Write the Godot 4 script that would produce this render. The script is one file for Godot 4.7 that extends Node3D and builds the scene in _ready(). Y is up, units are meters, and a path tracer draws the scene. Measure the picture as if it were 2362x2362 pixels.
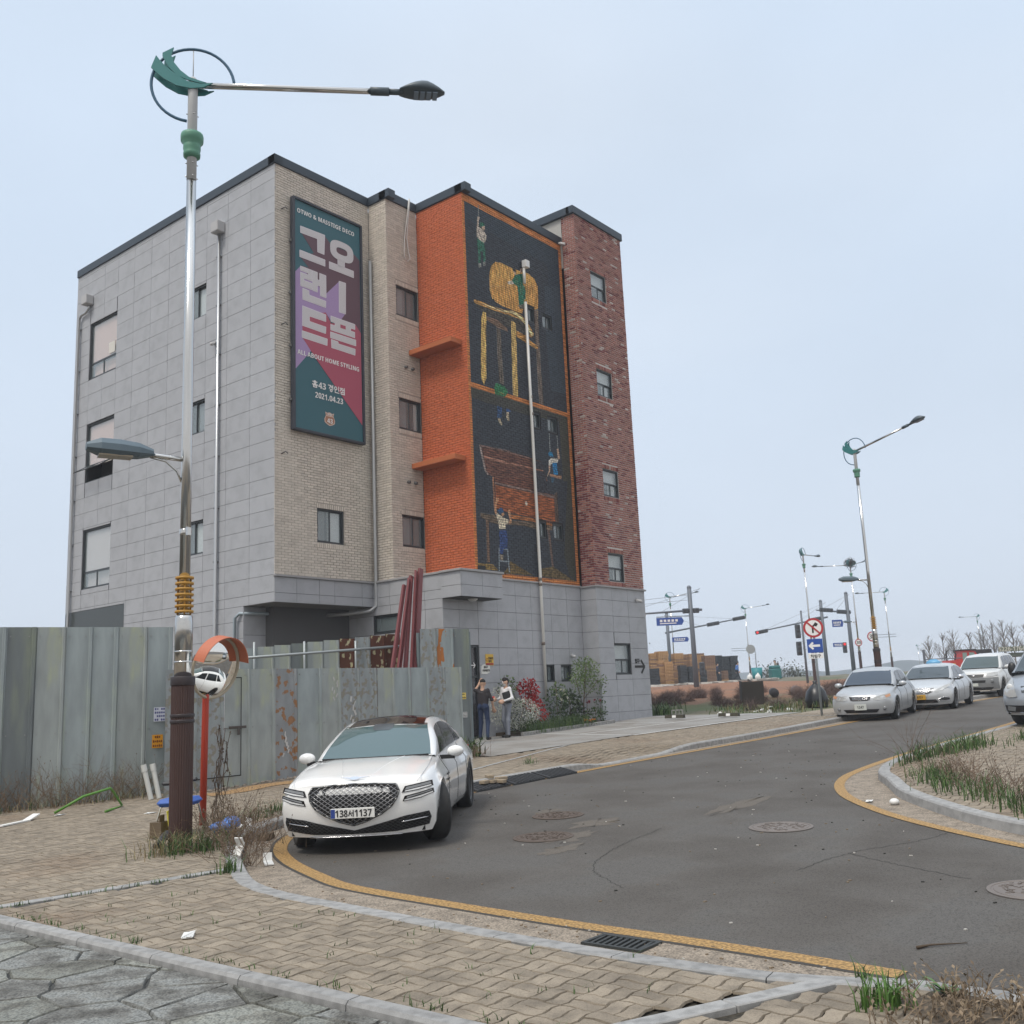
extends Node3D

# World axes: x runs along the street front of the building, -z away from the street, y up. The eye is at the origin.
const XA := 17.41    # left wall of the building
const XS := 21.28    # small step wall
const XO := 22.72    # orange wall
const XT := 28.25    # left wall of the brick tower
const XE := 31.42    # right wall of the tower
const ZB1 := -22.77  # cream front, left part
const ZB2 := -21.93  # cream front, right part
const ZM := -19.81   # mural front
const ZT := -19.15   # tower front
const ZBACK := -34.85
const YT := 16.5     # top of main walls
const YG := 3.66     # top of the granite storey

var M := {}
var T := {}
var taken := {}
var R := RandomNumberGenerator.new()

func g(x: float) -> float:   # height of the road surface: a street that climbs to the right
	return -1.77 + .029*soft(x - 7.0) - .012*soft(x - 31.0) - .017*soft(x - 95.0)

func soft(t: float) -> float:
	return maxf(t,0.0) + log(1.0 + exp(-absf(1.5*t)))/1.5

func on(x: float,z: float,up := 0.0) -> Vector3:
	return Vector3(x,g(x) + up,z)

# ---------------------------------------------------------------- shapes
class Shape:
	var st := SurfaceTool.new()
	var col := Color.WHITE
	func _init(smooth := false) -> void:
		st.begin(Mesh.PRIMITIVE_TRIANGLES)
		st.set_smooth_group(0 if smooth else -1)
	func smooth(on: bool) -> Shape:
		st.set_smooth_group(0 if on else -1)
		return self
	func v(p: Vector3,uv := Vector2.ZERO) -> void:
		st.set_color(col); st.set_uv(uv); st.add_vertex(p)
	func tri(a: Vector3,b: Vector3,c: Vector3) -> void:   # counter-clockwise seen from outside
		v(a); v(c); v(b)
	func quad(a: Vector3,b: Vector3,c: Vector3,d: Vector3) -> void:
		v(a); v(c); v(b); v(a); v(d); v(c)
	func quad_uv(a: Vector3,b: Vector3,c: Vector3,d: Vector3,ua: Vector2,ub: Vector2,uc: Vector2,ud: Vector2) -> void:
		v(a,ua); v(c,uc); v(b,ub); v(a,ua); v(d,ud); v(c,uc)
	func box(c: Vector3,s: Vector3,basis := Basis.IDENTITY) -> Shape:
		var h := s*.5
		var p: Array[Vector3] = []
		for i in 8:
			p.append(c + basis*Vector3(h.x if i & 1 else -h.x,h.y if i & 2 else -h.y,h.z if i & 4 else -h.z))
		quad(p[4],p[5],p[7],p[6]); quad(p[1],p[0],p[2],p[3]); quad(p[5],p[1],p[3],p[7])
		quad(p[0],p[4],p[6],p[2]); quad(p[6],p[7],p[3],p[2]); quad(p[0],p[1],p[5],p[4])
		return self
	func bevel_box(c: Vector3,s: Vector3,e: float,basis := Basis.IDENTITY) -> Shape:
		var h := s*.5
		e = minf(e,minf(h.x,minf(h.y,h.z))*.9)
		var f := func(x: float,y: float,z: float) -> Vector3: return c + basis*Vector3(x,y,z)
		for k in [-1.0,1.0]:
			for ax in 3:
				var u := (ax + 1) % 3
				var w := (ax + 2) % 3
				var q := []
				for sg in [[-1,-1],[1,-1],[1,1],[-1,1]]:
					var p := Vector3.ZERO
					p[ax] = h[ax]*k; p[u] = (h[u] - e)*sg[0]; p[w] = (h[w] - e)*sg[1]
					q.append(c + basis*p)
				if k > 0: quad(q[0],q[1],q[2],q[3])
				else: quad(q[3],q[2],q[1],q[0])
		for ax in 3:   # edges along ax
			var u := (ax + 1) % 3
			var w := (ax + 2) % 3
			for su in [-1.0,1.0]:
				for sw in [-1.0,1.0]:
					var q := []
					for t in [[-1,0],[1,0],[1,1],[-1,1]]:
						var p := Vector3.ZERO
						p[ax] = (h[ax] - e)*t[0]
						p[u] = (h[u] if t[1] == 0 else h[u] - e)*su
						p[w] = (h[w] - e if t[1] == 0 else h[w])*sw
						q.append(c + basis*p)
					if su*sw < 0: quad(q[0],q[1],q[2],q[3])
					else: quad(q[3],q[2],q[1],q[0])
		for i in 8:
			var sx := 1.0 if i & 1 else -1.0
			var sy := 1.0 if i & 2 else -1.0
			var sz := 1.0 if i & 4 else -1.0
			var a: Vector3 = f.call(h.x*sx,(h.y - e)*sy,(h.z - e)*sz)
			var b: Vector3 = f.call((h.x - e)*sx,h.y*sy,(h.z - e)*sz)
			var d: Vector3 = f.call((h.x - e)*sx,(h.y - e)*sy,h.z*sz)
			if sx*sy*sz > 0: tri(a,b,d)
			else: tri(a,d,b)
		return self
	func loft(rings: Array,closed := true,cap0 := true,cap1 := true) -> Shape:   # rings counter-clockwise seen from the far (last) end
		for i in rings.size() - 1:
			var a: Array = rings[i]
			var b: Array = rings[i + 1]
			var n := a.size()
			for j in (n if closed else n - 1):
				var k := (j + 1) % n
				quad(a[j],a[k],b[k],b[j])
		if closed and cap0: cap(rings[0],true)
		if closed and cap1: cap(rings[-1],false)
		return self
	func cap(ring: Array,flip: bool) -> void:
		var m := Vector3.ZERO
		for p in ring: m += p
		m /= ring.size()
		for j in ring.size():
			if flip: tri(m,ring[(j + 1) % ring.size()],ring[j])
			else: tri(m,ring[j],ring[(j + 1) % ring.size()])
	func tube(pts: Array,rad,n := 8,caps := true) -> Shape:
		var rings := []
		var side := Vector3.ZERO
		for i in pts.size():
			var d: Vector3 = (pts[mini(i + 1,pts.size() - 1)] - pts[maxi(i - 1,0)]).normalized()
			if side == Vector3.ZERO:
				side = d.cross(Vector3.UP if absf(d.y) < .9 else Vector3.RIGHT).normalized()
			side = (side - d*side.dot(d)).normalized()
			var up := d.cross(side)
			var r: float = rad[i] if rad is Array else rad
			var ring := []
			for k in n:
				var a := TAU*k/n
				ring.append(pts[i] + (side*cos(a) + up*sin(a))*r)
			rings.append(ring)
		return loft(rings,true,caps,caps)
	func lathe(prof: Array,n := 16,at := Vector3.ZERO,basis := Basis.IDENTITY) -> Shape:   # (radius, height) from bottom to top
		var rings := []
		for q in prof:
			var ring := []
			for k in n:
				var a := -TAU*k/n
				ring.append(at + basis*Vector3(cos(a)*q.x,q.y,sin(a)*q.x))
			rings.append(ring)
		return loft(rings,true,prof[0].x > .0005,prof[-1].x > .0005)
	func ball(c: Vector3,r: Vector3,n := 10,m := 6) -> Shape:
		var prof := []
		for i in m + 1:
			var a := -PI/2 + PI*i/m
			prof.append(Vector2(maxf(cos(a),.0001),sin(a)))
		return lathe(prof,n,c,Basis.from_scale(r))
	func prism(poly: PackedVector2Array,z0: float,z1: float,xf := Transform3D.IDENTITY) -> Shape:   # polygon in local xy, drawn out along local z
		var p := poly
		if Geometry2D.is_polygon_clockwise(p):
			p = p.duplicate(); p.reverse()
		var t := Geometry2D.triangulate_polygon(p)
		for i in range(0,t.size(),3):
			var a := p[t[i]]; var b := p[t[i + 1]]; var c := p[t[i + 2]]
			if (b - a).cross(c - a) < 0:
				var s := b; b = c; c = s
			tri(xf*Vector3(a.x,a.y,z1),xf*Vector3(b.x,b.y,z1),xf*Vector3(c.x,c.y,z1))
			tri(xf*Vector3(a.x,a.y,z0),xf*Vector3(c.x,c.y,z0),xf*Vector3(b.x,b.y,z0))
		for i in p.size():
			var a := p[i]; var b := p[(i + 1) % p.size()]
			quad(xf*Vector3(a.x,a.y,z0),xf*Vector3(b.x,b.y,z0),xf*Vector3(b.x,b.y,z1),xf*Vector3(a.x,a.y,z1))
		return self
	func grid(f: Callable,nu: int,nv: int) -> Shape:   # f(u, v) in 0..1; outside is to the left of v when walking along u
		var rows := []
		for j in nv + 1:
			var row := []
			for i in nu + 1: row.append(f.call(float(i)/nu,float(j)/nv))
			rows.append(row)
		for j in nv:
			for i in nu: quad(rows[j][i],rows[j][i + 1],rows[j + 1][i + 1],rows[j + 1][i])
		return self
	func leaf(p: Vector3,d: Vector3,n: Vector3,l: float,w: float) -> void:
		var s := d.cross(n).normalized()*w*.5
		var m := p + d*l*.45 + n*l*.06
		v(p); v(m + s); v(m - s); v(m - s); v(m + s); v(p + d*l)
	func blade(p: Vector3,d: Vector3,h: float,w: float) -> void:
		var s := Vector3(d.z,0,-d.x).normalized()*w*.5
		var m := p + Vector3(d.x*.25,1,d.z*.25)*h*.55
		v(p - s); v(p + s); v(m + s*.7); v(p - s); v(m + s*.7); v(m - s*.7)
		v(m - s*.7); v(m + s*.7); v(p + Vector3(d.x,1,d.z)*h)
	func done() -> ArrayMesh:
		st.generate_normals()
		return st.commit()

# ---------------------------------------------------------------- nodes
func numbered(called: String) -> String:
	var n: int = taken.get(called,0)
	taken[called] = n + 1
	return called if n == 0 else "%s_%03d" % [called,n]

func thing(called: String,label: String,category: String,at := Vector3.ZERO,turn := 0.0,group := "") -> Node3D:
	var o := Node3D.new()
	o.name = numbered(called)
	add_child(o)
	o.position = at
	o.rotation.y = turn
	tag(o,label,category,group)
	return o

func tag(o: Node3D,label: String,category: String,group := "") -> Node3D:
	o.set_meta("label",label)
	o.set_meta("category",category)
	if group: o.set_meta("group",group)
	return o

func obj(called: String,shape,mat: Material,parent: Node = null,at := Vector3.ZERO,basis := Basis.IDENTITY) -> MeshInstance3D:
	var o := MeshInstance3D.new()
	o.mesh = shape.done() if shape is Shape else shape
	o.material_override = mat
	o.transform = Transform3D(basis,at)
	if parent == null:
		o.name = numbered(called)
		add_child(o)
	else:
		o.name = called
		parent.add_child(o,true)
	return o

func world_obj(called: String,shape,mat: Material,parent: Node3D) -> MeshInstance3D:   # a part whose shape is given in world coordinates; its unturned thing has its base at parent.position
	return obj(called,shape,mat,parent,-parent.position)

func stuff(o: Node3D) -> Node3D:
	o.set_meta("kind","stuff")
	return o

func ground_piece(called: String,shape,mat: Material,label := "") -> MeshInstance3D:
	var o := obj(called,shape,mat)
	o.set_meta("kind","structure")
	if label: o.set_meta("label",label)
	return o

func copy(o: Node3D,at: Vector3,turn: float,label: String) -> Node3D:
	var c: Node3D = o.duplicate()
	c.name = numbered(String(o.name).trim_suffix("_001"))
	add_child(c)
	c.position = at
	c.rotation.y = turn
	c.set_meta("label",label)
	return c

func pts(s: String,scale := .01,add := Vector2.ZERO) -> PackedVector2Array:   # "x,y x,y" in centimetres
	var out := PackedVector2Array()
	for w in s.split(" ",false):
		var c := w.split(",")
		out.append(Vector2(float(c[0]),float(c[1]))*scale + add)
	return out

# ---------------------------------------------------------------- materials
func lin(r: float,gg: float,b: float) -> Color:   # a real-world base colour
	return Color(r,gg,b).linear_to_srgb()

func noise_tex(key: String,freq: float,lo: float,hi: float,kind := FastNoiseLite.TYPE_SIMPLEX,octaves := 4,size := 512,warm := 0.0,sharp := 0.0) -> NoiseTexture2D:
	if T.has(key): return T[key]
	var n := FastNoiseLite.new()
	n.noise_type = kind
	n.seed = hash(key) % 1000
	n.frequency = freq
	n.fractal_octaves = octaves
	if kind == FastNoiseLite.TYPE_CELLULAR: n.cellular_return_type = FastNoiseLite.RETURN_DISTANCE
	var t := NoiseTexture2D.new()
	t.noise = n; t.width = size; t.height = size; t.seamless = true
	var ramp := Gradient.new()
	ramp.set_color(0,Color(lo,lo*(1 - warm),lo*(1 - 2*warm))); ramp.set_color(1,Color(hi,hi,hi))
	if sharp > 0: ramp.set_offset(0,.5 - .5*(1 - sharp)); ramp.set_offset(1,.5 + .5*(1 - sharp))
	t.color_ramp = ramp
	T[key] = t
	return t

func bump_tex(key: String,freq: float,strength: float,kind := FastNoiseLite.TYPE_SIMPLEX,octaves := 4) -> NoiseTexture2D:
	if T.has(key): return T[key]
	var n := FastNoiseLite.new()
	n.noise_type = kind; n.seed = hash(key) % 1000; n.frequency = freq; n.fractal_octaves = octaves
	var t := NoiseTexture2D.new()
	t.noise = n; t.width = 512; t.height = 512; t.seamless = true; t.as_normal_map = true; t.bump_strength = strength
	T[key] = t
	return t

func mat(key: String,c: Color,rough := .8,metal := 0.0) -> StandardMaterial3D:
	if M.has(key): return M[key]
	var m := StandardMaterial3D.new()
	m.resource_name = key
	m.albedo_color = c; m.roughness = rough; m.metallic = metal
	m.vertex_color_use_as_albedo = false
	M[key] = m
	return m

func grain(m: StandardMaterial3D,fine: Texture2D,fs: float,coarse: Texture2D = null,cs := 1.0,world := true) -> StandardMaterial3D:
	m.albedo_texture = fine
	m.uv1_triplanar = true; m.uv1_world_triplanar = world; m.uv1_scale = Vector3.ONE*fs
	if coarse:
		m.detail_enabled = true; m.detail_albedo = coarse; m.detail_blend_mode = BaseMaterial3D.BLEND_MODE_MUL
		m.detail_uv_layer = BaseMaterial3D.DETAIL_UV_2
		m.uv2_triplanar = true; m.uv2_world_triplanar = world; m.uv2_scale = Vector3.ONE*cs
	return m

func bumpy(m: StandardMaterial3D,t: Texture2D,s := 1.0) -> StandardMaterial3D:
	m.normal_enabled = true; m.normal_texture = t; m.normal_scale = s
	return m

func tint(m: StandardMaterial3D) -> StandardMaterial3D:
	m.vertex_color_use_as_albedo = true
	return m

func glass(key: String,c: Color,alpha := .12) -> StandardMaterial3D:
	var m := mat(key,Color(c.r,c.g,c.b,alpha),.02)
	m.transparency = BaseMaterial3D.TRANSPARENCY_ALPHA
	return m
# ---------------------------------------------------------------- eye, sky, light
func make_environment() -> void:
	var pitch := .184916902
	var roll := -.0450205179
	var yaw := .677180842
	var f0 := Vector3(cos(yaw),0,-sin(yaw))
	var r0 := Vector3(sin(yaw),0,cos(yaw))
	var f := f0*cos(pitch) + Vector3.UP*sin(pitch)
	var u0 := Vector3.UP*cos(pitch) - f0*sin(pitch)
	var r := r0*cos(roll) + u0*sin(roll)
	var u := u0*cos(roll) - r0*sin(roll)
	var cam := Camera3D.new()
	cam.name = "camera"
	add_child(cam)
	cam.transform = Transform3D(Basis(r,u,-f),Vector3.ZERO)
	cam.fov = 54.97; cam.near = .05; cam.far = 4000.0
	cam.current = true
	var e := Environment.new()
	e.background_mode = Environment.BG_SKY
	e.tonemap_mode = Environment.TONE_MAPPER_LINEAR
	e.tonemap_exposure = 1.34
	e.sdfgi_enabled = true; e.ssao_enabled = true; e.ssil_enabled = true
	e.fog_enabled = true; e.fog_density = .0011; e.fog_light_color = Color(.86,.88,.91)
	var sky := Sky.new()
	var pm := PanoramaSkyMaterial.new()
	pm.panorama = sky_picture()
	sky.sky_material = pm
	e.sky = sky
	var w := WorldEnvironment.new()
	w.name = "environment"
	w.environment = e
	add_child(w)
	var sun := DirectionalLight3D.new()
	sun.name = "sun"
	sun.light_energy = .5; sun.light_angular_distance = 14.0; sun.light_color = Color(1,.97,.92); sun.shadow_enabled = true
	add_child(sun)
	sun.look_at_from_position(Vector3.ZERO,Vector3(.6,-1.0,.03))

func sky_picture() -> ImageTexture:   # an overcast sky: thin blue where the cloud is thin, grey and cream where it is thick
	var w := 1024
	var h := 512
	var im := Image.create(w,h,false,Image.FORMAT_RGBF)
	var n := FastNoiseLite.new()
	n.noise_type = FastNoiseLite.TYPE_SIMPLEX; n.seed = 11; n.frequency = 1.0; n.fractal_octaves = 5; n.fractal_gain = .5
	var n2 := FastNoiseLite.new()
	n2.noise_type = FastNoiseLite.TYPE_SIMPLEX; n2.seed = 5; n2.frequency = .55; n2.fractal_octaves = 2
	for j in h:
		var el := PI/2 - PI*(j + .5)/h
		var cy := sin(el)
		for i in w:
			var az := TAU*(i + .5)/w
			var d := Vector3(-sin(az)*cos(el),cy,-cos(az)*cos(el))
			var c := Color(.70,.70,.70)
			if cy > -.02:
				var p := Vector3(d.x,d.y*2.2,d.z)
				var a := n.get_noise_3dv(p*1.5 + Vector3(0,0,4))*.5 + .5
				var b := n2.get_noise_3dv(p*1.4)*.5 + .5
				# thin cloud towards -x -z and high up, thicker and creamier low down
				var thin := clampf(.42 - d.x*.55 - d.z*.65 + (b - .5)*.9,0,1) 
				var low := clampf(1.0 - cy/.42,0,1)
				var grey := Color(.735,.745,.765)
				var blue := Color(.60,.725,.89)
				var cream := Color(.84,.815,.785)
				c = grey.lerp(blue,thin*(.85 - .25*low))
				c = c.lerp(cream,low*low*.8*(1.0 - thin))
				var k := 1.0 + (a - .5)*.42*(1.0 - thin*.75)*smoothstep(.0,.3,cy)
				c = Color(c.r*(.9 + .1*k)*k,c.g*(.95 + .05*k)*k,c.b*k)
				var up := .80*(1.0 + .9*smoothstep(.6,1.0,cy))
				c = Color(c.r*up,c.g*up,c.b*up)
			im.set_pixel(i,j,c)
	return ImageTexture.create_from_image(im)
# ---------------------------------------------------------------- walls made of pieces
func wall_face(s: Shape,o: Vector3,u: Vector3,n: Vector3,w: float,h: float,holes: Array,depth: float) -> void:   # a sheet with rectangular openings and their reveals
	var us := [0.0,w]
	var vs := [0.0,h]
	for q in holes:
		us.append(clampf(q[0],0,w)); us.append(clampf(q[2],0,w)); vs.append(clampf(q[1],0,h)); vs.append(clampf(q[3],0,h))
	us.sort(); vs.sort()
	var at := func(a: float,b: float,d := 0.0) -> Vector3: return o + u*a + Vector3.UP*b - n*d
	for i in us.size() - 1:
		if us[i + 1] - us[i] < .001: continue
		for j in vs.size() - 1:
			if vs[j + 1] - vs[j] < .001: continue
			var mu: float = (us[i] + us[i + 1])/2
			var mv: float = (vs[j] + vs[j + 1])/2
			var inside := false
			for q in holes:
				if mu > q[0] and mu < q[2] and mv > q[1] and mv < q[3]: inside = true
			if not inside:
				s.quad(at.call(us[i],vs[j]),at.call(us[i + 1],vs[j]),at.call(us[i + 1],vs[j + 1]),at.call(us[i],vs[j + 1]))
	for q in holes:
		s.quad(at.call(q[0],q[1]),at.call(q[2],q[1]),at.call(q[2],q[1],depth),at.call(q[0],q[1],depth))
		s.quad(at.call(q[2],q[3]),at.call(q[0],q[3]),at.call(q[0],q[3],depth),at.call(q[2],q[3],depth))
		s.quad(at.call(q[0],q[3]),at.call(q[0],q[1]),at.call(q[0],q[1],depth),at.call(q[0],q[3],depth))
		s.quad(at.call(q[2],q[1]),at.call(q[2],q[3]),at.call(q[2],q[3],depth),at.call(q[2],q[1],depth))

func brick_list(w: float,h: float,holes: Array,bl: float,ch: float,soldiers := true,jt := .011) -> Array:
	var out := []
	var frames := []
	var rows := int(ceil(h/ch))
	var keep := []
	if soldiers:   # upright bricks over and under every window
		for q in holes:
			for y in [[q[3] + .003,q[3] + .15],[q[1] - .16,q[1] - .013]]:
				frames.append([q[0] - .02,y[0],q[2] + .02,y[1]])
				var x: float = q[0] - .01
				while x < q[2]:
					keep.append([x,minf(x + ch - jt,w),y[0],y[1]])
					x += ch
	var no := holes + frames
	for r in rows:
		var v0 := r*ch
		var v1 := minf(v0 + ch - jt,h)
		if v1 - v0 < .02: continue
		var x := -bl*.5 if r % 2 else 0.0
		while x < w:
			var spans := [[maxf(x,0.0),minf(x + bl - jt,w)]]
			for q in no:
				if v1 <= q[1] or v0 >= q[3]: continue
				var nxt := []
				for sp in spans:
					if sp[1] <= q[0] or sp[0] >= q[2]: nxt.append(sp); continue
					if sp[0] < q[0]: nxt.append([sp[0],q[0] - .004])
					if sp[1] > q[2]: nxt.append([q[2] + .004,sp[1]])
				spans = nxt
			for sp in spans:
				if sp[1] - sp[0] > .025: out.append([sp[0],sp[1],v0,v1])
			x += bl
	out.append_array(keep)
	return out

func brick_mesh(list: Array,o: Vector3,u: Vector3,n: Vector3,depth: float,colour: Callable,w := 1.0,h := 1.0,v_off := 0.0) -> ArrayMesh:
	var vs := PackedVector3Array(); var ns := PackedVector3Array(); var cs := PackedColorArray(); var uvs := PackedVector2Array(); var ix := PackedInt32Array()
	var up := Vector3.UP
	for q in list:
		var d := depth*R.randf_range(.7,1.15)
		var c: Color = colour.call()
		var e := .004
		var p := [o + u*q[0] + up*q[2],o + u*q[1] + up*q[2],o + u*q[1] + up*q[3],o + u*q[0] + up*q[3]]
		var tilt := Vector3(R.randf_range(-1,1),R.randf_range(-1,1),R.randf_range(-1,1))*.012
		var f := [p[0] + n*d + u*e + up*e,p[1] + n*d - u*e + up*e,p[2] + n*d - u*e - up*e,p[3] + n*d + u*e - up*e]
		var t := [Vector2(q[0]/w,1 - (q[2] + v_off)/h),Vector2(q[1]/w,1 - (q[2] + v_off)/h),Vector2(q[1]/w,1 - (q[3] + v_off)/h),Vector2(q[0]/w,1 - (q[3] + v_off)/h)]
		var b := vs.size()
		for k in 4:
			vs.append(f[k]); ns.append((n + tilt).normalized()); cs.append(c); uvs.append(t[k])
		ix.append_array([b,b + 2,b + 1,b,b + 3,b + 2])
		var side := [-up,u,up,-u]
		for k in 4:
			var m := (k + 1) % 4
			b = vs.size()
			vs.append(p[k]); vs.append(p[m]); vs.append(f[m]); vs.append(f[k])
			for z in 4: ns.append(side[k]); cs.append(c)
			uvs.append(t[k]); uvs.append(t[m]); uvs.append(t[m]); uvs.append(t[k])
			ix.append_array([b,b + 2,b + 1,b,b + 3,b + 2])
	var a := []
	a.resize(Mesh.ARRAY_MAX)
	a[Mesh.ARRAY_VERTEX] = vs; a[Mesh.ARRAY_NORMAL] = ns; a[Mesh.ARRAY_COLOR] = cs; a[Mesh.ARRAY_TEX_UV] = uvs; a[Mesh.ARRAY_INDEX] = ix
	var am := ArrayMesh.new()
	am.add_surface_from_arrays(Mesh.PRIMITIVE_TRIANGLES,a)
	return am

var slabs := []   # granite panels waiting to be laid: [centre, basis, size]

func clad(o: Vector3,u: Vector3,n: Vector3,cols: Array,rows: Array,holes: Array,thick := .03) -> void:
	for i in cols.size() - 1:
		for j in rows.size() - 1:
			var rects := [[cols[i],rows[j],cols[i + 1],rows[j + 1]]]
			for q in holes:
				var nxt := []
				for r in rects:
					if r[2] <= q[0] or r[0] >= q[2] or r[3] <= q[1] or r[1] >= q[3]: nxt.append(r); continue
					if r[0] < q[0] - .02: nxt.append([r[0],r[1],q[0],r[3]])
					if r[2] > q[2] + .02: nxt.append([q[2],r[1],r[2],r[3]])
					var a: float = maxf(r[0],q[0])
					var b: float = minf(r[2],q[2])
					if r[1] < q[1] - .02: nxt.append([a,r[1],b,q[1]])
					if r[3] > q[3] + .02: nxt.append([a,q[3],b,r[3]])
				rects = nxt
			for r in rects:
				var w: float = r[2] - r[0] - .011
				var h: float = r[3] - r[1] - .011
				if w < .03 or h < .03: continue
				var c: Vector3 = o + u*(r[0] + r[2])*.5 + Vector3.UP*(r[1] + r[3])*.5 + n*(thick*.5 + R.randf_range(-.002,.002))
				slabs.append([c,Basis(u,Vector3.UP,n),Vector3(w,h,thick)])

func steps(a: float,b: float,pitch: float) -> Array:
	var out := []
	var x := a
	while x < b - .12:
		out.append(x); x += pitch
	out.append(b)
	return out

func frame_of(s: Shape,o: Vector3,u: Vector3,n: Vector3,q: Array,bar: float,deep: float,back := 0.0) -> void:
	var b := Basis(u,Vector3.UP,n)
	var w: float = q[2] - q[0]
	var h: float = q[3] - q[1]
	var c: Vector3 = o + u*(q[0] + q[2])*.5 + Vector3.UP*(q[1] + q[3])*.5 - n*(back + deep*.5)
	s.box(c + u*(w - bar)*.5,Vector3(bar,h,deep),b); s.box(c - u*(w - bar)*.5,Vector3(bar,h,deep),b)
	s.box(c + Vector3.UP*(h - bar)*.5,Vector3(w - 2*bar,bar,deep),b); s.box(c - Vector3.UP*(h - bar)*.5,Vector3(w - 2*bar,bar,deep),b)

func pane_at(root: Node3D,o: Vector3,u: Vector3,n: Vector3,q: Array,back: float,m: Material) -> void:
	var s := Shape.new()
	var c: Vector3 = o + u*(q[0] + q[2])*.5 + Vector3.UP*(q[1] + q[3])*.5 - n*back
	s.box(c,Vector3(q[2] - q[0],q[3] - q[1],.006),Basis(u,Vector3.UP,n))
	obj("pane",s,m,root)

func window_in(bld: Node3D,o: Vector3,u: Vector3,n: Vector3,q: Array,style: String,blinds_and_dark: Array) -> MeshInstance3D:
	# frames of dark aluminium 4 cm inside the wall face
	var s := Shape.new()
	var gl := glass("window_glass",Color(.75,.82,.84),.16)
	frame_of(s,o,u,n,q,.045,.09,.02)
	var a := [q[0] + .045,q[1] + .045,q[2] - .045,q[3] - .045]
	var cells := []
	if style == "slide":
		var m: float = (a[0] + a[2])*.5
		cells = [[a[0],a[1],m + .02,a[3],.05],[m - .02,a[1],a[2],a[3],.085]]
	elif style == "tower":
		var m: float = lerpf(a[1],a[3],.47)
		var x: float = (a[0] + a[2])*.5
		cells = [[a[0],m,a[2],a[3],.05],[a[0],a[1],x + .02,m,.05],[x - .02,a[1],a[2],m,.08]]
	elif style == "big" or style == "awning":
		var m: float = a[1] + .56
		var x: float = (a[0] + a[2])*.5
		cells = [[a[0],m,a[2],a[3],.05]]
		if style == "big": cells += [[a[0],a[1],x,m,.05],[x,a[1],a[2],m,.05]]
		else: cells += [[a[0],a[1],x,m,-1],[x,a[1],a[2],m,-1]]
	elif style == "one":
		cells = [[a[0],a[1],a[2],a[3],.05]]
	var panes := []
	for c in cells:
		if c[4] < 0: continue
		frame_of(s,o,u,n,c,.03,.035,c[4])
		panes.append([[c[0] + .03,c[1] + .03,c[2] - .03,c[3] - .03],c[4] + .018])
	if style == "awning":   # the two lower sashes are swung out at the bottom
		for c in cells:
			if c[4] >= 0: continue
			var hinge: Vector3 = o + u*(c[0] + c[2])*.5 + Vector3.UP*c[3] + n*.01
			var down := (Vector3.DOWN*cos(1.0) + n*sin(1.0))
			var b := Basis(u,-down,u.cross(-down))
			var hh: float = c[3] - c[1]
			var ww: float = c[2] - c[0]
			for k in [-1.0,1.0]: s.box(hinge + down*hh*.5 + u*k*(ww - .04)*.5,Vector3(.035,hh,.03),b)
			s.box(hinge + down*.02,Vector3(ww - .07,.04,.03),b); s.box(hinge + down*(hh - .02),Vector3(ww - .07,.04,.03),b)
	var f := world_obj("window",s,mat("window_frame",lin(.035,.042,.048),.45),bld)
	for p in panes: pane_at(f,o,u,n,p[0],p[1],gl)
	if style == "awning":
		for c in cells:
			if c[4] >= 0: continue
			var sp := Shape.new()
			var down := (Vector3.DOWN*cos(1.0) + n*sin(1.0))
			sp.box(o + u*(c[0] + c[2])*.5 + Vector3.UP*c[3] + n*.01 + down*(c[3] - c[1])*.5,Vector3(c[2] - c[0] - .07,c[3] - c[1] - .08,.006),Basis(u,-down,u.cross(-down)))
			obj("pane",sp,gl,f)
	for bl in blinds_and_dark:   # [u0, v0, u1, v1 in shares of the window, depth, material]; the deep dark and grey boards stand for the unlit room
		var sb := Shape.new()
		var r := [lerpf(q[0],q[2],bl[0]),lerpf(q[1],q[3],bl[1]),lerpf(q[0],q[2],bl[2]),lerpf(q[1],q[3],bl[3])]
		sb.box(o + u*(r[0] + r[2])*.5 + Vector3.UP*(r[1] + r[3])*.5 - n*bl[4],Vector3(r[2] - r[0],r[3] - r[1],.01),Basis(u,Vector3.UP,n))
		obj("blind_or_dark_room",sb,bl[5],f)
	return f

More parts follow.
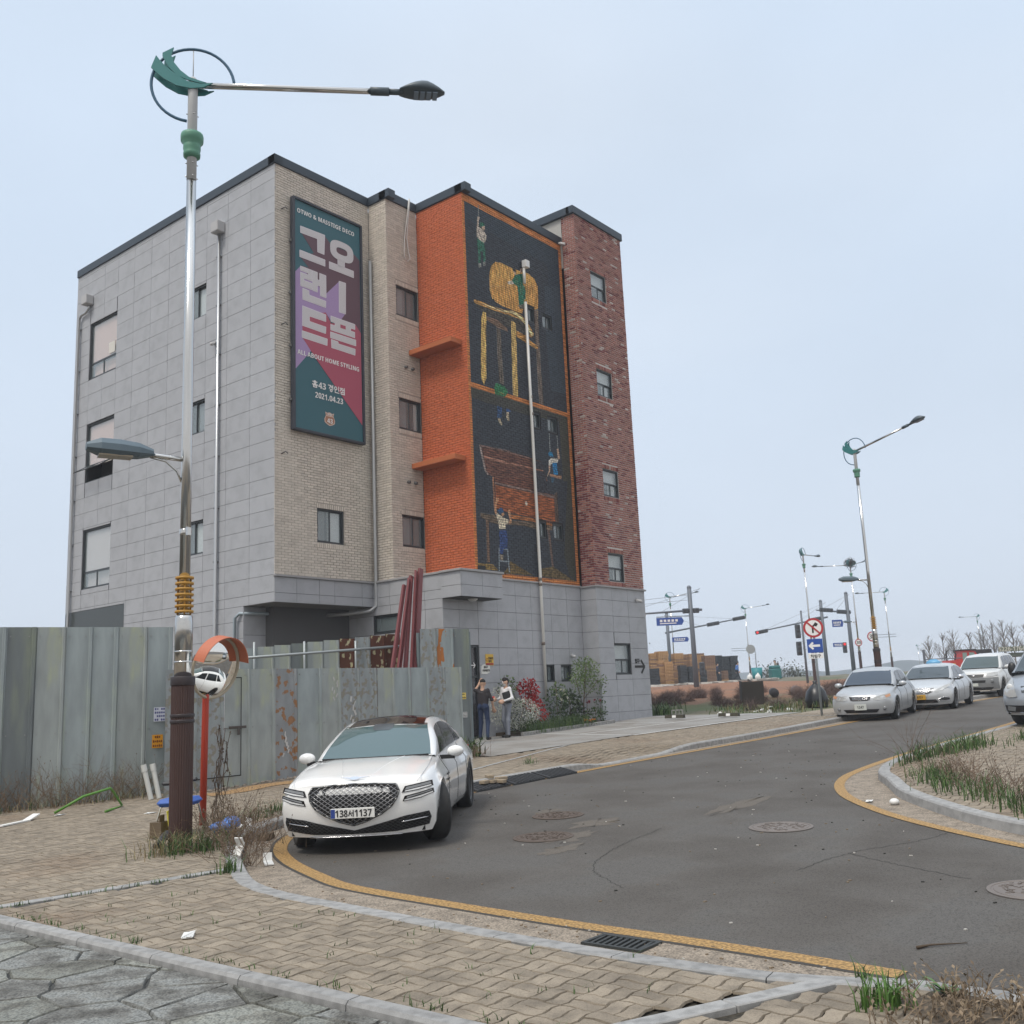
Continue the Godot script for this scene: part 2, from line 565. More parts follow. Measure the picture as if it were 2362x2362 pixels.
# ---------------------------------------------------------------- the building
func make_building() -> void:
	var b := thing("commercial_building","four-storey shop building of grey granite, cream and red brick with a painted orange mural","building",on(XA,ZB1))
	var fine := noise_tex("speck",.35,.74,1.2,FastNoiseLite.TYPE_VALUE,2,512)
	var blot := noise_tex("blot",.012,.94,1.05,FastNoiseLite.TYPE_SIMPLEX,5,512)
	var gran := []
	for k in 4:
		var v: float = [.42,.43,.445,.425][k]
		gran.append(grain(mat("granite_%d" % k,lin(v*.97,v*1.0,v*1.075),.62),fine,.9,blot,.23))
	var joint := mat("granite_joint",lin(.055,.056,.06),.9)
	var dark := mat("window_dark",lin(.02,.022,.025),.7)  # boards of this tone behind the glass stand in for unlit rooms
	var curtain := mat("curtain_pink",lin(.72,.50,.43),.8)
	var curtain2 := mat("curtain_pale",lin(.62,.56,.55),.8)
	var greyb := mat("blind_and_room_grey",lin(.16,.17,.18),.8)  # grey blinds, and deeper boards that stand in for dim rooms
	var white := mat("blind_white",lin(.6,.62,.62),.8)
	var cap := mat("parapet_metal",lin(.035,.05,.068),.45,.3)
	# --- left wall: openings measured along z from the back corner
	var lo := Vector3(XA,0,ZBACK)
	var lholes := []
	for y in [[12.17,14.34],[8.26,10.44],[4.38,6.52]]: lholes.append([ZBACK*-1 - 33.80,y[0],ZBACK*-1 - 31.91,y[1]])
	for y in [[12.59,13.68],[8.68,9.76],[4.77,5.84]]: lholes.append([ZBACK*-1 - 27.43,y[0],ZBACK*-1 - 26.34,y[1]])
	var gy := g(XA)
	var ws := Shape.new()
	var shift := func(list: Array,dy: float) -> Array: return list.map(func(q): return [q[0],q[1] - dy,q[2],q[3] - dy])
	wall_face(ws,lo + Vector3(.03,2.93,0),Vector3.BACK,Vector3.LEFT,ZB1 - ZBACK,YT - 2.93,shift.call(lholes,2.93),.16)
	wall_face(ws,lo + Vector3(.03,gy,0),Vector3.BACK,Vector3.LEFT,-24.23 - ZBACK,2.93 - gy,[],.1)
	var cols := [0.0,1.09,2.04,2.98,4.08,5.19,6.31,7.42,8.52,9.68,10.88,ZB1 - ZBACK]
	var rows := [2.94,3.22,3.72,4.2,4.68,5.15,5.63,6.11,6.59,7.15,7.72,8.28,8.83,9.36,9.91,10.46,11.0,11.58,12.14,12.68,13.2,13.76,14.31,14.88,15.44,16.02,16.36,16.5]
	clad(lo + Vector3(.03,0,0),Vector3.BACK,Vector3.LEFT,cols,rows,lholes + [[0,2.0,4.0,3.63]])
	clad(lo + Vector3(.03,0,0),Vector3.BACK,Vector3.LEFT,[0.0,1.09,2.04,2.98,4.08,5.19,6.31,7.42,8.52,9.68,10.62],[gy,-.6,.1,.78,1.45,2.0,2.5,2.94],[[0,-3,4.0,3.63]])
	# polished dark slab at the back foot of the left wall
	var ds := Shape.new()
	ds.box(Vector3(XA + .018,(3.62 + gy)/2,ZBACK + 2.0),Vector3(.03,3.62 - gy,3.98))
	world_obj("dark_stone_panel",ds,grain(mat("dark_granite",lin(.055,.065,.065),.3),noise_tex("speck2",.3,.4,1.6,FastNoiseLite.TYPE_VALUE,2),1.1),b)
	# --- recess under the front corner
	wall_face(ws,Vector3(XA,gy,-24.26),Vector3.RIGHT,Vector3.BACK,4.05,2.93 - gy,[],.1)
	clad(Vector3(XA,0,-24.26),Vector3.RIGHT,Vector3.BACK,steps(.0,4.0,.92),[gy,-.6,.1,.78,1.45,2.1,2.93],[])
	var so := Shape.new()
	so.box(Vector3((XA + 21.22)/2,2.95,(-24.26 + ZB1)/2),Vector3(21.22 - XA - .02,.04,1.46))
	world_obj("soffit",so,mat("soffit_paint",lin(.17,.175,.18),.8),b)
	# --- granite band under the cream front
	clad(Vector3(XA,0,ZB1 - .03),Vector3.RIGHT,Vector3.BACK,[0.0,.79,1.63,2.22,3.32,XS - XA],[2.93,3.2,YG],[])
	wall_face(ws,Vector3(XA,2.93,ZB1 - .03),Vector3.RIGHT,Vector3.BACK,XS - XA,YG - 2.93,[],.1)
	# --- ground storey, left-facing
	var gholes := [[1.44,2.08,2.63,2.64]]
	wall_face(ws,Vector3(21.19 + .03,gy,-24.23),Vector3.BACK,Vector3.LEFT,ZM + 24.23,2.93 - gy,shift.call(gholes,gy),.12)
	wall_face(ws,Vector3(21.19 + .03,2.93,ZB1),Vector3.BACK,Vector3.LEFT,ZM - ZB1,YG - 2.93,[],.1)
	clad(Vector3(21.22,0,-24.23),Vector3.BACK,Vector3.LEFT,steps(.0,ZM + 24.23,.74),[gy,-.6,.1,.78,1.45,2.06,2.65,2.93],gholes)
	clad(Vector3(21.22,0,ZB1),Vector3.BACK,Vector3.LEFT,steps(.0,ZM - ZB1,.74),[2.93,3.2,YG],[])
	window_in(b,Vector3(21.22,0,-24.23),Vector3.BACK,Vector3.LEFT,gholes[0],"one",[[0,0,1,1,.3,dark]])
	# --- ground storey front
	var gy2 := g(23.0)
	var fo := Vector3(21.19,0,ZM - .03)
	var fholes := [[25.93 - 21.19,.41,26.53 - 21.19,.97],[26.88 - 21.19,.41,27.48 - 21.19,.97],[.42,gy2 + .1,22.74 - 21.19,1.57]]
	wall_face(ws,fo + Vector3.UP*gy2,Vector3.RIGHT,Vector3.BACK,XT - 21.19,YG - gy2,shift.call(fholes,gy2),.14)
	clad(fo,Vector3.RIGHT,Vector3.BACK,[0.0,.71,1.56,2.49,3.42,4.22,5.29,6.21,XT - 21.19],[gy2,-.62,-.1,.43,.97,1.5,2.07,2.62,3.17,YG],fholes)
	for k in 2: window_in(b,fo,Vector3.RIGHT,Vector3.BACK,fholes[k],"slide",[[0,0,1,1,.3,greyb if k else dark]])
	# --- tower foot
	var gy3 := g(29.0)
	var tholes := [[29.19 - XT,.58,30.25 - XT,1.67]]
	wall_face(ws,Vector3(XT,gy3,ZT - .03),Vector3.RIGHT,Vector3.BACK,XE - XT,3.62 - gy3,shift.call(tholes,gy3),.14)
	clad(Vector3(XT,0,ZT - .03),Vector3.RIGHT,Vector3.BACK,[0.0,.98,2.0,XE - XT],[gy3,-.7,-.15,.41,.97,1.5,2.06,2.62,3.17,3.62],tholes)
	window_in(b,Vector3(XT,0,ZT - .03),Vector3.RIGHT,Vector3.BACK,tholes[0],"tower",[[0,.5,1,1,.25,white],[0,0,1,.5,.3,greyb]])
	wall_face(ws,Vector3(XT + .03,gy3,ZM),Vector3.BACK,Vector3.LEFT,ZT - ZM,3.62 - gy3,[],.1)
	clad(Vector3(XT + .03,0,ZM),Vector3.BACK,Vector3.LEFT,[0.0,ZT - ZM],[gy3,-.7,-.15,.41,.97,1.5,2.06,2.62,3.17,3.62],[])
	# --- plain walls that close the block
	ws.quad(Vector3(XE,gy,ZT - .03),Vector3(XE,gy,ZBACK),Vector3(XE,17.6,ZBACK),Vector3(XE,17.6,ZT - .03))
	ws.quad(Vector3(XE,gy,ZBACK),Vector3(XA + .03,gy,ZBACK),Vector3(XA + .03,YT,ZBACK),Vector3(XE,YT,ZBACK))
	world_obj("wall",ws,joint,b)
	var rf := Shape.new()
	rf.box(Vector3((XA + XT)/2,16.3,(ZBACK + ZB1)/2),Vector3(XT - XA - .3,.2,ZB1 - ZBACK - .3))
	rf.box(Vector3((XO + XT)/2,16.302,(ZB1 + ZM)/2),Vector3(XT - XO - .3,.2,ZM - ZB1 - .3)); rf.box(Vector3((XS + XO)/2,16.298,(ZB1 + ZB2)/2),Vector3(XO - XS - .2,.2,ZB2 - ZB1 - .1))
	rf.box(Vector3((XT + XE)/2,17.4,(ZT - 25.5)/2),Vector3(XE - XT - .3,.2,6.2))
	world_obj("roof",rf,mat("roof_grey",lin(.2,.2,.2),.9),b)
	var core := Shape.new()  # solid boxes added inside to stop light leaking between the windows
	core.box(Vector3(24.5,7.6,-29.0),Vector3(12.6,17.2,10.2)); core.box(Vector3(25.7,7.5,-22.2),Vector3(4.2,17.0,3.3)); core.box(Vector3(29.9,7.5,-22.0),Vector3(2.0,17.0,4.2)); core.box(Vector3(22.2,10.0,-23.4),Vector3(1.0,12.0,1.9)); core.box(Vector3(19.4,10,-24.0),Vector3(2.9,12.4,1.6))
	world_obj("light_leak_block",core,mat("inner_dark",lin(.10,.10,.105),.9),b)
	# windows of the left wall
	for k in 3:
		var cu: Material = curtain2 if k == 2 else curtain
		window_in(b,lo + Vector3(.03,0,0),Vector3.BACK,Vector3.LEFT,lholes[k],["big","awning","big"][k],[[.02,.28,.98,.97,.12,cu],[.02,.03,.98,.27,.2,cu]] if k != 1 else [[.02,.28,.98,.97,.12,cu]])
		window_in(b,lo + Vector3(.03,0,0),Vector3.BACK,Vector3.LEFT,lholes[3 + k],"slide",[[0,0,1,1,.35,greyb],[.52,.05,.96,.95,.14,greyb if k == 1 else white]])
		if k < 2:   # a sheet of paper taped inside the glass
			var pa := Shape.new()
			pa.box(Vector3(XA + .085,lholes[k][1] + [.92,.78][k],ZBACK + lholes[k][2] - .42),Vector3(.004,.42,.42))
			world_obj("paper",pa,mat("paper_grey",lin(.62,.6,.56),.8),b)
	# --- cream brick
	var mortar := mat("cream_mortar",lin(.36,.335,.30),.95)
	var cm := grain(tint(mat("cream_brick",Color.WHITE,.85)),noise_tex("brickgrain",.09,.86,1.08),1.7,blot,.31)
	var cream := func() -> Color:
		var v := R.randf_range(.9,1.08)
		return Color(.66*v,.60*v,.53*v)
	var c1h := [[18.98 - XA,4.79 - YG,20.04 - XA,5.84 - YG]]
	var c2h := [[21.69 - XS,12.53 - YG,22.71 - XS,13.59 - YG],[21.70 - XS,8.65 - YG,22.72 - XS,9.70 - YG],[21.73 - XS,4.80 - YG,22.74 - XS,5.83 - YG]]
	var ms := Shape.new()
	var pieces := []   # [list, origin, u, n]
	var H := YT - YG
	for q in [[Vector3(XA,YG,ZB1 - .02),Vector3.RIGHT,Vector3.BACK,XS - XA,c1h],[Vector3(XS + .02,YG,ZB1),Vector3.BACK,Vector3.LEFT,ZB2 - ZB1,[]],[Vector3(XS,YG,ZB2 - .02),Vector3.RIGHT,Vector3.BACK,XO - XS,c2h]]:
		wall_face(ms,q[0],q[1],q[2],q[3],H,q[4],.14)
		pieces.append([brick_list(q[3],H,q[4],.243,.081),q[0],q[1],q[2]])
	world_obj("cream_wall",ms,mortar,b)
	lay_bricks(b,pieces,"cream_brick",cm,cream,.018)
	var c2o := Vector3(XS,YG,ZB2 - .02)
	window_in(b,Vector3(XA,YG,ZB1 - .02),Vector3.RIGHT,Vector3.BACK,c1h[0],"slide",[[.5,0,1,1,.16,white],[0,0,.5,1,.3,greyb]])
	window_in(b,c2o,Vector3.RIGHT,Vector3.BACK,c2h[0],"slide",[[0,0,1,1,.35,greyb],[.06,.05,.42,.95,.16,mat("blind_mid",lin(.25,.27,.29),.8)]])
	window_in(b,c2o,Vector3.RIGHT,Vector3.BACK,c2h[1],"slide",[[0,0,1,1,.4,dark],[.06,.05,.46,.95,.16,greyb],[.8,.05,.94,.95,.16,white]])
	window_in(b,c2o,Vector3.RIGHT,Vector3.BACK,c2h[2],"slide",[[0,0,1,1,.35,dark],[.06,.05,.46,.95,.16,greyb],[.54,.05,.9,.95,.18,mat("blind_brown",lin(.14,.12,.11),.8)]])
	# --- red brick tower
	var rm := Shape.new()
	var rmort := mat("red_mortar",lin(.56,.52,.50),.95)
	var rbm := grain(tint(mat("red_brick",Color.WHITE,.85)),noise_tex("brickgrain",.09,.86,1.08),1.7)
	var red := func() -> Color:
		var v := R.randf_range(.78,1.15)
		var k := R.randf()
		if k < .04: return Color(.50*v,.43*v,.40*v)
		if k < .2: return Color(.2*v,.05*v,.05*v)
		return Color(.36*v,.165*v,.135*v)
	var th := []
	for y in [[14.55,15.62],[10.73,11.76],[6.95,7.97],[3.85,4.88]]: th.append([29.16 - XT,y[0] - 3.64,30.18 - XT,y[1] - 3.64])
	var rp := []
	wall_face(rm,Vector3(XT,3.64,ZT - .02),Vector3.RIGHT,Vector3.BACK,XE - XT,13.95,th,.14)
	rp.append([brick_list(XE - XT,13.95,th,.238,.081,true,.02),Vector3(XT,3.64,ZT - .02),Vector3.RIGHT,Vector3.BACK])
	wall_face(rm,Vector3(XT + .02,3.64,-19.72),Vector3.BACK,Vector3.LEFT,ZT + 19.72,13.95,[],.14)
	rp.append([brick_list(ZT + 19.72,13.95,[],.238,.081,true,.02),Vector3(XT + .02,3.64,-19.72),Vector3.BACK,Vector3.LEFT])
	world_obj("red_wall",rm,rmort,b)
	lay_bricks(b,rp,"red_brick",rbm,red,.02)
	for q in th: window_in(b,Vector3(XT,3.64,ZT - .02),Vector3.RIGHT,Vector3.BACK,q,"tower",[[0,.5,1,1,.2,white],[0,0,1,.5,.3,greyb],[.55,.03,.97,.46,.2,white if q[1] < 10 else dark]])
	var rn := Shape.new()
	rn.box(Vector3(XT + .06,16.6,-22.4),Vector3(.08,2.0,5.3))
	for k in 3: rn.box(Vector3(XT + .06,16.95,-20.2 - k*1.2),Vector3(.086,.012,1.1))
	world_obj("rendered_wall",rn,mat("render_paint",lin(.40,.39,.37),.85),b)
	# --- painted walls
	painted_walls(b,th)
	# --- ledges on the orange wall
	for y in [11.23,7.37]:
		var l := Shape.new()
		l.bevel_box(Vector3((22.2 + XO)/2,y + .085,-20.98),Vector3(XO - 22.2,.17,1.9),.01)
		world_obj("ledge",l,mat("orange_plain",lin(.42,.125,.045),.8),b)
	# --- copings, canopy, parapets
	var cp := Shape.new()
	var pale := grain(mat("coping_stone",lin(.33,.33,.34),.7),fine,.9)
	cp.bevel_box(Vector3(22.1,YG + .035,(ZB2 + ZM)/2),Vector3(1.9,.07,ZM - ZB2 + .06),.01)
	cp.bevel_box(Vector3(22.08,YG + .036,-19.40),Vector3(2.0,.07,.86),.01)
	cp.bevel_box(Vector3((XA + XS)/2,YG + .03,ZB1 + .01),Vector3(XS - XA + .06,.06,.1),.008)
	cp.bevel_box(Vector3(21.2,YG + .03,(ZB1 + ZB2)/2),Vector3(.12,.06,ZB2 - ZB1 + .08),.008)
	cp.bevel_box(Vector3((23.1 + XT)/2,YG + .0,ZM + .01),Vector3(XT - 23.1,.06,.1),.008)
	cp.bevel_box(Vector3((XT + XE)/2,3.635,ZT + .01),Vector3(XE - XT + .1,.06,.12),.008); cp.bevel_box(Vector3(XT - .0,3.634,(ZM + ZT)/2),Vector3(.1,.06,ZT - ZM - .02),.008)
	world_obj("coping",cp,pale,b)
	var ca := Shape.new()
	ca.box(Vector3(22.09,3.27,-19.42),Vector3(1.84,.72,.74))
	world_obj("canopy",ca,joint,b)
	clad(Vector3(21.17,0,-19.05),Vector3.RIGHT,Vector3.BACK,[0.0,.93,1.88],[2.92,3.26,YG],[])
	clad(Vector3(21.17,0,ZM),Vector3.BACK,Vector3.LEFT,[0.0,.79],[2.92,3.26,YG],[])
	clad(Vector3(23.01,0,-19.02),Vector3.FORWARD,Vector3.RIGHT,[0.0,.79],[2.92,3.26,YG],[])
	var lp := Shape.new(true)
	lp.lathe([Vector2(.0,-.07),Vector2(.08,-.065),Vector2(.14,-.03),Vector2(.15,0)],14,Vector3(22.1,2.91,-19.42))
	world_obj("canopy_lamp",lp,mat("lamp_plastic",lin(.55,.55,.55),.5),b)
	var capn := 0
	for q in [[Vector3(XA - .05,0,ZBACK),Vector3(XA - .05,0,ZB1 + .05)],[Vector3(XA - .05,0,ZB1 + .05),Vector3(XS - .05,0,ZB1 + .05)],[Vector3(XS - .05,0,ZB1 + .05),Vector3(XS - .05,0,ZB2 + .05)],[Vector3(XS - .05,0,ZB2 + .05),Vector3(XO - .05,0,ZB2 + .05)],[Vector3(XO - .05,0,ZB2 + .05),Vector3(XO - .05,0,ZM + .05)],[Vector3(XO - .05,0,ZM + .05),Vector3(XT + .1,0,ZM + .05)]]:
		var d: Vector3 = (q[1] - q[0]).normalized()
		var inn := Vector3.UP.cross(d)*-1
		inn = Vector3(-d.z,0,d.x)
		var s := Shape.new()
		if inn.x < 0 or (absf(inn.x) < .5 and inn.z > 0): inn = -inn
		var ext := 0.0
		s.bevel_box((q[0] + q[1])*.5 + inn*.16 + Vector3.UP*(16.65 + capn*.003) + d*ext,Vector3(.32,.30,q[0].distance_to(q[1]) + (.31 if d.z > .5 and q[0].x > XA else 0.0)),.012,Basis(Vector3.UP.cross(d),Vector3.UP,d))
		capn += 1
		world_obj("parapet_cap",s,cap,b)
	for q in [[Vector3((XT + XE)/2,17.72,ZT - .11),Vector3(XE - XT + .2,.3,.32)],[Vector3(XT + .06,17.722,-22.2),Vector3(.32,.3,5.85)],[Vector3(XE - .06,17.718,-22.2),Vector3(.32,.3,5.85)]]:
		var s := Shape.new()
		s.bevel_box(q[0],q[1],.012)
		world_obj("parapet_cap",s,cap,b)
	# door under the canopy
	var dr := Shape.new()
	var dq: Array = fholes[2]
	frame_of(dr,fo,Vector3.RIGHT,Vector3.BACK,dq,.06,.1,.02)
	dr.box(fo + Vector3(1.0,.62,-.07),Vector3(1.0,.05,.06)); dr.box(fo + Vector3(1.0,-.05,-.07),Vector3(.05,2.0,.06))
	var dn := world_obj("door",dr,mat("window_frame",lin(.035,.042,.048),.45),b)
	pane_at(dn,fo,Vector3.RIGHT,Vector3.BACK,[dq[0] + .06,dq[1] + .06,dq[2] - .06,dq[3] - .06],.08,glass("door_glass",Color(.3,.3,.32),.5))
	flat_arrow(dn,Vector3(22.52,.97,ZM - .068),.22,mat("sign_white",lin(.8,.8,.8),.6),"arrow")
	# pipes on the left wall with their vents
	var steel := mat("pipe_steel",lin(.50,.51,.52),.28,.85)
	var galv := mat("pipe_grey",lin(.36,.37,.38),.45,.4)
	for k in 2:
		var z: float = [-25.52,-34.47][k]
		var vz: float = [-25.5,-33.78][k]
		var s := Shape.new(true)
		if k == 0: s.tube([Vector3(XA - .09,15.05,z),Vector3(XA - .09,2.0,z),Vector3(XA - .09,gy + .2,z)],.052,10)
		else: s.tube([Vector3(XA - .09,15.1,vz),Vector3(XA - .09,14.98,vz),Vector3(XA - .09,14.85,vz - .2),Vector3(XA - .09,14.83,z + .12),Vector3(XA - .09,14.7,z),Vector3(XA - .09,2.0,z),Vector3(XA - .09,gy + .2,z)],.05,10)
		var p := world_obj("flue_pipe",s,steel,b)
		var bx := Shape.new()
		bx.bevel_box(Vector3(XA - .16,15.25,vz),Vector3(.3,.36,.38),.02)
		obj("vent_box",bx,mat("vent_grey",lin(.42,.42,.43),.6),p)
		var br := Shape.new()
		for j in 7: br.box(Vector3(XA - .05,14.3 - j*1.65,z - .05),Vector3(.1,.03,.16))
		obj("bracket",br,mat("bracket_dark",lin(.12,.12,.12),.5),p)
	var dp := Shape.new(true)
	dp.tube([Vector3(21.18,14.45,-22.62),Vector3(21.18,3.2,-22.62),Vector3(21.18,2.95,-22.62),Vector3(21.05,2.8,-22.75),Vector3(20.6,2.74,-23.4),Vector3(20.2,2.74,-24.1)],.055,10)
	world_obj("downpipe",dp,galv,b)
	var dp2 := Shape.new(true)
	dp2.tube([Vector3(20.2,2.76,-24.1),Vector3(17.6,2.72,-24.12),Vector3(17.35,2.72,-24.35),Vector3(17.3,2.6,-24.5),Vector3(17.3,-.5,-24.5)],.05,10)
	world_obj("waste_pipe",dp2,mat("pipe_blue_grey",lin(.30,.36,.40),.5,.2),b)
	# the flue that climbs the mural
	var fl := Shape.new(true)
	fl.tube([Vector3(25.86,-.2,ZM + .1),Vector3(25.86,3.7,ZM + .1),Vector3(25.82,8.8,ZM + .1),Vector3(25.79,13.5,ZM + .1)],.052,10)
	fl.tube([Vector3(25.79,14.2,ZM + .1),Vector3(25.79,14.75,ZM + .1)],.052,10)
	var fp := world_obj("flue_pipe",fl,mat("pipe_white",lin(.66,.65,.62),.35,.15),b)
	var fb := Shape.new()
	fb.bevel_box(Vector3(25.86,14.92,ZM + .14),Vector3(.22,.27,.2),.015)
	obj("vent_box",fb,mat("vent_white",lin(.7,.7,.7),.6),fp)
	var fj := Shape.new(true)
	for y in [10.0,9.4,3.72,3.55,1.6]: fj.tube([Vector3(25.84,y,ZM + .1),Vector3(25.84,y + .1,ZM + .1)],.062,10)
	obj("pipe_joint",fj,mat("joint_dark",lin(.16,.13,.11),.6),fp)
	# looped white cable over the cream wall
	var lc := Shape.new(true)
	for k in 2: lc.tube([Vector3(22.3 + k*.035,16.84,ZB2 + .1),Vector3(22.26 + k*.04,16.4,ZB2 + .08),Vector3(22.1 + k*.1,15.4,ZB2 + .05),Vector3(22.06 + k*.2,14.9,ZB2 + .05),Vector3(22.06 + k*.28,14.68,ZB2 + .05),Vector3(22.2,14.56 - k*.02,ZB2 + .05)],.02,6)
	world_obj("cable_loop",lc,mat("cable_white",lin(.62,.62,.6),.5),b)
	# small fittings
	var hs := Shape.new(true)
	for q in [[22.02,10.78],[22.33,10.78],[22.02,6.91],[22.33,6.92]]: hs.tube([Vector3(q[0],q[1],ZB2),Vector3(q[0],q[1] - .02,ZB2 + .09)],.05,8)
	for q in [[17.66,15.06],[17.66,11.3],[17.66,7.3]]: hs.tube([Vector3(q[0],q[1],ZB1),Vector3(q[0] + .06,q[1] + .05,ZB1 + .12),Vector3(q[0] + .14,q[1],ZB1 + .12)],.018,6)
	world_obj("wall_fitting",hs,mat("fitting_dark",lin(.1,.1,.1),.5),b)
	for q in [[Vector3(30.82,3.22,ZT + .12),Vector3(1,-.3,1)],[Vector3(27.5,1.25,ZM + .08),Vector3(0,-.4,1)],[Vector3(XA - .12,11.39,-25.75),Vector3(-1,-.4,.3)],[Vector3(28.1,16.45,ZM + .2),Vector3(.4,-.3,1)]]:
		var cs := Shape.new(true)
		var dd: Vector3 = q[1].normalized()
		cs.tube([q[0] - dd*.1,q[0] + dd*.08,q[0] + dd*.1],[.05,.055,.05],10)
		cs.smooth(false).box(q[0] - dd*.1 + Vector3.UP*.03,Vector3(.05,.05,.12))
		world_obj("security_camera",cs,mat("camera_white",lin(.5,.5,.5),.5),b)
	# lay the granite: the nearest 300 one by one, the rest as one part
	slabs.sort_custom(func(p,q): return p[0].length_squared()/(p[2].x*p[2].y) < q[0].length_squared()/(q[2].x*q[2].y))
	var unit := Shape.new()
	unit.bevel_box(Vector3.ZERO,Vector3.ONE,.006)
	var um := unit.done()
	var rest := Shape.new()
	for k in slabs.size():
		var q: Array = slabs[k]
		if k < 300: obj("granite_panel",um,gran[R.randi() % 4],b,q[0] - b.position,q[1]*Basis.from_scale(q[2]))
		else: rest.box(q[0],q[2],q[1])
	if slabs.size() > 300: stuff(world_obj("granite_cladding",rest,gran[1],b))
	print("granite panels ",slabs.size())

func lay_bricks(b: Node3D,pieces: Array,called: String,m: Material,colour: Callable,depth: float) -> void:
	var all := []
	for k in pieces.size():
		for q in pieces[k][0]:
			var c: Vector3 = pieces[k][1] + pieces[k][2]*(q[0] + q[1])*.5 + Vector3.UP*(q[2] + q[3])*.5
			all.append([c.length() - (q[1] - q[0])*3.0,k,q])
	all.sort_custom(func(x,y): return x[0] < y[0])
	var tones := []
	for k in 8:
		var t: StandardMaterial3D = m.duplicate()
		t.vertex_color_use_as_albedo = false
		t.albedo_color = (colour.call() as Color).linear_to_srgb()
		tones.append(t)
	var unit := Shape.new()
	unit.bevel_box(Vector3(0,0,.5),Vector3.ONE,.03)
	var um := unit.done()
	var left := []
	for k in pieces.size(): left.append([])
	for i in all.size():
		var pc: Array = pieces[all[i][1]]
		var q: Array = all[i][2]
		if i < 300:
			var c: Vector3 = pc[1] + pc[2]*(q[0] + q[1])*.5 + Vector3.UP*(q[2] + q[3])*.5
			obj(called,um,tones[R.randi() % 8],b,c - b.position,Basis(pc[2],Vector3.UP,pc[3])*Basis.from_scale(Vector3(q[1] - q[0],q[3] - q[2],depth)))
		else: left[all[i][1]].append(q)
	for k in pieces.size():
		if left[k].size(): stuff(world_obj(called + "work",brick_mesh(left[k],pieces[k][1],pieces[k][2],pieces[k][3],depth,colour),m,b))

func flat_arrow(parent: Node3D,c: Vector3,l: float,m: Material,called: String) -> void:   # points to +x on a wall that faces +z
	var s := Shape.new()
	s.box(c + Vector3(-l*.1,0,0),Vector3(l*.9,l*.13,.006))
	for k in [-1.0,1.0]: s.box(c + Vector3(l*.27,k*l*.17,k*.001),Vector3(l*.52,l*.13,.006),Basis(Vector3(0,0,1),-k*PI/4))
	obj(called,s,m,parent)
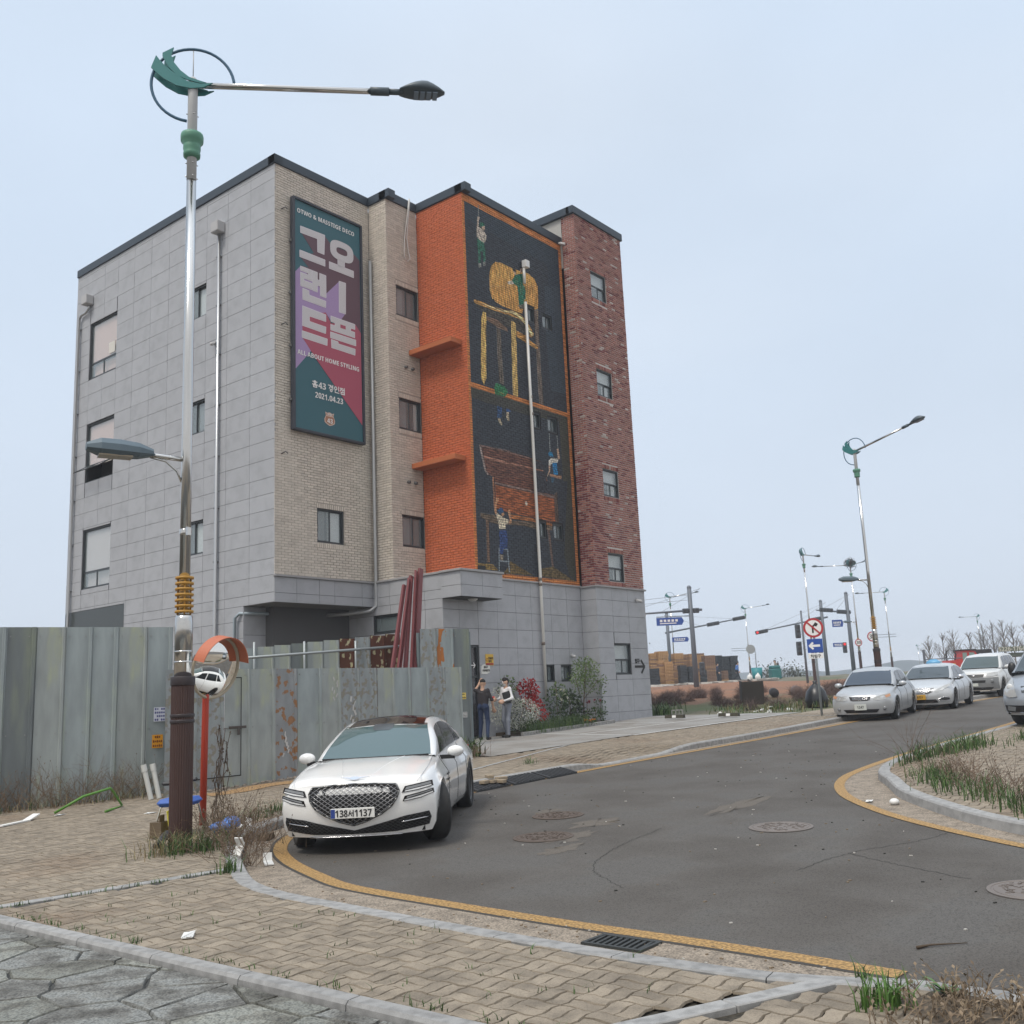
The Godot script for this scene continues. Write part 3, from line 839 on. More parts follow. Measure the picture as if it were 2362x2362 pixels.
# ---------------------------------------------------------------- the mural: one kind of brushwork, a colour and an outline in centimetres per painted shape
const MURAL := [
	"w 3a4550|1,1260 517,1260 452,1184 11,1202",
	"w 38424e|517,1260 521,1071 451,1050 452,1184",
	"w 414c57|518,1121 525,705 434,700 422,878 427,1093",
	"v d9a45a|151,1096 187,1103 248,1103 299,1108 337,1112 369,1103 387,1080 388,1031 127,953 117,981 117,1037 127,1071",
	"v cf9a55|118,997 388,1081 388,1038 381,993 362,984 333,984 301,985 289,948 243,945 182,944 141,950 125,971",
	"h b98c50|31,921 41,928 93,930 140,929 181,933 227,943 261,945 292,938 328,915 348,892 349,882 334,870 321,872 326,886 296,915 259,923 210,920 139,915 92,914 53,912 33,914",
	"h e6cf98|70,923 139,926 181,930 227,941 261,942 288,934 342,892 346,883 336,876 302,912 281,923 242,933 181,925 93,921",
	"d 4a4743|33,914 92,913 139,913 210,917 259,921 296,911 322,885 318,871 263,881 207,878 137,883 71,896 46,902",
	"h 7d6250|93,883 149,886 201,872 203,858 147,860 93,870",
	"v d9b36a|76,895 93,896 93,878 86,790 79,663 67,638 57,652 52,666 66,871",
	"v 6a5f55|144,861 163,854 165,825 166,752 170,662 146,665 142,746",
	"v cfae6b|224,903 237,906 250,900 248,833 244,711 243,644 216,639 217,724 220,825",
	"v cfae6b|218,716 246,722 245,635 217,636",
	"v 77685d|359,981 382,987 379,929 379,866 380,722 384,675 358,669 359,820 357,923",
	"v 6f6259|359,748 382,754 386,636 361,636",
	"h c08e4e|251,875 287,873 321,870 325,859 371,850 370,839 357,837 297,845 250,853",
	"f 9a9d98|74,1276 77,1277 77,1234 73,1233",
	"f c9b6a4|67,1230 78,1234 79,1229 72,1212 73,1196 61,1190 64,1203",
	"f 2f6e58|78,1210 88,1219 100,1219 105,1212 87,1201 78,1198",
	"f c9ad98|87,1201 104,1210 105,1197 95,1188 87,1193",
	"f c4b8ab|60,1191 71,1197 98,1191 111,1179 108,1160 98,1145 78,1145 60,1157",
	"f 35705c|61,1151 96,1145 101,1133 103,1097 97,1077 89,1076 89,1109 79,1113 75,1066 63,1062 64,1104 60,1129",
	"f 8d8f89|63,1060 78,1067 78,1051 64,1046",
	"f 8d8f89|88,1074 102,1079 102,1066 89,1060",
	"f 1f2430|245,1101 261,1104 266,1093 262,1084 251,1090",
	"f c8a48c|249,1094 262,1094 266,1085 256,1081",
	"f c8a48c|290,1115 300,1120 295,1102 286,1099",
	"f 23705a|259,1082 285,1095 301,1100 303,1080 300,1064 313,1041 312,1008 278,998 269,1044 244,1047 239,1055",
	"f 23705a|270,1044 310,1056 315,1037 305,1013 298,984 278,968 271,982 271,1013",
	"f d6cfc4|215,1044 239,1055 251,1049 244,1043 216,1035",
	"f 6b6660|268,973 302,987 302,970 275,963",
	"f 2f7a50|133,661 153,658 171,659 185,649 187,638 173,623 124,611 120,629 118,644 124,655",
	"f 33507a|130,604 156,611 152,547 140,543 127,542",
	"f 3b62a0|144,607 171,617 193,594 198,575 177,571 175,584",
	"f b8a98f|130,539 143,541 153,522 148,518 133,528",
	"f b8a98f|177,569 190,572 189,541 183,539 173,553",
	"w 454540|0,619 523,620 473,593 301,582 66,581 0,584",
	"w 4c4b42|523,620 525,383 477,376 473,593",
	"w 47473f|505,396 526,399 520,24 482,44 459,111",
	"h 6a463b|30,433 290,432 355,429 379,377 385,363 95,322 90,338 63,342 50,362",
	"h 6b4438|100,337 324,370 371,365 396,323 419,318 432,327 438,334 438,221 368,219 94,233 99,318",
	"d 3b3b42|314,426 355,427 376,378 378,362 311,353",
	"d 3b3d45|312,368 369,376 396,323 419,320 308,317",
	"v a08f88|30,432 38,432 49,399 60,352 73,340 65,338 52,351",
	"h a87561|51,400 168,397 290,400 362,399 362,393 287,392 167,391 52,394",
	"h 7d625b|30,433 171,437 290,433 290,429 170,432 40,428",
	"v a06e50|89,335 98,337 97,233 91,233",
	"h 857069|101,320 286,318 420,315 419,308 286,312 100,314",
	"h 9a5733|103,310 292,309 418,307 418,224 298,227 178,226 105,234",
	"p d8d2c4|254,275 263,277 267,271 264,263 256,262 252,268",
	"h a86a3c|175,224 297,223 400,217 399,207 293,211 177,208",
	"h 6a5a4b|23,210 92,211 108,202 177,202 293,209 399,207 398,193 291,188 235,191 158,187 107,183 60,186 23,197",
	"v 5a4a42|422,324 438,334 438,221 420,223",
	"v 7a5e4c|49,193 63,188 60,56 47,55",
	"v 6f5a50|370,194 384,192 399,34 388,34",
	"v 66544a|308,165 319,164 320,80 313,53 307,117",
	"d 8a7140|1,49 74,51 100,33 0,31",
	"d 6e5a36|162,68 224,47 282,29 125,26 149,49",
	"d 6a5a3e|311,53 390,67 520,23 312,29",
	"f 31487c|111,162 150,168 154,141 150,107 130,104 126,87 111,88 112,128",
	"f d8cbb4|98,212 107,220 131,210 162,204 160,191 147,186 146,173 112,168 109,191",
	"p c99872|103,269 117,269 115,260 103,245 102,227 104,218 97,213 91,227 98,254",
	"p c99872|159,235 171,239 175,213 178,200 173,192 162,191 168,205 161,224",
	"p 2c5784|107,229 125,240 137,235 138,225 118,219",
	"p c99872|127,220 138,226 142,219 134,212 127,213",
	"p 8b959c|105,106 111,107 106,31 101,31",
	"p 8b959c|147,105 153,106 158,31 152,31",
	"p 8b959c|127,105 153,106 153,102 127,102",
	"p 8b959c|105,66 154,68 154,63 105,62",
	"p 9c8f7c|112,86 126,85 125,67 111,68",
	"p 8c9190|407,543 412,544 411,454 406,453",
	"p 8c9190|452,550 456,551 458,492 454,491",
	"p c9a890|449,490 460,493 465,458 459,451 451,458",
	"p c9a890|396,421 406,421 402,400 386,380 383,381 396,403",
	"p 2c86b4|398,466 407,473 420,471 428,458 412,456 399,456",
	"f ddd5c8|399,440 415,451 458,455 450,440 416,430 406,421 396,423",
	"f 2a7cb0|418,433 446,439 449,395 423,391",
	"p b48a6e|400,393 446,392 469,396 467,382 399,384",
	"p 3a5f78|405,381 427,381 419,364 409,360",
]
func paint(im: Image,poly: PackedVector2Array,c: Color,fx: float,fy: float,amp: float,n: FastNoiseLite) -> void:
	var lo := poly[0]; var hi := poly[0]
	for p in poly: lo = lo.min(p); hi = hi.max(p)
	for y in range(maxi(0,int(lo.y)),mini(im.get_height(),int(hi.y) + 1)):
		var xs := []
		for i in poly.size():
			var a := poly[i]; var b := poly[(i + 1) % poly.size()]
			if (a.y <= y + .5) != (b.y <= y + .5): xs.append(a.x + (y + .5 - a.y)/(b.y - a.y)*(b.x - a.x))
		xs.sort()
		for k in range(0,xs.size() - 1,2):
			for x in range(maxi(0,int(round(xs[k]))),mini(im.get_width(),int(round(xs[k + 1])))):
				var v := 1.0 + amp*n.get_noise_2d(x*fx,y*fy)
				im.set_pixel(x,y,Color(c.r*v,c.g*v,c.b*v))

func line(im: Image,a: Vector2,b: Vector2,c: Color,w := 1.0,alpha := 1.0) -> void:
	var l := maxi(1,int(a.distance_to(b)*1.5))
	for i in l + 1:
		var p := a.lerp(b,float(i)/l)
		for dx in range(int(ceil(w))):
			var x := int(p.x + dx - w*.5)
			var y := int(p.y)
			if x >= 0 and y >= 0 and x < im.get_width() and y < im.get_height(): im.set_pixel(x,y,im.get_pixel(x,y).lerp(c,alpha))

func painted_walls(b: Node3D,_th: Array) -> void:
	var n := FastNoiseLite.new()
	n.noise_type = FastNoiseLite.TYPE_SIMPLEX; n.seed = 3; n.frequency = .1; n.fractal_octaves = 3
	var W := 480
	var H := 1120
	var im := Image.create(W,H,false,Image.FORMAT_RGB8)
	var full := PackedVector2Array([Vector2(0,0),Vector2(W,0),Vector2(W,H),Vector2(0,H)])
	paint(im,full,Color("c98048"),.12,1.1,.22,n)
	var to := func(p: Vector2) -> Vector2: return Vector2((p.x/100.0 + .11)/5.53*W,(1.0 - p.y/1290.0)*H)
	var poly := func(s: String) -> PackedVector2Array:
		var out := PackedVector2Array()
		for p in pts(s,1.0): out.append(to.call(p))
		return out
	for q in ["2,1263 525,1266 525,636 2,636","2,618 525,618 525,24 2,24"]:
		paint(im,poly.call(q),Color("3a4049"),.25,1.3,.22,n)
	for l in 260:   # loose brush strokes on the dark ground
		var p := Vector2(R.randf_range(5,515),R.randf_range(30,1255))
		if p.y > 610 and p.y < 645: continue
		var c := Color("3d444b") if R.randf() < .6 else Color("23262b")
		var q: Vector2 = p + Vector2(R.randf_range(-30,30),R.randf_range(-4,4)) if R.randf() < .6 else p + Vector2(R.randf_range(-4,4),R.randf_range(-60,-20))
		q = Vector2(clampf(q.x,3,523),clampf(q.y,26,1262))
		if (p.y > 625) != (q.y > 625): continue
		line(im,to.call(p),to.call(q),c,2.0,.35)
	for s in MURAL:
		var a: PackedStringArray = s.split("|")
		var c := Color(a[0].substr(2))
		var k := a[0][0]
		var f: Vector2 = {"w": Vector2(.3,1.2),"v": Vector2(2.2,.18),"h": Vector2(.22,2.0),"d": Vector2(.5,.8),"f": Vector2(1.3,.7),"p": Vector2(1,1)}[k]
		var pl: PackedVector2Array = poly.call(a[1])
		paint(im,pl,c,f.x,f.y,{"w": .14,"v": .5,"h": .55,"d": .4,"f": .45,"p": .15}[k],n)
		if k in ["v","h","f"]:
			for i in pl.size(): line(im,pl[i],pl[(i + 1) % pl.size()],Color("1d1d20") if i % 3 else c.lightened(.3),1.0,.65)
	# woven lines on the chair back, curls of grain on the painted frame
	for i in 30:
		var x := 130 + i*8.5
		var top: float = 1085 if x < 360 else 1060
		for j in 3:
			var y0: float = R.randf_range(950,top - 30)
			if y0 < 1000 - (x - 120)*.2: continue
			line(im,to.call(Vector2(x,y0)),to.call(Vector2(x + 4,y0 + R.randf_range(20,55))),Color("f0d9a0") if (i + j) % 2 else Color("9c6a34"),1.0,.4)
	for i in 90:
		var p := Vector2(R.randf_range(0,540),4 + R.randf()*16) if i % 3 == 0 else Vector2(R.randf_range(0,530),R.randf_range(620,634)) if i % 3 == 1 else Vector2(R.randf_range(-9,0),R.randf_range(20,1260))
		var q: Vector2 = p + (Vector2(R.randf_range(10,30),R.randf_range(-3,3)) if i % 3 < 2 else Vector2(3,R.randf_range(-30,30)))
		line(im,to.call(p),to.call(q),Color("6b3414") if i % 2 else Color("e0964e"),1.0,.6)
	for i in 44:   # brick joints that show through the paint
		pass
	var tex := ImageTexture.create_from_image(im)
	var pm := mat("mural_paint",Color.WHITE,.75)
	pm.albedo_texture = tex
	var h := YT - YG
	var white := func() -> Color: return Color.WHITE
	# openings of the mural wall
	var o := Vector3(XO,YG,ZM - .016)
	var holes := []
	for q in [[25.83,12.92,26.42,13.47],[26.87,12.90,27.44,13.45],[25.87,9.05,26.45,9.60],[26.86,9.05,27.43,9.60],[25.93,5.22,26.49,5.79],[26.88,5.22,27.43,5.79]]: holes.append([q[0] - XO,q[1] - YG,q[2] - XO,q[3] - YG])
	var ms := Shape.new()
	wall_face(ms,o,Vector3.RIGHT,Vector3.BACK,XT - XO,h,holes,.14)
	world_obj("mural_wall",ms,mat("painted_joint",lin(.03,.03,.032),.9),b)
	stuff(world_obj("painted_brickwork",brick_mesh(brick_list(XT - XO,h,holes,.243,.081,false),o,Vector3.RIGHT,Vector3.BACK,.014,white,XT - XO,12.9,.06),pm,b))
	var greyb := mat("blind_and_room_grey",lin(.16,.17,.18),.8)
	for k in 6: window_in(b,o,Vector3.RIGHT,Vector3.BACK,holes[k],"slide",[[0,0,1,1,.35,mat("window_dark",lin(.02,.022,.025),.7)],[.5,.05,.9,.95,.15,greyb]])  # the full dark board behind each pane stands for the unlit room
	# the orange wall with its painted wood grain
	var iw := 256
	var ih := 1024
	var om := Image.create(iw,ih,false,Image.FORMAT_RGB8)
	paint(om,PackedVector2Array([Vector2(0,0),Vector2(iw,0),Vector2(iw,ih),Vector2(0,ih)]),Color("bd6540"),.25,1.4,.10,n)
	for i in 900:
		var p := Vector2(R.randf()*iw,pow(R.randf(),.8)*ih)
		var l := R.randf_range(4,22)
		var dark := R.randf() < .75
		line(om,p,p + Vector2(l,R.randf_range(-1.5,1.5)),Color("7d3216") if dark else Color("e09a72"),1.0,R.randf_range(.15,.7))
	for i in 9:
		var c := Vector2(R.randf_range(50,iw - 50),R.randf()*ih)
		for t in 24: line(om,c + Vector2(cos(t*.26)*22,sin(t*.26)*5),c + Vector2(cos((t + 1)*.26)*22,sin((t + 1)*.26)*5),Color("86381a"),1.0,.5)
	var ot := ImageTexture.create_from_image(om)
	var orm := mat("orange_paint",Color.WHITE,.78)
	orm.albedo_texture = ot
	var os := Shape.new()
	var oo := Vector3(XO + .016,YG,ZB2)
	wall_face(os,oo,Vector3.BACK,Vector3.LEFT,ZM - ZB2,h,[],.1)
	world_obj("orange_wall",os,mat("orange_joint",lin(.30,.09,.035),.9),b)
	stuff(world_obj("orange_brickwork",brick_mesh(brick_list(ZM - ZB2,h,[],.243,.081,false),oo,Vector3.BACK,Vector3.LEFT,.014,white,ZM - ZB2,h),orm,b))
	var vent := Shape.new()
	vent.box(Vector3(23.0,3.93,ZM + .01),Vector3(.34,.2,.03))
	world_obj("vent_grille",vent,mat("window_dark",lin(.02,.022,.025),.7),b)
# ---------------------------------------------------------------- the ground
const KERB := "595,120 595,0 595,-120 592,-207 580,-235 568,-282 566,-326 566,-400 569,-461 575,-560 584,-660 593,-754 609,-816 638,-873 685,-950 740,-1030 810,-1115 880,-1170 960,-1200 1100,-1205 1300,-1200 1530,-1184 1650,-1172 1800,-1164 2000,-1157 2100,-1147 2370,-1122 2930,-1105 4000,-1060 7000,-930"
const ISLAND := "7000,-420 4000,-520 2500,-575 2120,-597 1825,-602 1690,-592 1580,-565 1500,-525 1372,-462 1220,-347 1145,-266 1040,-100 980,100 960,400 950,1500"
const YELLOW := "637,-226 643,-292 648,-374 652,-490 661,-615 677,-772 702,-845 742,-940 785,-1015 830,-1070 876,-1110 960,-1145 1100,-1163 1300,-1166 1519,-1158 1800,-1142 1954,-1127 2345,-1095 2800,-1068 4000,-1018 7000,-890"
const YELLOW_ISLAND := "7000,-485 4000,-580 2500,-622 1911,-640 1633,-628 1501,-596 1375,-535 1229,-420 1093,-262 990,-90 925,110 905,400 895,1500"

func sheet(poly: PackedVector2Array,up: float,step := 1.5) -> Shape:   # a flat piece of the sloping ground, cut into strips so that it follows the slope
	var s := Shape.new(true)
	var lo := 1e9; var hi := -1e9; var za := 1e9; var zb := -1e9
	for p in poly: lo = minf(lo,p.x); hi = maxf(hi,p.x); za = minf(za,p.y); zb = maxf(zb,p.y)
	var x := lo
	var f := 1.0 if up > .08 and up < .13 else 0.0
	while x < hi:
		var x1 := minf(x + step,hi)
		for zc in ([[za - 1,zb + 1]] if up < .09 or x > 21.5 or x < 15.5 else [[za - 1,-13.6],[-13.6,-13.1],[-13.1,-12.6],[-12.6,-12.1],[-12.1,zb + 1]]): for c in Geometry2D.intersect_polygons(poly,PackedVector2Array([Vector2(x,zc[0]),Vector2(x1,zc[0]),Vector2(x1,zc[1]),Vector2(x,zc[1])])):
			var t := Geometry2D.triangulate_polygon(c)
			for i in range(0,t.size(),3):
				var a := c[t[i]]; var b := c[t[i + 1]]; var d := c[t[i + 2]]
				if (b - a).cross(d - a) > 0: var w := b; b = d; d = w
				s.tri(on(a.x,a.y,up - dip(a.x,a.y)*f),on(b.x,b.y,up - dip(b.x,b.y)*f),on(d.x,d.y,up - dip(d.x,d.y)*f))
		x = x1
		if x > 40: step = 6.0
	return s

func resample(l: PackedVector2Array,step: float) -> PackedVector2Array:
	var c := Curve2D.new()
	for i in l.size():
		var t := (l[mini(i + 1,l.size() - 1)] - l[maxi(i - 1,0)])*.16
		var din := t if i == 0 else t.normalized()*l[i].distance_to(l[i - 1])*.3
		var dout := t if i == l.size() - 1 else t.normalized()*l[i].distance_to(l[i + 1])*.3
		c.add_point(l[i],-din,dout)
	c.bake_interval = .1
	var n := maxi(2,int(c.get_baked_length()/step))
	var out := PackedVector2Array()
	for i in n + 1: out.append(c.sample_baked(c.get_baked_length()*i/n))
	return out

func side_of(l: PackedVector2Array,i: int) -> Vector2:   # left of the way
	var d := (l[mini(i + 1,l.size() - 1)] - l[maxi(i - 1,0)]).normalized()
	return Vector2(d.y,-d.x)

func ribbon(l: PackedVector2Array,a: float,b: float,up: float) -> Shape:
	var s := Shape.new(true)
	for i in l.size() - 1:
		var n0 := side_of(l,i); var n1 := side_of(l,i + 1)
		var p0 := l[i] + n0*a; var q0 := l[i] + n0*b; var p1 := l[i + 1] + n1*a; var q1 := l[i + 1] + n1*b
		s.quad(on(p0.x,p0.y,up),on(p1.x,p1.y,up),on(q1.x,q1.y,up),on(q0.x,q0.y,up))
	return s

func drop(x: float,z: float) -> float:   # height of the kerb: lowered at the driveway
	return .125 if z > -9 else .125 - .1*smoothstep(16.2,17.4,x)*(1.0 - smoothstep(19.2,20.8,x))

func kerb_run(name_of: String,l: PackedVector2Array,label: String,width: float,stone := 1.0) -> void:
	var root := Node3D.new()
	root.name = name_of
	add_child(root)
	root.set_meta("kind","structure"); root.set_meta("label",label)
	var mats := []
	for k in 3:
		var v: float = [.34,.37,.32][k]
		mats.append(grain(mat("kerb_%d" % k,lin(v,v*.99,v*.97),.8),noise_tex("speck",.35,.74,1.2),1.1,noise_tex("dirt",.02,.8,1.1,FastNoiseLite.TYPE_SIMPLEX,5),.6))
	var d := resample(l,.25)
	var k := 0
	var per := int(stone/.25)
	var i := 0
	while i < d.size() - 1:
		var e := mini(i + per,d.size() - 1)
		var s := Shape.new()
		var rings := []
		for j in range(i,e + 1):
			var n := side_of(d,j)
			var p := d[j]
			var t := Vector2.ZERO
			if j == i: t = (d[j + 1] - d[j]).normalized()*.004
			if j == e: t = (d[j - 1] - d[j]).normalized()*.004
			p += t
			var h := drop(p.x,p.y)
			var q := p + n*width
			var f := func(w: float,y: float) -> Vector3: return on(p.x,p.y,y) + Vector3(n.x,0,n.y)*w
			rings.append([f.call(0.0,-.05),f.call(.012,h - .02),f.call(.03,h),f.call(width - .01,h + .004),f.call(width,h - .006),f.call(width,-.05)])
		s.loft(rings,true,true,true)
		var m := obj("kerb_stone",s,mats[k % 3 if R.randf() < .7 else (k + 1) % 3],root)
		k += 1
		i = e
		if d[mini(i,d.size() - 1)].x > 40: per = 24

func dip(x: float,z: float) -> float:   # the pavement slopes down to the lowered kerb
	if z > -9.0: return 0.0
	return .1*smoothstep(16.2,17.4,x)*(1.0 - smoothstep(19.2,20.8,x))*smoothstep(-13.6,-12.0,z)

func inside(poly: PackedVector2Array,p: Vector2) -> bool:
	return Geometry2D.is_point_in_polygon(p,poly)

func make_ground() -> void:
	var speck := noise_tex("speck",.35,.74,1.2)
	var s := Shape.new(true)
	s.grid(func(u: float,v: float) -> Vector3:
		var x := lerpf(-150,420,u)
		return on(x,lerpf(150,-420,v),-.08),190,1)
	ground_piece("ground",s,grain(mat("earth",lin(.20,.16,.115),.95),noise_tex("soil",.03,.55,1.3,FastNoiseLite.TYPE_SIMPLEX,5),.5,noise_tex("blot",.012,.94,1.05),.05))
	# asphalt
	var asphalt := bumpy(grain(mat("asphalt",lin(.105,.098,.090),.88),noise_tex("tar",.2,.6,1.4,FastNoiseLite.TYPE_VALUE,2,1024),.55,noise_tex("worn",.008,.86,1.09,FastNoiseLite.TYPE_SIMPLEX,6,512,.03),.11),bump_tex("tarbump",.4,4.0),.5)
	ground_piece("road",sheet(PackedVector2Array([Vector2(4.4,60),Vector2(4.4,-12.6),Vector2(130,-12.6),Vector2(130,60)]),0),asphalt,"grey asphalt street that climbs to the right past the building")
	var kl := resample(pts(KERB),.25)
	var il := resample(pts(ISLAND),.25)
	var gut := bumpy(grain(mat("gutter_concrete",lin(.36,.30,.235),.9),noise_tex("gravel",.25,.5,1.3,FastNoiseLite.TYPE_VALUE,3),.7,noise_tex("dirt",.02,.8,1.1),.35),bump_tex("tarbump",.4,4.0),.4)
	# gutters run between the kerb and the yellow line
	var yl := resample(pts(YELLOW),.25)
	var gp := pts(YELLOW)
	var kp := pts(KERB)
	kp = kp.slice(4)
	kp.reverse()
	gp.append_array(kp)
	ground_piece("gutter",sheet(gp,.004),gut)
	var gi := pts(YELLOW_ISLAND)
	var ip := pts(ISLAND)
	ip.reverse()
	gi.append_array(ip)
	ground_piece("gutter",sheet(gi,.004),gut)
	var yellow := grain(mat("yellow_paint",lin(.46,.28,.10),.75),noise_tex("paintwear",.06,.55,1.12,FastNoiseLite.TYPE_SIMPLEX,5),.8)
	var ym := ground_piece("road_marking",ribbon(yl,-.085,.085,.008),yellow,"yellow edge line along the near gutter and far kerb")
	ground_piece("road_marking",ribbon(resample(pts(YELLOW_ISLAND),.25),-.075,.075,.008),yellow,"yellow edge line round the corner island")
	var seam := mat("tar_seam",lin(.05,.045,.04),.9)
	ground_piece("tar_seam",ribbon(yl,.085,.125,.007),seam)
	# kerbs
	kerb_run("kerb",pts(KERB),"grey granite kerb round the near corner and along the far pavement",.19)
	kerb_run("kerb_001",pts(ISLAND),"grey granite kerb round the weedy corner island",.19)
	# pavements
	var pave := PackedVector2Array()
	for i in kl.size():
		if kl[i].y > 0: continue
		pave.append(kl[i] + side_of(kl,i)*.13)
	var front := pave.duplicate()
	pave.append_array(PackedVector2Array([Vector2(70,-12.2),Vector2(45,-13.4),Vector2(30.4,-13.7),Vector2(23.0,-14.8),Vector2(17.7,-15.1),Vector2(17.0,-18.6),Vector2(9,-19.6),Vector2(-6,-25),Vector2(-8,-9.55),Vector2(4.12,-9.55),Vector2(4.12,0)]))
	var sand := grain(mat("joint_sand",lin(.05,.042,.03),.95),noise_tex("soil",.03,.55,1.3),1.2)
	ground_piece("pavement",sheet(pave,.092),sand,"pavement of tan interlocking concrete blocks")
	var isl := PackedVector2Array()
	for i in il.size(): isl.append(il[i] + side_of(il,i)*.13)
	var isl_front := isl.duplicate()
	isl.append_array(PackedVector2Array([Vector2(24,15),Vector2(70,6)]))
	ground_piece("pavement",sheet(isl,.092),sand,"block pavement of the corner island")
	var skirt := grain(mat("far_paving",lin(.30,.25,.19),.92),speck,.6,noise_tex("blot",.012,.94,1.05),.4)
	ground_piece("far_pavement",sheet(PackedVector2Array([Vector2(31,-11.2),Vector2(70,-9.4),Vector2(70,-12),Vector2(45,-13.4),Vector2(31,-13.7)]),.112),skirt)
	ground_piece("far_pavement",sheet(PackedVector2Array([Vector2(24,-5.5),Vector2(70,-3.9),Vector2(70,5),Vector2(24,12)]),.112),skirt)
	lay_pavers(pave,isl)
	# granite strips let into the pavement
	var strip := grain(mat("kerb_1",lin(.33,.33,.337),.8),speck,1.1)
	for q in [[Vector2(4.1,-9.52),Vector2(6.5,-9.16)],[Vector2(4.3,-3.03),Vector2(5.72,-2.38)]]:
		var root := Node3D.new()
		root.name = numbered("border_strip"); add_child(root); root.set_meta("kind","structure")
		var n := int((q[0] as Vector2).distance_to(q[1])/.6)
		for k in n:
			var a: Vector2 = (q[0] as Vector2).lerp(q[1],float(k)/n); var b: Vector2 = (q[0] as Vector2).lerp(q[1],(k + 1.0)/n)
			var sp := Shape.new()
			var c := (a + b)*.5
			var d := (b - a).normalized()
			sp.bevel_box(on(c.x,c.y,.085),Vector3(a.distance_to(b) - .006,.09,.13),.006,Basis(Vector3(d.x,0,d.y),Vector3.UP,Vector3(-d.y,0,d.x)))
			obj("strip_stone",sp,strip,root)
	# the low kerb and the stamped concrete in front of it
	kerb_run("low_kerb",PackedVector2Array([Vector2(3.96,-9.6),Vector2(3.96,-3),Vector2(3.96,1)]),"low granite kerb between the blocks and the stamped concrete",.13)
	stamped()
	# parking lot
	var lot := grain(mat("lot_concrete",lin(.30,.295,.285),.88),speck,.5,noise_tex("worn",.008,.86,1.09),.12)
	ground_piece("parking_lot",sheet(PackedVector2Array([Vector2(17.6,-15.1),Vector2(23.0,-14.8),Vector2(30.4,-13.7),Vector2(31.7,-13.6),Vector2(31.7,-19.3),Vector2(28.3,-19.3),Vector2(28.3,-19.9),Vector2(20.9,-19.9),Vector2(20.6,-18.2),Vector2(18.6,-17.6)]),.132,1.0),lot)
	var wl := mat("white_paint",lin(.62,.62,.61),.8)
	for q in [["2443,-1990 2353,-1684 2300,-1472",.09],["2353,-1684 2752,-1609 3160,-1530",.09],["2306,-1468 2475,-1446 3035,-1374",.1],["2840,-1925 2770,-1612",.08]]:
		ground_piece("parking_line",ribbon(resample(pts(q[0]),.5),-q[1]*.5,q[1]*.5,.138),wl)
	for q in ["1300,-1290 1760,-1420 2060,-1500","2950,-1125 3000,-1370"]: ground_piece("paving_joint",ribbon(resample(pts(q),.5),-.05,.05,.128),strip)

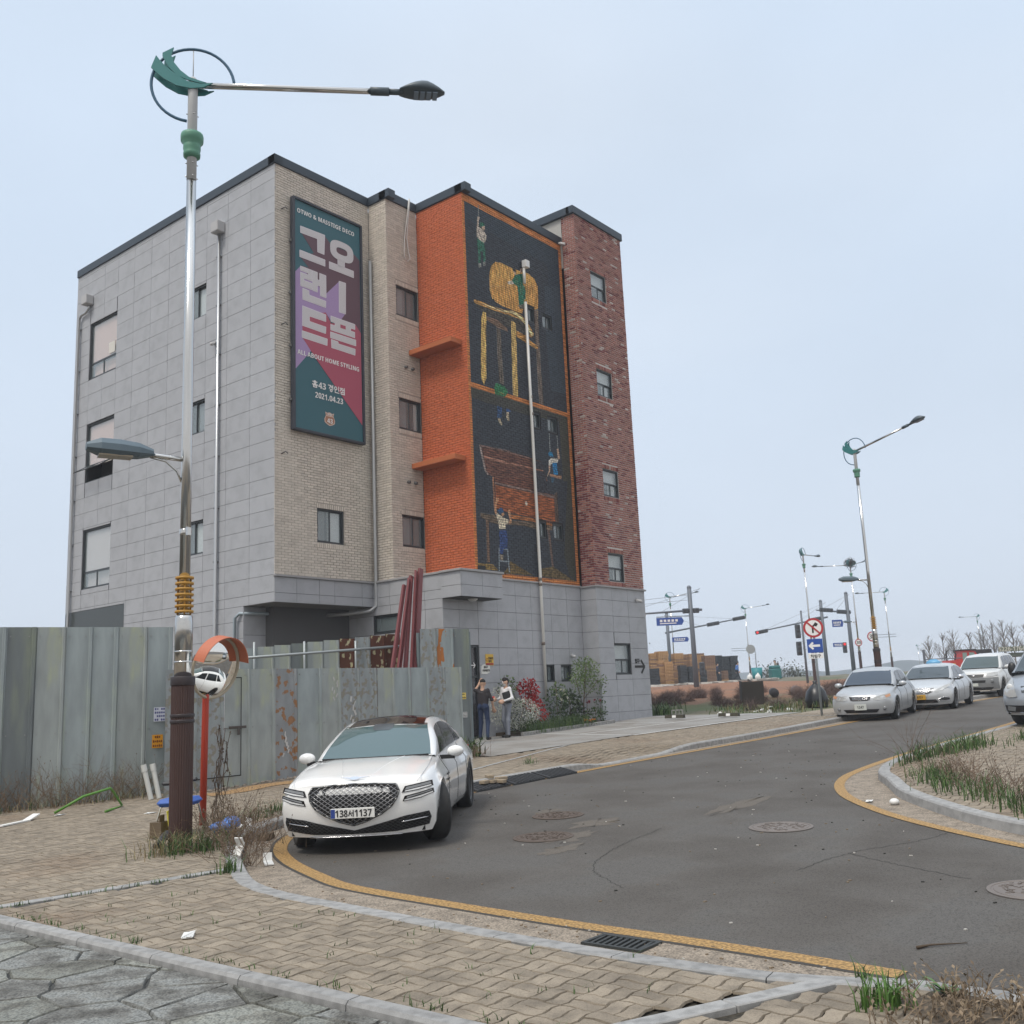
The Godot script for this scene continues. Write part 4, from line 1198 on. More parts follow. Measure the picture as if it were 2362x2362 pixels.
func lay_pavers(pave: PackedVector2Array,isl: PackedVector2Array) -> void:
	# wavy blocks laid in pairs, each pair turned against the next
	var L := .225
	var amp := .011
	var wave := func(t: float) -> float: return sin(TAU*t/L)*amp
	var meshes := []
	for vertical in 2:
		for half in 2:
			var o := []   # outline, counter-clockwise seen from above in (x, z)
			var z0 := L*.5*half
			var z1 := L*.5*(half + 1)
			for k in 5: o.append(Vector2(L*k/4,z0 + wave.call(L*k/4)))
			o.append(Vector2(L + wave.call((z0 + z1)/2),(z0 + z1)/2))
			for k in 5: o.append(Vector2(L - L*k/4,z1 + wave.call(L - L*k/4)))
			o.append(Vector2(wave.call((z0 + z1)/2),(z0 + z1)/2))
			var c := Vector2(L/2,(z0 + z1)/2)
			var s := Shape.new()
			var top := []; var low := []
			for p in o:
				if vertical: p = Vector2(p.y,p.x)
				var cc := Vector2(c.y,c.x) if vertical else c
				var d: Vector2 = p - cc
				var u: Vector2 = d*(1.0 - .010/d.length()) if d.length() > .01 else d
				var w: Vector2 = d*(1.0 - .0045/d.length())
				top.append(Vector3(u.x,0,u.y)); low.append(Vector3(w.x,-.014,w.y))
			if vertical == 0: top.reverse(); low.reverse()
			s.cap(top,false)
			s.loft([low,top],true,false,false)
			meshes.append([s.done(),Vector2(c.y,c.x) if vertical else c])
	var all := []
	var hole := pts("635,-1105 735,-1105 735,-1190 635,-1190")
	for area in [[pave,Rect2(3.2,-19.0,28.0,18.9),0.0],[isl,Rect2(9.0,-6.2,18.0,14.0),.08]]:
		var r: Rect2 = area[1]
		for i in int(r.size.x/L):
			for j in int(r.size.y/L):
				for half in 2:
					var ver := (i + j) % 2
					var q: Array = meshes[ver*2 + half]
					var p: Vector2 = Vector2(r.position.x + i*L,r.position.y + j*L) + q[1]
					if not inside(area[0],p): continue
					if absf(p.y + 9.52 - (p.x - 4.1)*.15) < .09 and p.x < 6.6: continue
					if absf((p.y + 3.03) - (p.x - 4.3)*.458) < .10 and p.x < 5.8 and p.x > 4.2 and area[2] == 0.0: continue
					if p.x > 17.5 and p.y < -15.3: continue
					all.append([p,ver*2 + half,p.length() + (0.0 if p.dot(Vector2(.779,-.627)) > 3.0 else 40.0),area[2]])
	all.sort_custom(func(a,b): return a[2] < b[2])
	var blotn := FastNoiseLite.new()
	blotn.seed = 9; blotn.frequency = .35; blotn.fractal_octaves = 3
	var pm := bumpy(grain(tint(mat("paver",Color.WHITE,.9)),noise_tex("pgrain",.3,.8,1.14,FastNoiseLite.TYPE_VALUE,3),1.1,noise_tex("dirt",.02,.8,1.1),.31),bump_tex("tarbump",.4,4.0),.25)
	var tones := []
	for k in 6:
		var m: StandardMaterial3D = pm.duplicate()
		m.vertex_color_use_as_albedo = false
		var v: float = [.9,1.0,1.08,.95,1.03,.82][k]
		m.albedo_color = lin(.30*v,.25*v,.19*v)
		tones.append(m)
	var tiltb := Basis(Vector3.BACK,atan(.029))
	var parent := get_node("pavement")
	var lists := [[],[],[],[]]
	for k in all.size():
		var q: Array = all[k]
		var p: Vector2 = q[0]
		var at := on(p.x,p.y,.12 - dip(p.x,p.y) + R.randf_range(-.003,.003) - .004*q[3])
		var b := (tiltb if p.x > 7 else Basis.IDENTITY)*Basis(Vector3(1,0,R.randf_range(-1,1)).normalized(),R.randf_range(-.012,.012))
		if k < 300: obj("paver",meshes[q[1]][0],tones[R.randi() % 6],parent,at,b)
		else: lists[q[1]].append([Transform3D(b,at),p])
	for t in 4:
		var mm := MultiMesh.new()
		mm.transform_format = MultiMesh.TRANSFORM_3D
		mm.use_colors = true
		mm.mesh = meshes[t][0]
		mm.instance_count = lists[t].size()
		for k in lists[t].size():
			mm.set_instance_transform(k,lists[t][k][0])
			var p: Vector2 = lists[t][k][1]
			var v := R.randf_range(.88,1.1)*(1.0 + .12*blotn.get_noise_2d(p.x,p.y))
			var dirt := smoothstep(.1,.5,blotn.get_noise_2d(p.x*.6 + 40,p.y*.6))*.22
			mm.set_instance_color(k,Color(.30*v*(1 - dirt*.5),.25*v*(1 - dirt*.8),.19*v*(1 - dirt)))
		var mi := MultiMeshInstance3D.new()
		mi.name = "paver_field"
		mi.multimesh = mm
		mi.material_override = pm
		mi.set_meta("kind","stuff")
		parent.add_child(mi,true)

func stamped() -> void:   # concrete stamped to look like irregular flagstones
	var root := ground_piece("stamped_concrete",sheet(PackedVector2Array([Vector2(-14,-30),Vector2(3.99,-30),Vector2(3.99,8),Vector2(-14,8)]),.052),mat("stamp_groove",lin(.06,.062,.06),.95),"grey concrete apron stamped with a flagstone pattern")
	var stone := bumpy(grain(mat("stamp_stone",lin(.255,.262,.25),.82),noise_tex("gravel",.25,.5,1.3),.8,noise_tex("slate",.011,.55,1.3,FastNoiseLite.TYPE_SIMPLEX,6,512,.04),.38),bump_tex("slatebump",.03,7.0,FastNoiseLite.TYPE_SIMPLEX,6),.8)
	var tones := []
	for k in 4:
		var m: StandardMaterial3D = stone.duplicate()
		var v: float = [.88,1.0,1.1,.95][k]
		m.albedo_color = lin(.255*v,.262*v,.25*v*(1.0 if k % 2 else .94))
		tones.append(m)
	var seeds := []
	var rx := 9; var rz := 22
	for i in rx:
		for j in rz: seeds.append(Vector2(-.6 + (i + R.randf_range(.12,.88))*.55,-10.2 + (j + R.randf_range(.12,.88))*.42))
	for i in seeds.size():
		var c: Vector2 = seeds[i]
		if c.length() < 2.4: continue
		var poly := PackedVector2Array([c + Vector2(-1,-1),c + Vector2(1,-1),c + Vector2(1,1),c + Vector2(-1,1)])
		for j in seeds.size():
			var d: Vector2 = seeds[j] - c
			if i == j or d.length() > 1.9: continue
			var m: Vector2 = c + d*.5 - d.normalized()*.007
			var out := PackedVector2Array()
			for k in poly.size():
				var a := poly[k]; var b := poly[(k + 1) % poly.size()]
				var da := (a - m).dot(d); var db := (b - m).dot(d)
				if da <= 0: out.append(a)
				if (da < 0) != (db < 0): out.append(a.lerp(b,da/(da - db)))
			poly = out
			if poly.size() < 3: break
		if poly.size() < 3: continue
		var cut := Geometry2D.intersect_polygons(poly,PackedVector2Array([Vector2(-3,-10),Vector2(3.955,-10),Vector2(3.955,1),Vector2(-3,1)]))
		if cut.is_empty(): continue
		poly = cut[0]
		if Geometry2D.is_polygon_clockwise(poly): poly.reverse()
		# roughen the outline
		var ring := []; var low := []
		var mid := Vector2.ZERO
		for p in poly: mid += p
		mid /= poly.size()
		for k in poly.size():
			var a := poly[k]; var b := poly[(k + 1) % poly.size()]
			for t in (3 if a.distance_to(b) > .25 else 1):
				var p := a.lerp(b,t/3.0)
				if t: p += (mid - p).normalized()*R.randf_range(-.002,.012)
				low.append(on(p.x,p.y,.055)); var q: Vector2 = p + (mid - p).normalized()*.009
				ring.append(on(q.x,q.y,.078))
		ring.reverse(); low.reverse()
		var s := Shape.new()
		s.cap(ring,false)
		s.loft([low,ring],true,false,false)
		obj("stone",s,tones[R.randi() % 4],root)
# ---------------------------------------------------------------- lettering
func font(bold := false,mono := false) -> SystemFont:
	var f := SystemFont.new()
	f.font_names = PackedStringArray(["Droid Sans Mono" if mono else "Droid Sans"])
	f.font_weight = 700 if bold else 400
	return f

func text(parent: Node,words: String,height: float,m: Material,at: Vector3,basis := Basis.IDENTITY,bold := false,wide := 1.0,called := "lettering") -> void:
	var t := TextMesh.new()
	t.text = words; t.font = font(bold); t.font_size = 32; t.pixel_size = height/23.0; t.depth = .004
	obj(called,t,m,parent,at,basis*Basis.from_scale(Vector3(wide,1,1)))

const JAMO := {
	"홈": [".4,.97 .6,.97",".12,.85 .88,.85","o.5,.68,.14",".5,.54 .5,.42",".03,.42 .97,.42",".2,.3 .8,.3 .8,.04 .2,.04 .2,.3"],
	"경": [".05,.92 .5,.92 .22,.45",".88,1 .88,.4",".58,.82 .88,.82",".58,.62 .88,.62","o.55,.18,.17"],
	"인": ["o.3,.7,.22",".85,1 .85,.38",".18,.34 .18,.05 .92,.05"],
	"점": [".05,.92 .6,.92",".33,.92 .05,.5",".33,.75 .6,.5",".88,1 .88,.4",".62,.72 .88,.72",".22,.32 .88,.32 .88,.04 .22,.04 .22,.32"],
	"서": [".3,.92 .02,.08",".28,.6 .58,.08",".86,1 .86,0",".6,.55 .86,.55"],
	"입": ["o.3,.74,.2",".85,1 .85,.45",".2,.42 .2,.05 .85,.05 .85,.42",".2,.24 .85,.24"],
	"구": [".15,.95 .82,.95 .78,.55",".02,.5 .98,.5",".5,.5 .5,0"],
	"차": [".2,.98 .45,.98",".05,.82 .6,.82",".32,.82 .03,.15",".32,.6 .62,.15",".82,1 .82,0",".82,.5 1,.5"],
	"금": [".15,.95 .82,.95 .78,.68",".02,.6 .98,.6",".2,.42 .8,.42 .8,.05 .2,.05 .2,.42"],
	"지": [".05,.85 .6,.85",".32,.85 .03,.1",".32,.6 .62,.1",".88,1 .88,0"],
}

func glyphs(s: Shape,words: String,o: Vector3,u: Vector3,up: Vector3,size: float,bar: float,gap := .12) -> void:   # strokes of the Korean letters, o at the lower left
	var n := u.cross(up)
	var x := 0.0
	var seg := func(a: Vector2,b: Vector2,k: int,x0: float) -> void:
		var d := (b - a).normalized()*bar*.5
		var w := Vector2(-d.y,d.x)
		var f := func(p: Vector2) -> Vector3: return o + u*(x0 + p.x) + up*p.y + n*(.003 + k*.0004)
		s.quad(f.call(a - d - w),f.call(b + d - w),f.call(b + d + w),f.call(a - d + w))
	for ch in words:
		var k := 0
		for st in JAMO.get(ch,[]):
			if st.begins_with("o"):
				var c: PackedStringArray = st.substr(1).split(",")
				var m := Vector2(float(c[0]),float(c[1]))*size
				var r := float(c[2])*size
				for i in 12:
					k += 1
					seg.call(m + Vector2.from_angle(TAU*i/12)*r,m + Vector2.from_angle(TAU*(i + 1)/12)*r,k,x)
			else:
				var p := pts(st,size)
				for i in p.size() - 1:
					k += 1
					seg.call(p[i],p[i + 1],k,x)
		x += size*(1 + gap)

func flat_poly(poly: PackedVector2Array,z: float,xf: Transform3D) -> Shape:
	var s := Shape.new()
	s.prism(poly,z - .002,z,xf)
	return s

# ---------------------------------------------------------------- the banner on the cream wall
func make_banner() -> void:
	var o := Vector3(18.02,8.10,ZB1 + .14)
	var b := thing("banner_sign","tall framed banner of large pale letters on teal, plum and red on the cream wall","sign",o)
	var fr := Shape.new()
	for q in [[-.02,3.72,.075,7.5],[2.76,3.72,.075,7.5]]: fr.bevel_box(Vector3(q[0],q[1],-.02),Vector3(q[2],q[3],.16),.008)
	for y in [.0,7.44]: fr.bevel_box(Vector3(1.37,y,-.02),Vector3(2.70,.075,.159),.008)
	obj("frame",fr,mat("banner_frame",lin(.03,.035,.05),.5),b)
	var bk := Shape.new()
	for y in [.9,2.6,4.3,6.0]:
		for x in [-.07,2.81]: bk.box(Vector3(x,y,-.07),Vector3(.06,.08,.1))
	obj("bracket",bk,mat("bracket_dark",lin(.12,.12,.12),.5),b)
	var pn := Shape.new()
	pn.box(Vector3(1.37,3.72,-.03),Vector3(2.72,7.40,.06))
	obj("panel",pn,mat("banner_teal",lin(.030,.118,.150),.6),b)
	var sx := 2.70/2.57
	var p := func(s: String) -> PackedVector2Array: return pts(s,.01*sx,Vector2(.02,.0))
	var red := mat("banner_red",lin(.38,.075,.125),.6)
	var lil := mat("banner_lilac",lin(.36,.255,.47),.6)
	var pur := mat("banner_plum",lin(.115,.06,.082),.6)
	var wh := mat("banner_white",lin(.56,.545,.57),.6)
	var edge := mat("banner_edge",lin(.70,.66,.72),.6)
	var I := Transform3D.IDENTITY
	obj("print",flat_poly(p.call("26,605 114,627 140,606 231,606 255,592 255,345 233,373 176,373 116,440 22,470 26,500 54,503 23,526 24,530 58,548 73,556"),.006,I),pur,b)
	obj("print",flat_poly(p.call("23,499 2,474 2,177 60,246 28,290 30,372 116,372 119,440 60,470"),.009,I),lil,b)
	obj("print",flat_poly(p.call("118,440 170,496 195,497 193,398 176,374 136,360 116,380"),.0095,I),lil,b)
	obj("print",flat_poly(p.call("28,316 53,360 116,380 136,352 233,374 255,352 255,57 77,226 27,279 28,300"),.0125,I),red,b)
	var ls := ["23,624 114,627 111,565 87,565 87,607 23,605","20,547 114,547 114,528 20,527","166,566 192,566 191,547 166,545","132,547 228,547 228,527 132,527",
		"22,497 63,497 63,464 33,464 33,456 63,456 63,437 22,437 22,478 52,478 52,485 22,485",
		"67,497 84,497 84,474 94,474 94,497 117,497 117,428 96,428 96,458 84,458 84,436 67,436",
		"30,430 52,429 52,416 116,415 115,396 30,397","170,496 195,497 193,398 169,397","29,375 115,372 115,352 53,352 53,334 115,333 114,314 28,316","27,298 120,297 119,278 27,279",
		"136,374 230,373 230,358 213,358 213,347 229,347 229,331 135,331 135,347 152,347 152,358 136,358","134,323 233,323 233,306 134,306","137,300 162,299 163,293 230,293 229,275 138,276"]
	for k in ls.size():
		obj("letter",flat_poly(p.call(ls[k]),.018,I),wh,b)
		var ol := PackedVector2Array()
		for q in Geometry2D.offset_polygon(p.call(ls[k]),.018): ol = q; break
		if ol.size() > 2: obj("letter_outline",flat_poly(ol,.0145,I),edge,b)
	var hole := Shape.new()
	hole.prism(p.call("172,358 193,358 193,347 172,347"),.0165,.0195)
	obj("print",hole,red,b)
	var ring := Shape.new()
	var c := Vector2(182,597)
	var rr := func(a: float,rx: float,ry: float) -> Vector3:
		var q := Vector2(signf(cos(a))*pow(absf(cos(a)),.7)*rx,signf(sin(a))*pow(absf(sin(a)),.7)*ry) + c
		return Vector3(q.x*.01*sx + .02,q.y*.01*sx,.018)
	for i in 40: ring.quad(rr.call(TAU*i/40,47,32),rr.call(TAU*(i + 1)/40,47,32),rr.call(TAU*(i + 1)/40,22,11),rr.call(TAU*i/40,22,11))
	obj("letter",ring,wh,b)
	var w2 := mat("print_white",lin(.75,.75,.75),.6)
	text(b,"OTWO & MASSTIGE DECO",.145,w2,Vector3(1.30,7.06,.012),Basis.IDENTITY,true,.98)
	text(b,"ALL ABOUT HOME STYLING",.145,w2,Vector3(1.36,2.43,.018),Basis.IDENTITY,true,.96)
	text(b,"2021.04.23",.18,w2,Vector3(1.34,1.21,.018),Basis.IDENTITY,true,.9)
	text(b,"43",.20,w2,Vector3(1.06,1.54,.018),Basis.IDENTITY,true)
	var gl := Shape.new()
	glyphs(gl,"홈",Vector3(.67,1.44,.016),Vector3.RIGHT,Vector3.UP,.21,.032)
	glyphs(gl,"경인점",Vector3(1.30,1.44,.016),Vector3.RIGHT,Vector3.UP,.21,.032)
	obj("lettering",gl,w2,b)
	var shield := "110,72 117,69 127,72 137,69 144,72 141,62 147,50 146,40 138,35 127,31 116,35 108,40 107,50 113,62"
	obj("emblem",flat_poly(p.call(shield),.012,I),mat("emblem_pale",lin(.62,.48,.40),.6),b)
	obj("emblem",flat_poly(p.call("113,59 141,59 144,50 143,42 137,38 127,34 117,38 111,42 110,50"),.015,I),mat("emblem_brown",lin(.36,.17,.10),.6),b)
	obj("emblem",flat_poly(p.call("114,68 140,68 139,62 115,62"),.0152,I),mat("emblem_brown",lin(.36,.17,.10),.6),b)
	text(b,"43",.15,w2,Vector3(1.355,.48,.02),Basis.IDENTITY,true)
	text(b,"HOME",.05,w2,Vector3(1.355,.684,.02),Basis.IDENTITY,true)

# ---------------------------------------------------------------- street lamps
func dir(a: float) -> Vector3: return Vector3(cos(deg_to_rad(a)),0,sin(deg_to_rad(a)))

func lamp_head(parent: Node3D,at: Vector3,d: Vector3,l: float,m: Material,lens: Material) -> void:
	var s := Shape.new(true)
	var u := d
	var v := Vector3.UP.cross(d).normalized()
	var up := d.cross(v) if d.cross(v).y > 0 else v.cross(d)
	var rings := []
	for k in 9:
		var t := k/8.0
		var w := l*.27*pow(sin(PI*clampf(.12 + t*.86,0,1)),.6)
		var h := l*.30*pow(sin(PI*clampf(.06 + t*.9,0,1)),.8)*(.6 + .5*t if t < .6 else 1.25 - .55*t)
		var r := []
		for j in 12:
			var a := TAU*j/12
			r.append(at + u*l*t + v*cos(a)*w + up*(sin(a)*h if sin(a) > 0 else sin(a)*h*.28))
		r.reverse()
		rings.append(r)
	s.loft(rings)
	var hd := obj("lamp_head",s,m,parent)
	var e := Shape.new()
	for k in 4: e.box(at + u*l*(.36 + .14*k) - up*l*.075,Vector3(l*.1,.012,l*.3),Basis(u,up,u.cross(up)))
	obj("lens",e,lens,hd)

func street_lamp(at: Vector3,arms: Array,low: float,label: String,near := false,scale := 1.0,group := "street lamps") -> Node3D:
	var o := thing("street_lamp",label,"street lamp",at,0.0,group)
	var chrome := mat("lamp_chrome",lin(.56,.56,.55),.14,1.0)
	var white := mat("lamp_white",lin(.45,.46,.47),.5)
	var teal := mat("lamp_teal",lin(.035,.20,.205),.5)
	var green := mat("lamp_green",lin(.10,.27,.19),.5)
	var brown := mat("lamp_sleeve",lin(.052,.024,.020),.6)
	var dark := mat("lamp_dark",lin(.06,.085,.105),.45)
	var yel := mat("lamp_yellow",lin(.42,.22,.03),.5)
	var lens := mat("lamp_lens",lin(.2,.26,.34),.2)
	var n := 20 if near else 10
	var q := scale
	# fluted sleeve at the foot
	var s := Shape.new()
	var prof := []
	var flutes := 60 if near else 10
	var rings := []
	for y in [-.1,1.98]:
		var r := []
		for k in flutes:
			var a := -TAU*k/flutes
			var rad: float = (.139 if k % 2 else .132) if near else .135
			r.append(Vector3(cos(a)*rad,y,sin(a)*rad)*q)
		rings.append(r)
	s.loft(rings)
	var sl := obj("sleeve",s,brown,o)
	var bd := Shape.new(true)
	for y in [[1.49,1.53],[1.56,1.60],[1.95,2.06]]: bd.lathe([Vector2(.146,y[0])*q,Vector2(.149,y[0] + .008)*q,Vector2(.149,y[1] - .008)*q,Vector2(.146,y[1])*q],n)
	obj("band",bd,mat("lamp_band",lin(.03,.022,.025),.5),sl)
	var st := Shape.new(true)
	st.lathe([Vector2(.110,2.05),Vector2(.110,2.74),Vector2(.104,2.82),Vector2(.07,2.84)].map(func(v): return v*q),n)
	for y in [2.24,2.37]: st.lathe([Vector2(.112,y - .012)*q,Vector2(.1145,y)*q,Vector2(.112,y + .012)*q],n)
	obj("collar",st,chrome,o)
	var pl := Shape.new(true)
	pl.lathe([Vector2(.069,2.8),Vector2(.067,5.5),Vector2(.064,8.85)].map(func(v): return v*q),n)
	obj("pole",pl,chrome,o)
	var pw := Shape.new(true)
	pw.lathe([Vector2(.066,8.84),Vector2(.066,10.3),Vector2(.06,10.38),Vector2(.03,10.42)].map(func(v): return v*q),n)
	var upn := obj("upper_pole",pw,white,o)
	var yr := Shape.new(true)
	for k in 7: yr.lathe([Vector2(.069,2.86 + k*.072),Vector2(.114,2.86 + k*.072),Vector2(.116,2.875 + k*.072),Vector2(.114,2.89 + k*.072),Vector2(.069,2.895 + k*.072)].map(func(v): return v*q),n)
	if near:
		for k in 3: yr.tube([Vector3(cos(k*2.1)*.09,2.84,sin(k*2.1)*.09),Vector3(cos(k*2.1)*.09,3.3,sin(k*2.1)*.09)],.012,6)
	obj("yellow_ring",yr,yel,o)
	var gr := Shape.new(true)
	gr.lathe([Vector2(.068,9.17),Vector2(.112,9.19),Vector2(.116,9.24),Vector2(.108,9.27),Vector2(.118,9.30),Vector2(.118,9.36),Vector2(.11,9.38),Vector2(.152,9.42),Vector2(.155,9.50),Vector2(.148,9.53),Vector2(.066,9.54)].map(func(v): return v*q),n)
	obj("green_collar",gr,green,upn)
	if near:
		var bo := Shape.new(true)
		for y in [8.88,9.08,9.83]:
			for k in 4:
				var d := dir(20 + k*90)
				bo.tube([Vector3(0,y,0) + d*.06,Vector3(0,y,0) + d*.085],.008,6)
		bo.lathe([Vector2(.07,3.86),Vector2(.075,3.87),Vector2(.075,3.93),Vector2(.07,3.94)],n)
		for k in 2: bo.smooth(false).box(dir(100 + 180*k)*.088 + Vector3.UP*3.9,Vector3(.05,.1,.05))
		obj("bolt",bo,chrome,o)
	for k in arms.size():
		var d := dir(arms[k][0])
		var l: float = 2.62*q
		var rise: float = arms[k][1]
		var base := Vector3(0,10.3*q,0)
		var dd := (d*l + Vector3.UP*rise).normalized()
		var a := Shape.new(true)
		a.tube([base - dd*.05,base + dd*2.5*q],.045*q,10 if near else 6)
		var am := obj("arm",a,chrome,o)
		var sk := Shape.new(true)
		sk.tube([base + dd*2.48*q,base + dd*2.75*q],.062*q,10 if near else 6)
		sk.tube([base + dd*2.75*q,base + dd*2.95*q],.045*q,10 if near else 6)
		obj("socket",sk,dark,am)
		lamp_head(o,base + dd*2.9*q,dd,.66*q,dark,lens)
		# ring in the plane of the arm, and teal wings
		var rg := Shape.new(true)
		var rp := []
		for j in (34 if near else 16):
			var t := deg_to_rad(lerpf(2,262,float(j)/(33.0 if near else 15.0)))
			rp.append(base + (d*cos(t) + Vector3.UP*sin(t))*.565*q)
		rg.tube(rp,.021*q,8 if near else 5)
		obj("ring",rg,mat("lamp_ring",lin(.045,.12,.20),.45),o)
		var side := d.cross(Vector3.UP)
		var wing := ["-24,49 -38,40 -38,35 -30,20 -20,9 -6,3 10,-1 18,0 8,3 -4,7 -15,16 -24,28 -27,38","-46,36 -52,18 -48,14 -36,3 -20,-6 -2,-9 14,-7 26,0 10,-2 -6,1 -22,11 -34,21 -41,29"]
		var w := Shape.new()
		for z in 2:
			for f in wing:
				w.prism(pts(f,.0107*q),-.012*q,.012*q,Transform3D(Basis(d,Vector3.UP,side),base + side*(.07 - .14*z)*q + Vector3.DOWN*(.03 if z else 0.0)*q))
		obj("wing",w,teal,o)
		if near:
			var sp := Shape.new(true)
			sp.tube([base + Vector3.UP*.1,base + Vector3.UP*.56],.007,6)
			obj("spike",sp,white,upn)
	if low > -1:
		var d := dir(low)
		var base := Vector3(0,4.86*q,0)
		var a := Shape.new(true)
		a.tube([base,base + d*.5*q + Vector3.UP*.03*q],.032*q,8)
		a.tube([base + d*.06 - Vector3.UP*.3*q,base + d*.12*q - Vector3.UP*.16*q,base + d*.26*q - Vector3.UP*.04*q,base + d*.46*q],.014*q,6)
		obj("lower_arm",a,chrome,o)
		var s2 := Shape.new()
		var rg := []
		for t in [[0.0,.06,.05],[.22,.13,.105],[.5,.16,.12],[.78,.155,.115],[.98,.07,.05]]:
			var c: Vector3 = base + d*(.42 + t[0]*.82)*q + Vector3.UP*(.05 + .02*t[0])*q
			var v := Vector3.UP.cross(d)
			var r := []
			for j in [[-1,-.35],[-.95,.35],[-.5,1],[.5,1],[.95,.35],[1,-.35],[.6,-.75],[-.6,-.75]]: r.append(c + v*j[0]*t[1]*q + Vector3.UP*j[1]*t[2]*q)
			rg.append(r)
		s2.loft(rg)
		var h := obj("lower_lamp_head",s2,mat("lamp_slate",lin(.09,.13,.16),.5),o)
		var ln := Shape.new()
		ln.box(base + d*.88*q + Vector3.UP*-.03*q,Vector3(.4,.02,.2)*q,Basis(d,Vector3.UP,d.cross(Vector3.UP)))
		obj("lens",ln,mat("lamp_glass_warm",lin(.3,.25,.18),.3),h)
	return o

# ---------------------------------------------------------------- traffic mirror
func make_mirror() -> void:
	var at := on(8.46,-12.71,.12)
	var o := thing("traffic_mirror","round convex traffic mirror with orange hood on a red post behind the brown lamp sleeve","mirror",at)
	var red := mat("mirror_post_red",lin(.42,.042,.018),.45)
	var orange := mat("mirror_orange",lin(.50,.20,.035),.5)
	var s := Shape.new(true)
	s.tube([Vector3(0,-.1,0),Vector3(.03,1.9,0),Vector3(.04,2.55,0)],.048,12)
	obj("post",s,red,o)
	var c := Vector3(.13,2.21,.12)
	var n := Vector3(.20,-.22,.95).normalized()
	var u := Vector3.UP.cross(n).normalized()
	var v := n.cross(u)
	var b := Basis(u,v,n)
	var r := .45
	var face := Shape.new(true)
	var rs := []
	for k in 9:
		var rad := r*k/8.0
		var ring := []
		for j in 40:
			var a := TAU*j/40
			ring.append(c + b*Vector3(cos(a)*maxf(rad,.0005),sin(a)*maxf(rad,.0005),.055 + sqrt(1.3*1.3 - rad*rad) - 1.3))
		rs.append(ring)
	rs.reverse()
	face.loft(rs,true,false,false)
	obj("mirror_face",face,mat("mirror_silver",lin(.86,.86,.84),.015,1.0),o)
	var rim := Shape.new(true)
	var rp := []
	for j in 49: rp.append(c + b*Vector3(cos(TAU*j/48)*r,sin(TAU*j/48)*r,-.02))
	rim.tube(rp,.022,8,false)
	obj("rim",rim,mat("mirror_rim",lin(.35,.30,.22),.4),o)
	var back := Shape.new(true)
	back.lathe([Vector2(.0,-.12),Vector2(.2,-.11),Vector2(.41,-.05),Vector2(.45,-.025)],32,c,b*Basis(Vector3(1,0,0),Vector3(0,0,1),Vector3(0,-1,0)))
	obj("back_shell",back,orange,o)
	var hood := Shape.new()
	for j in 24:
		var f := func(a: float,z: float,rr: float) -> Vector3: return c + b*Vector3(cos(a)*rr,sin(a)*rr,z)
		var a0 := deg_to_rad(lerpf(12,168,j/24.0)); var a1 := deg_to_rad(lerpf(12,168,(j + 1)/24.0))
		var d := .17
		hood.quad(f.call(a0,-.03,(r + .022)),f.call(a0,d,(r + .022)),f.call(a1,d,(r + .022)),f.call(a1,-.03,(r + .022)))
		hood.quad(f.call(a1,-.03,(r + .012)),f.call(a1,d,(r + .012)),f.call(a0,d,(r + .012)),f.call(a0,-.03,(r + .012)))
		hood.quad(f.call(a0,d,(r + .012)),f.call(a1,d,(r + .012)),f.call(a1,d,(r + .022)),f.call(a0,d,(r + .022)))
	obj("hood",hood,mat("hood_orange",lin(.46,.13,.06),.5),o)
	var br := Shape.new()
	br.box(Vector3(.05,2.25,.03),Vector3(.12,.16,.12)); br.box(Vector3(-.26,2.18,-.02),Vector3(.03,.5,.03),Basis(Vector3.BACK,-.5))
	obj("bracket",br,mat("bracket_dark",lin(.12,.12,.12),.5),o)

# ---------------------------------------------------------------- hoardings of steel sheet
func rust_tex(key: String,base: Color,rust: Color,cut: float,freq := .018,soft_edge := .05,streak := 1.0) -> ImageTexture:
	if T.has(key): return T[key]
	var n := FastNoiseLite.new()
	n.noise_type = FastNoiseLite.TYPE_SIMPLEX; n.seed = hash(key) % 997; n.frequency = freq; n.fractal_octaves = 5
	var n2 := FastNoiseLite.new()
	n2.seed = hash(key) % 773; n2.frequency = .012; n2.fractal_octaves = 4
	var im := Image.create(128,512,false,Image.FORMAT_RGB8)
	for y in 512:
		for x in 128:
			var v := n.get_noise_2d(x,y*streak)*.5 + .5
			var t := smoothstep(cut - soft_edge,cut + soft_edge,v)
			var k := 1.0 + n2.get_noise_2d(x,y*.35)*.12
			var c := Color(base.r*k,base.g*k,base.b*k)
			if t > .05 and t < .7 and streak > .9: c = c.lerp(Color(.62,.62,.66),.35)
			im.set_pixel(x,y,c.lerp(Color(rust.r*(.8 + v*.4),rust.g*(.8 + v*.4),rust.b),t))
	T[key] = ImageTexture.create_from_image(im)
	return T[key]

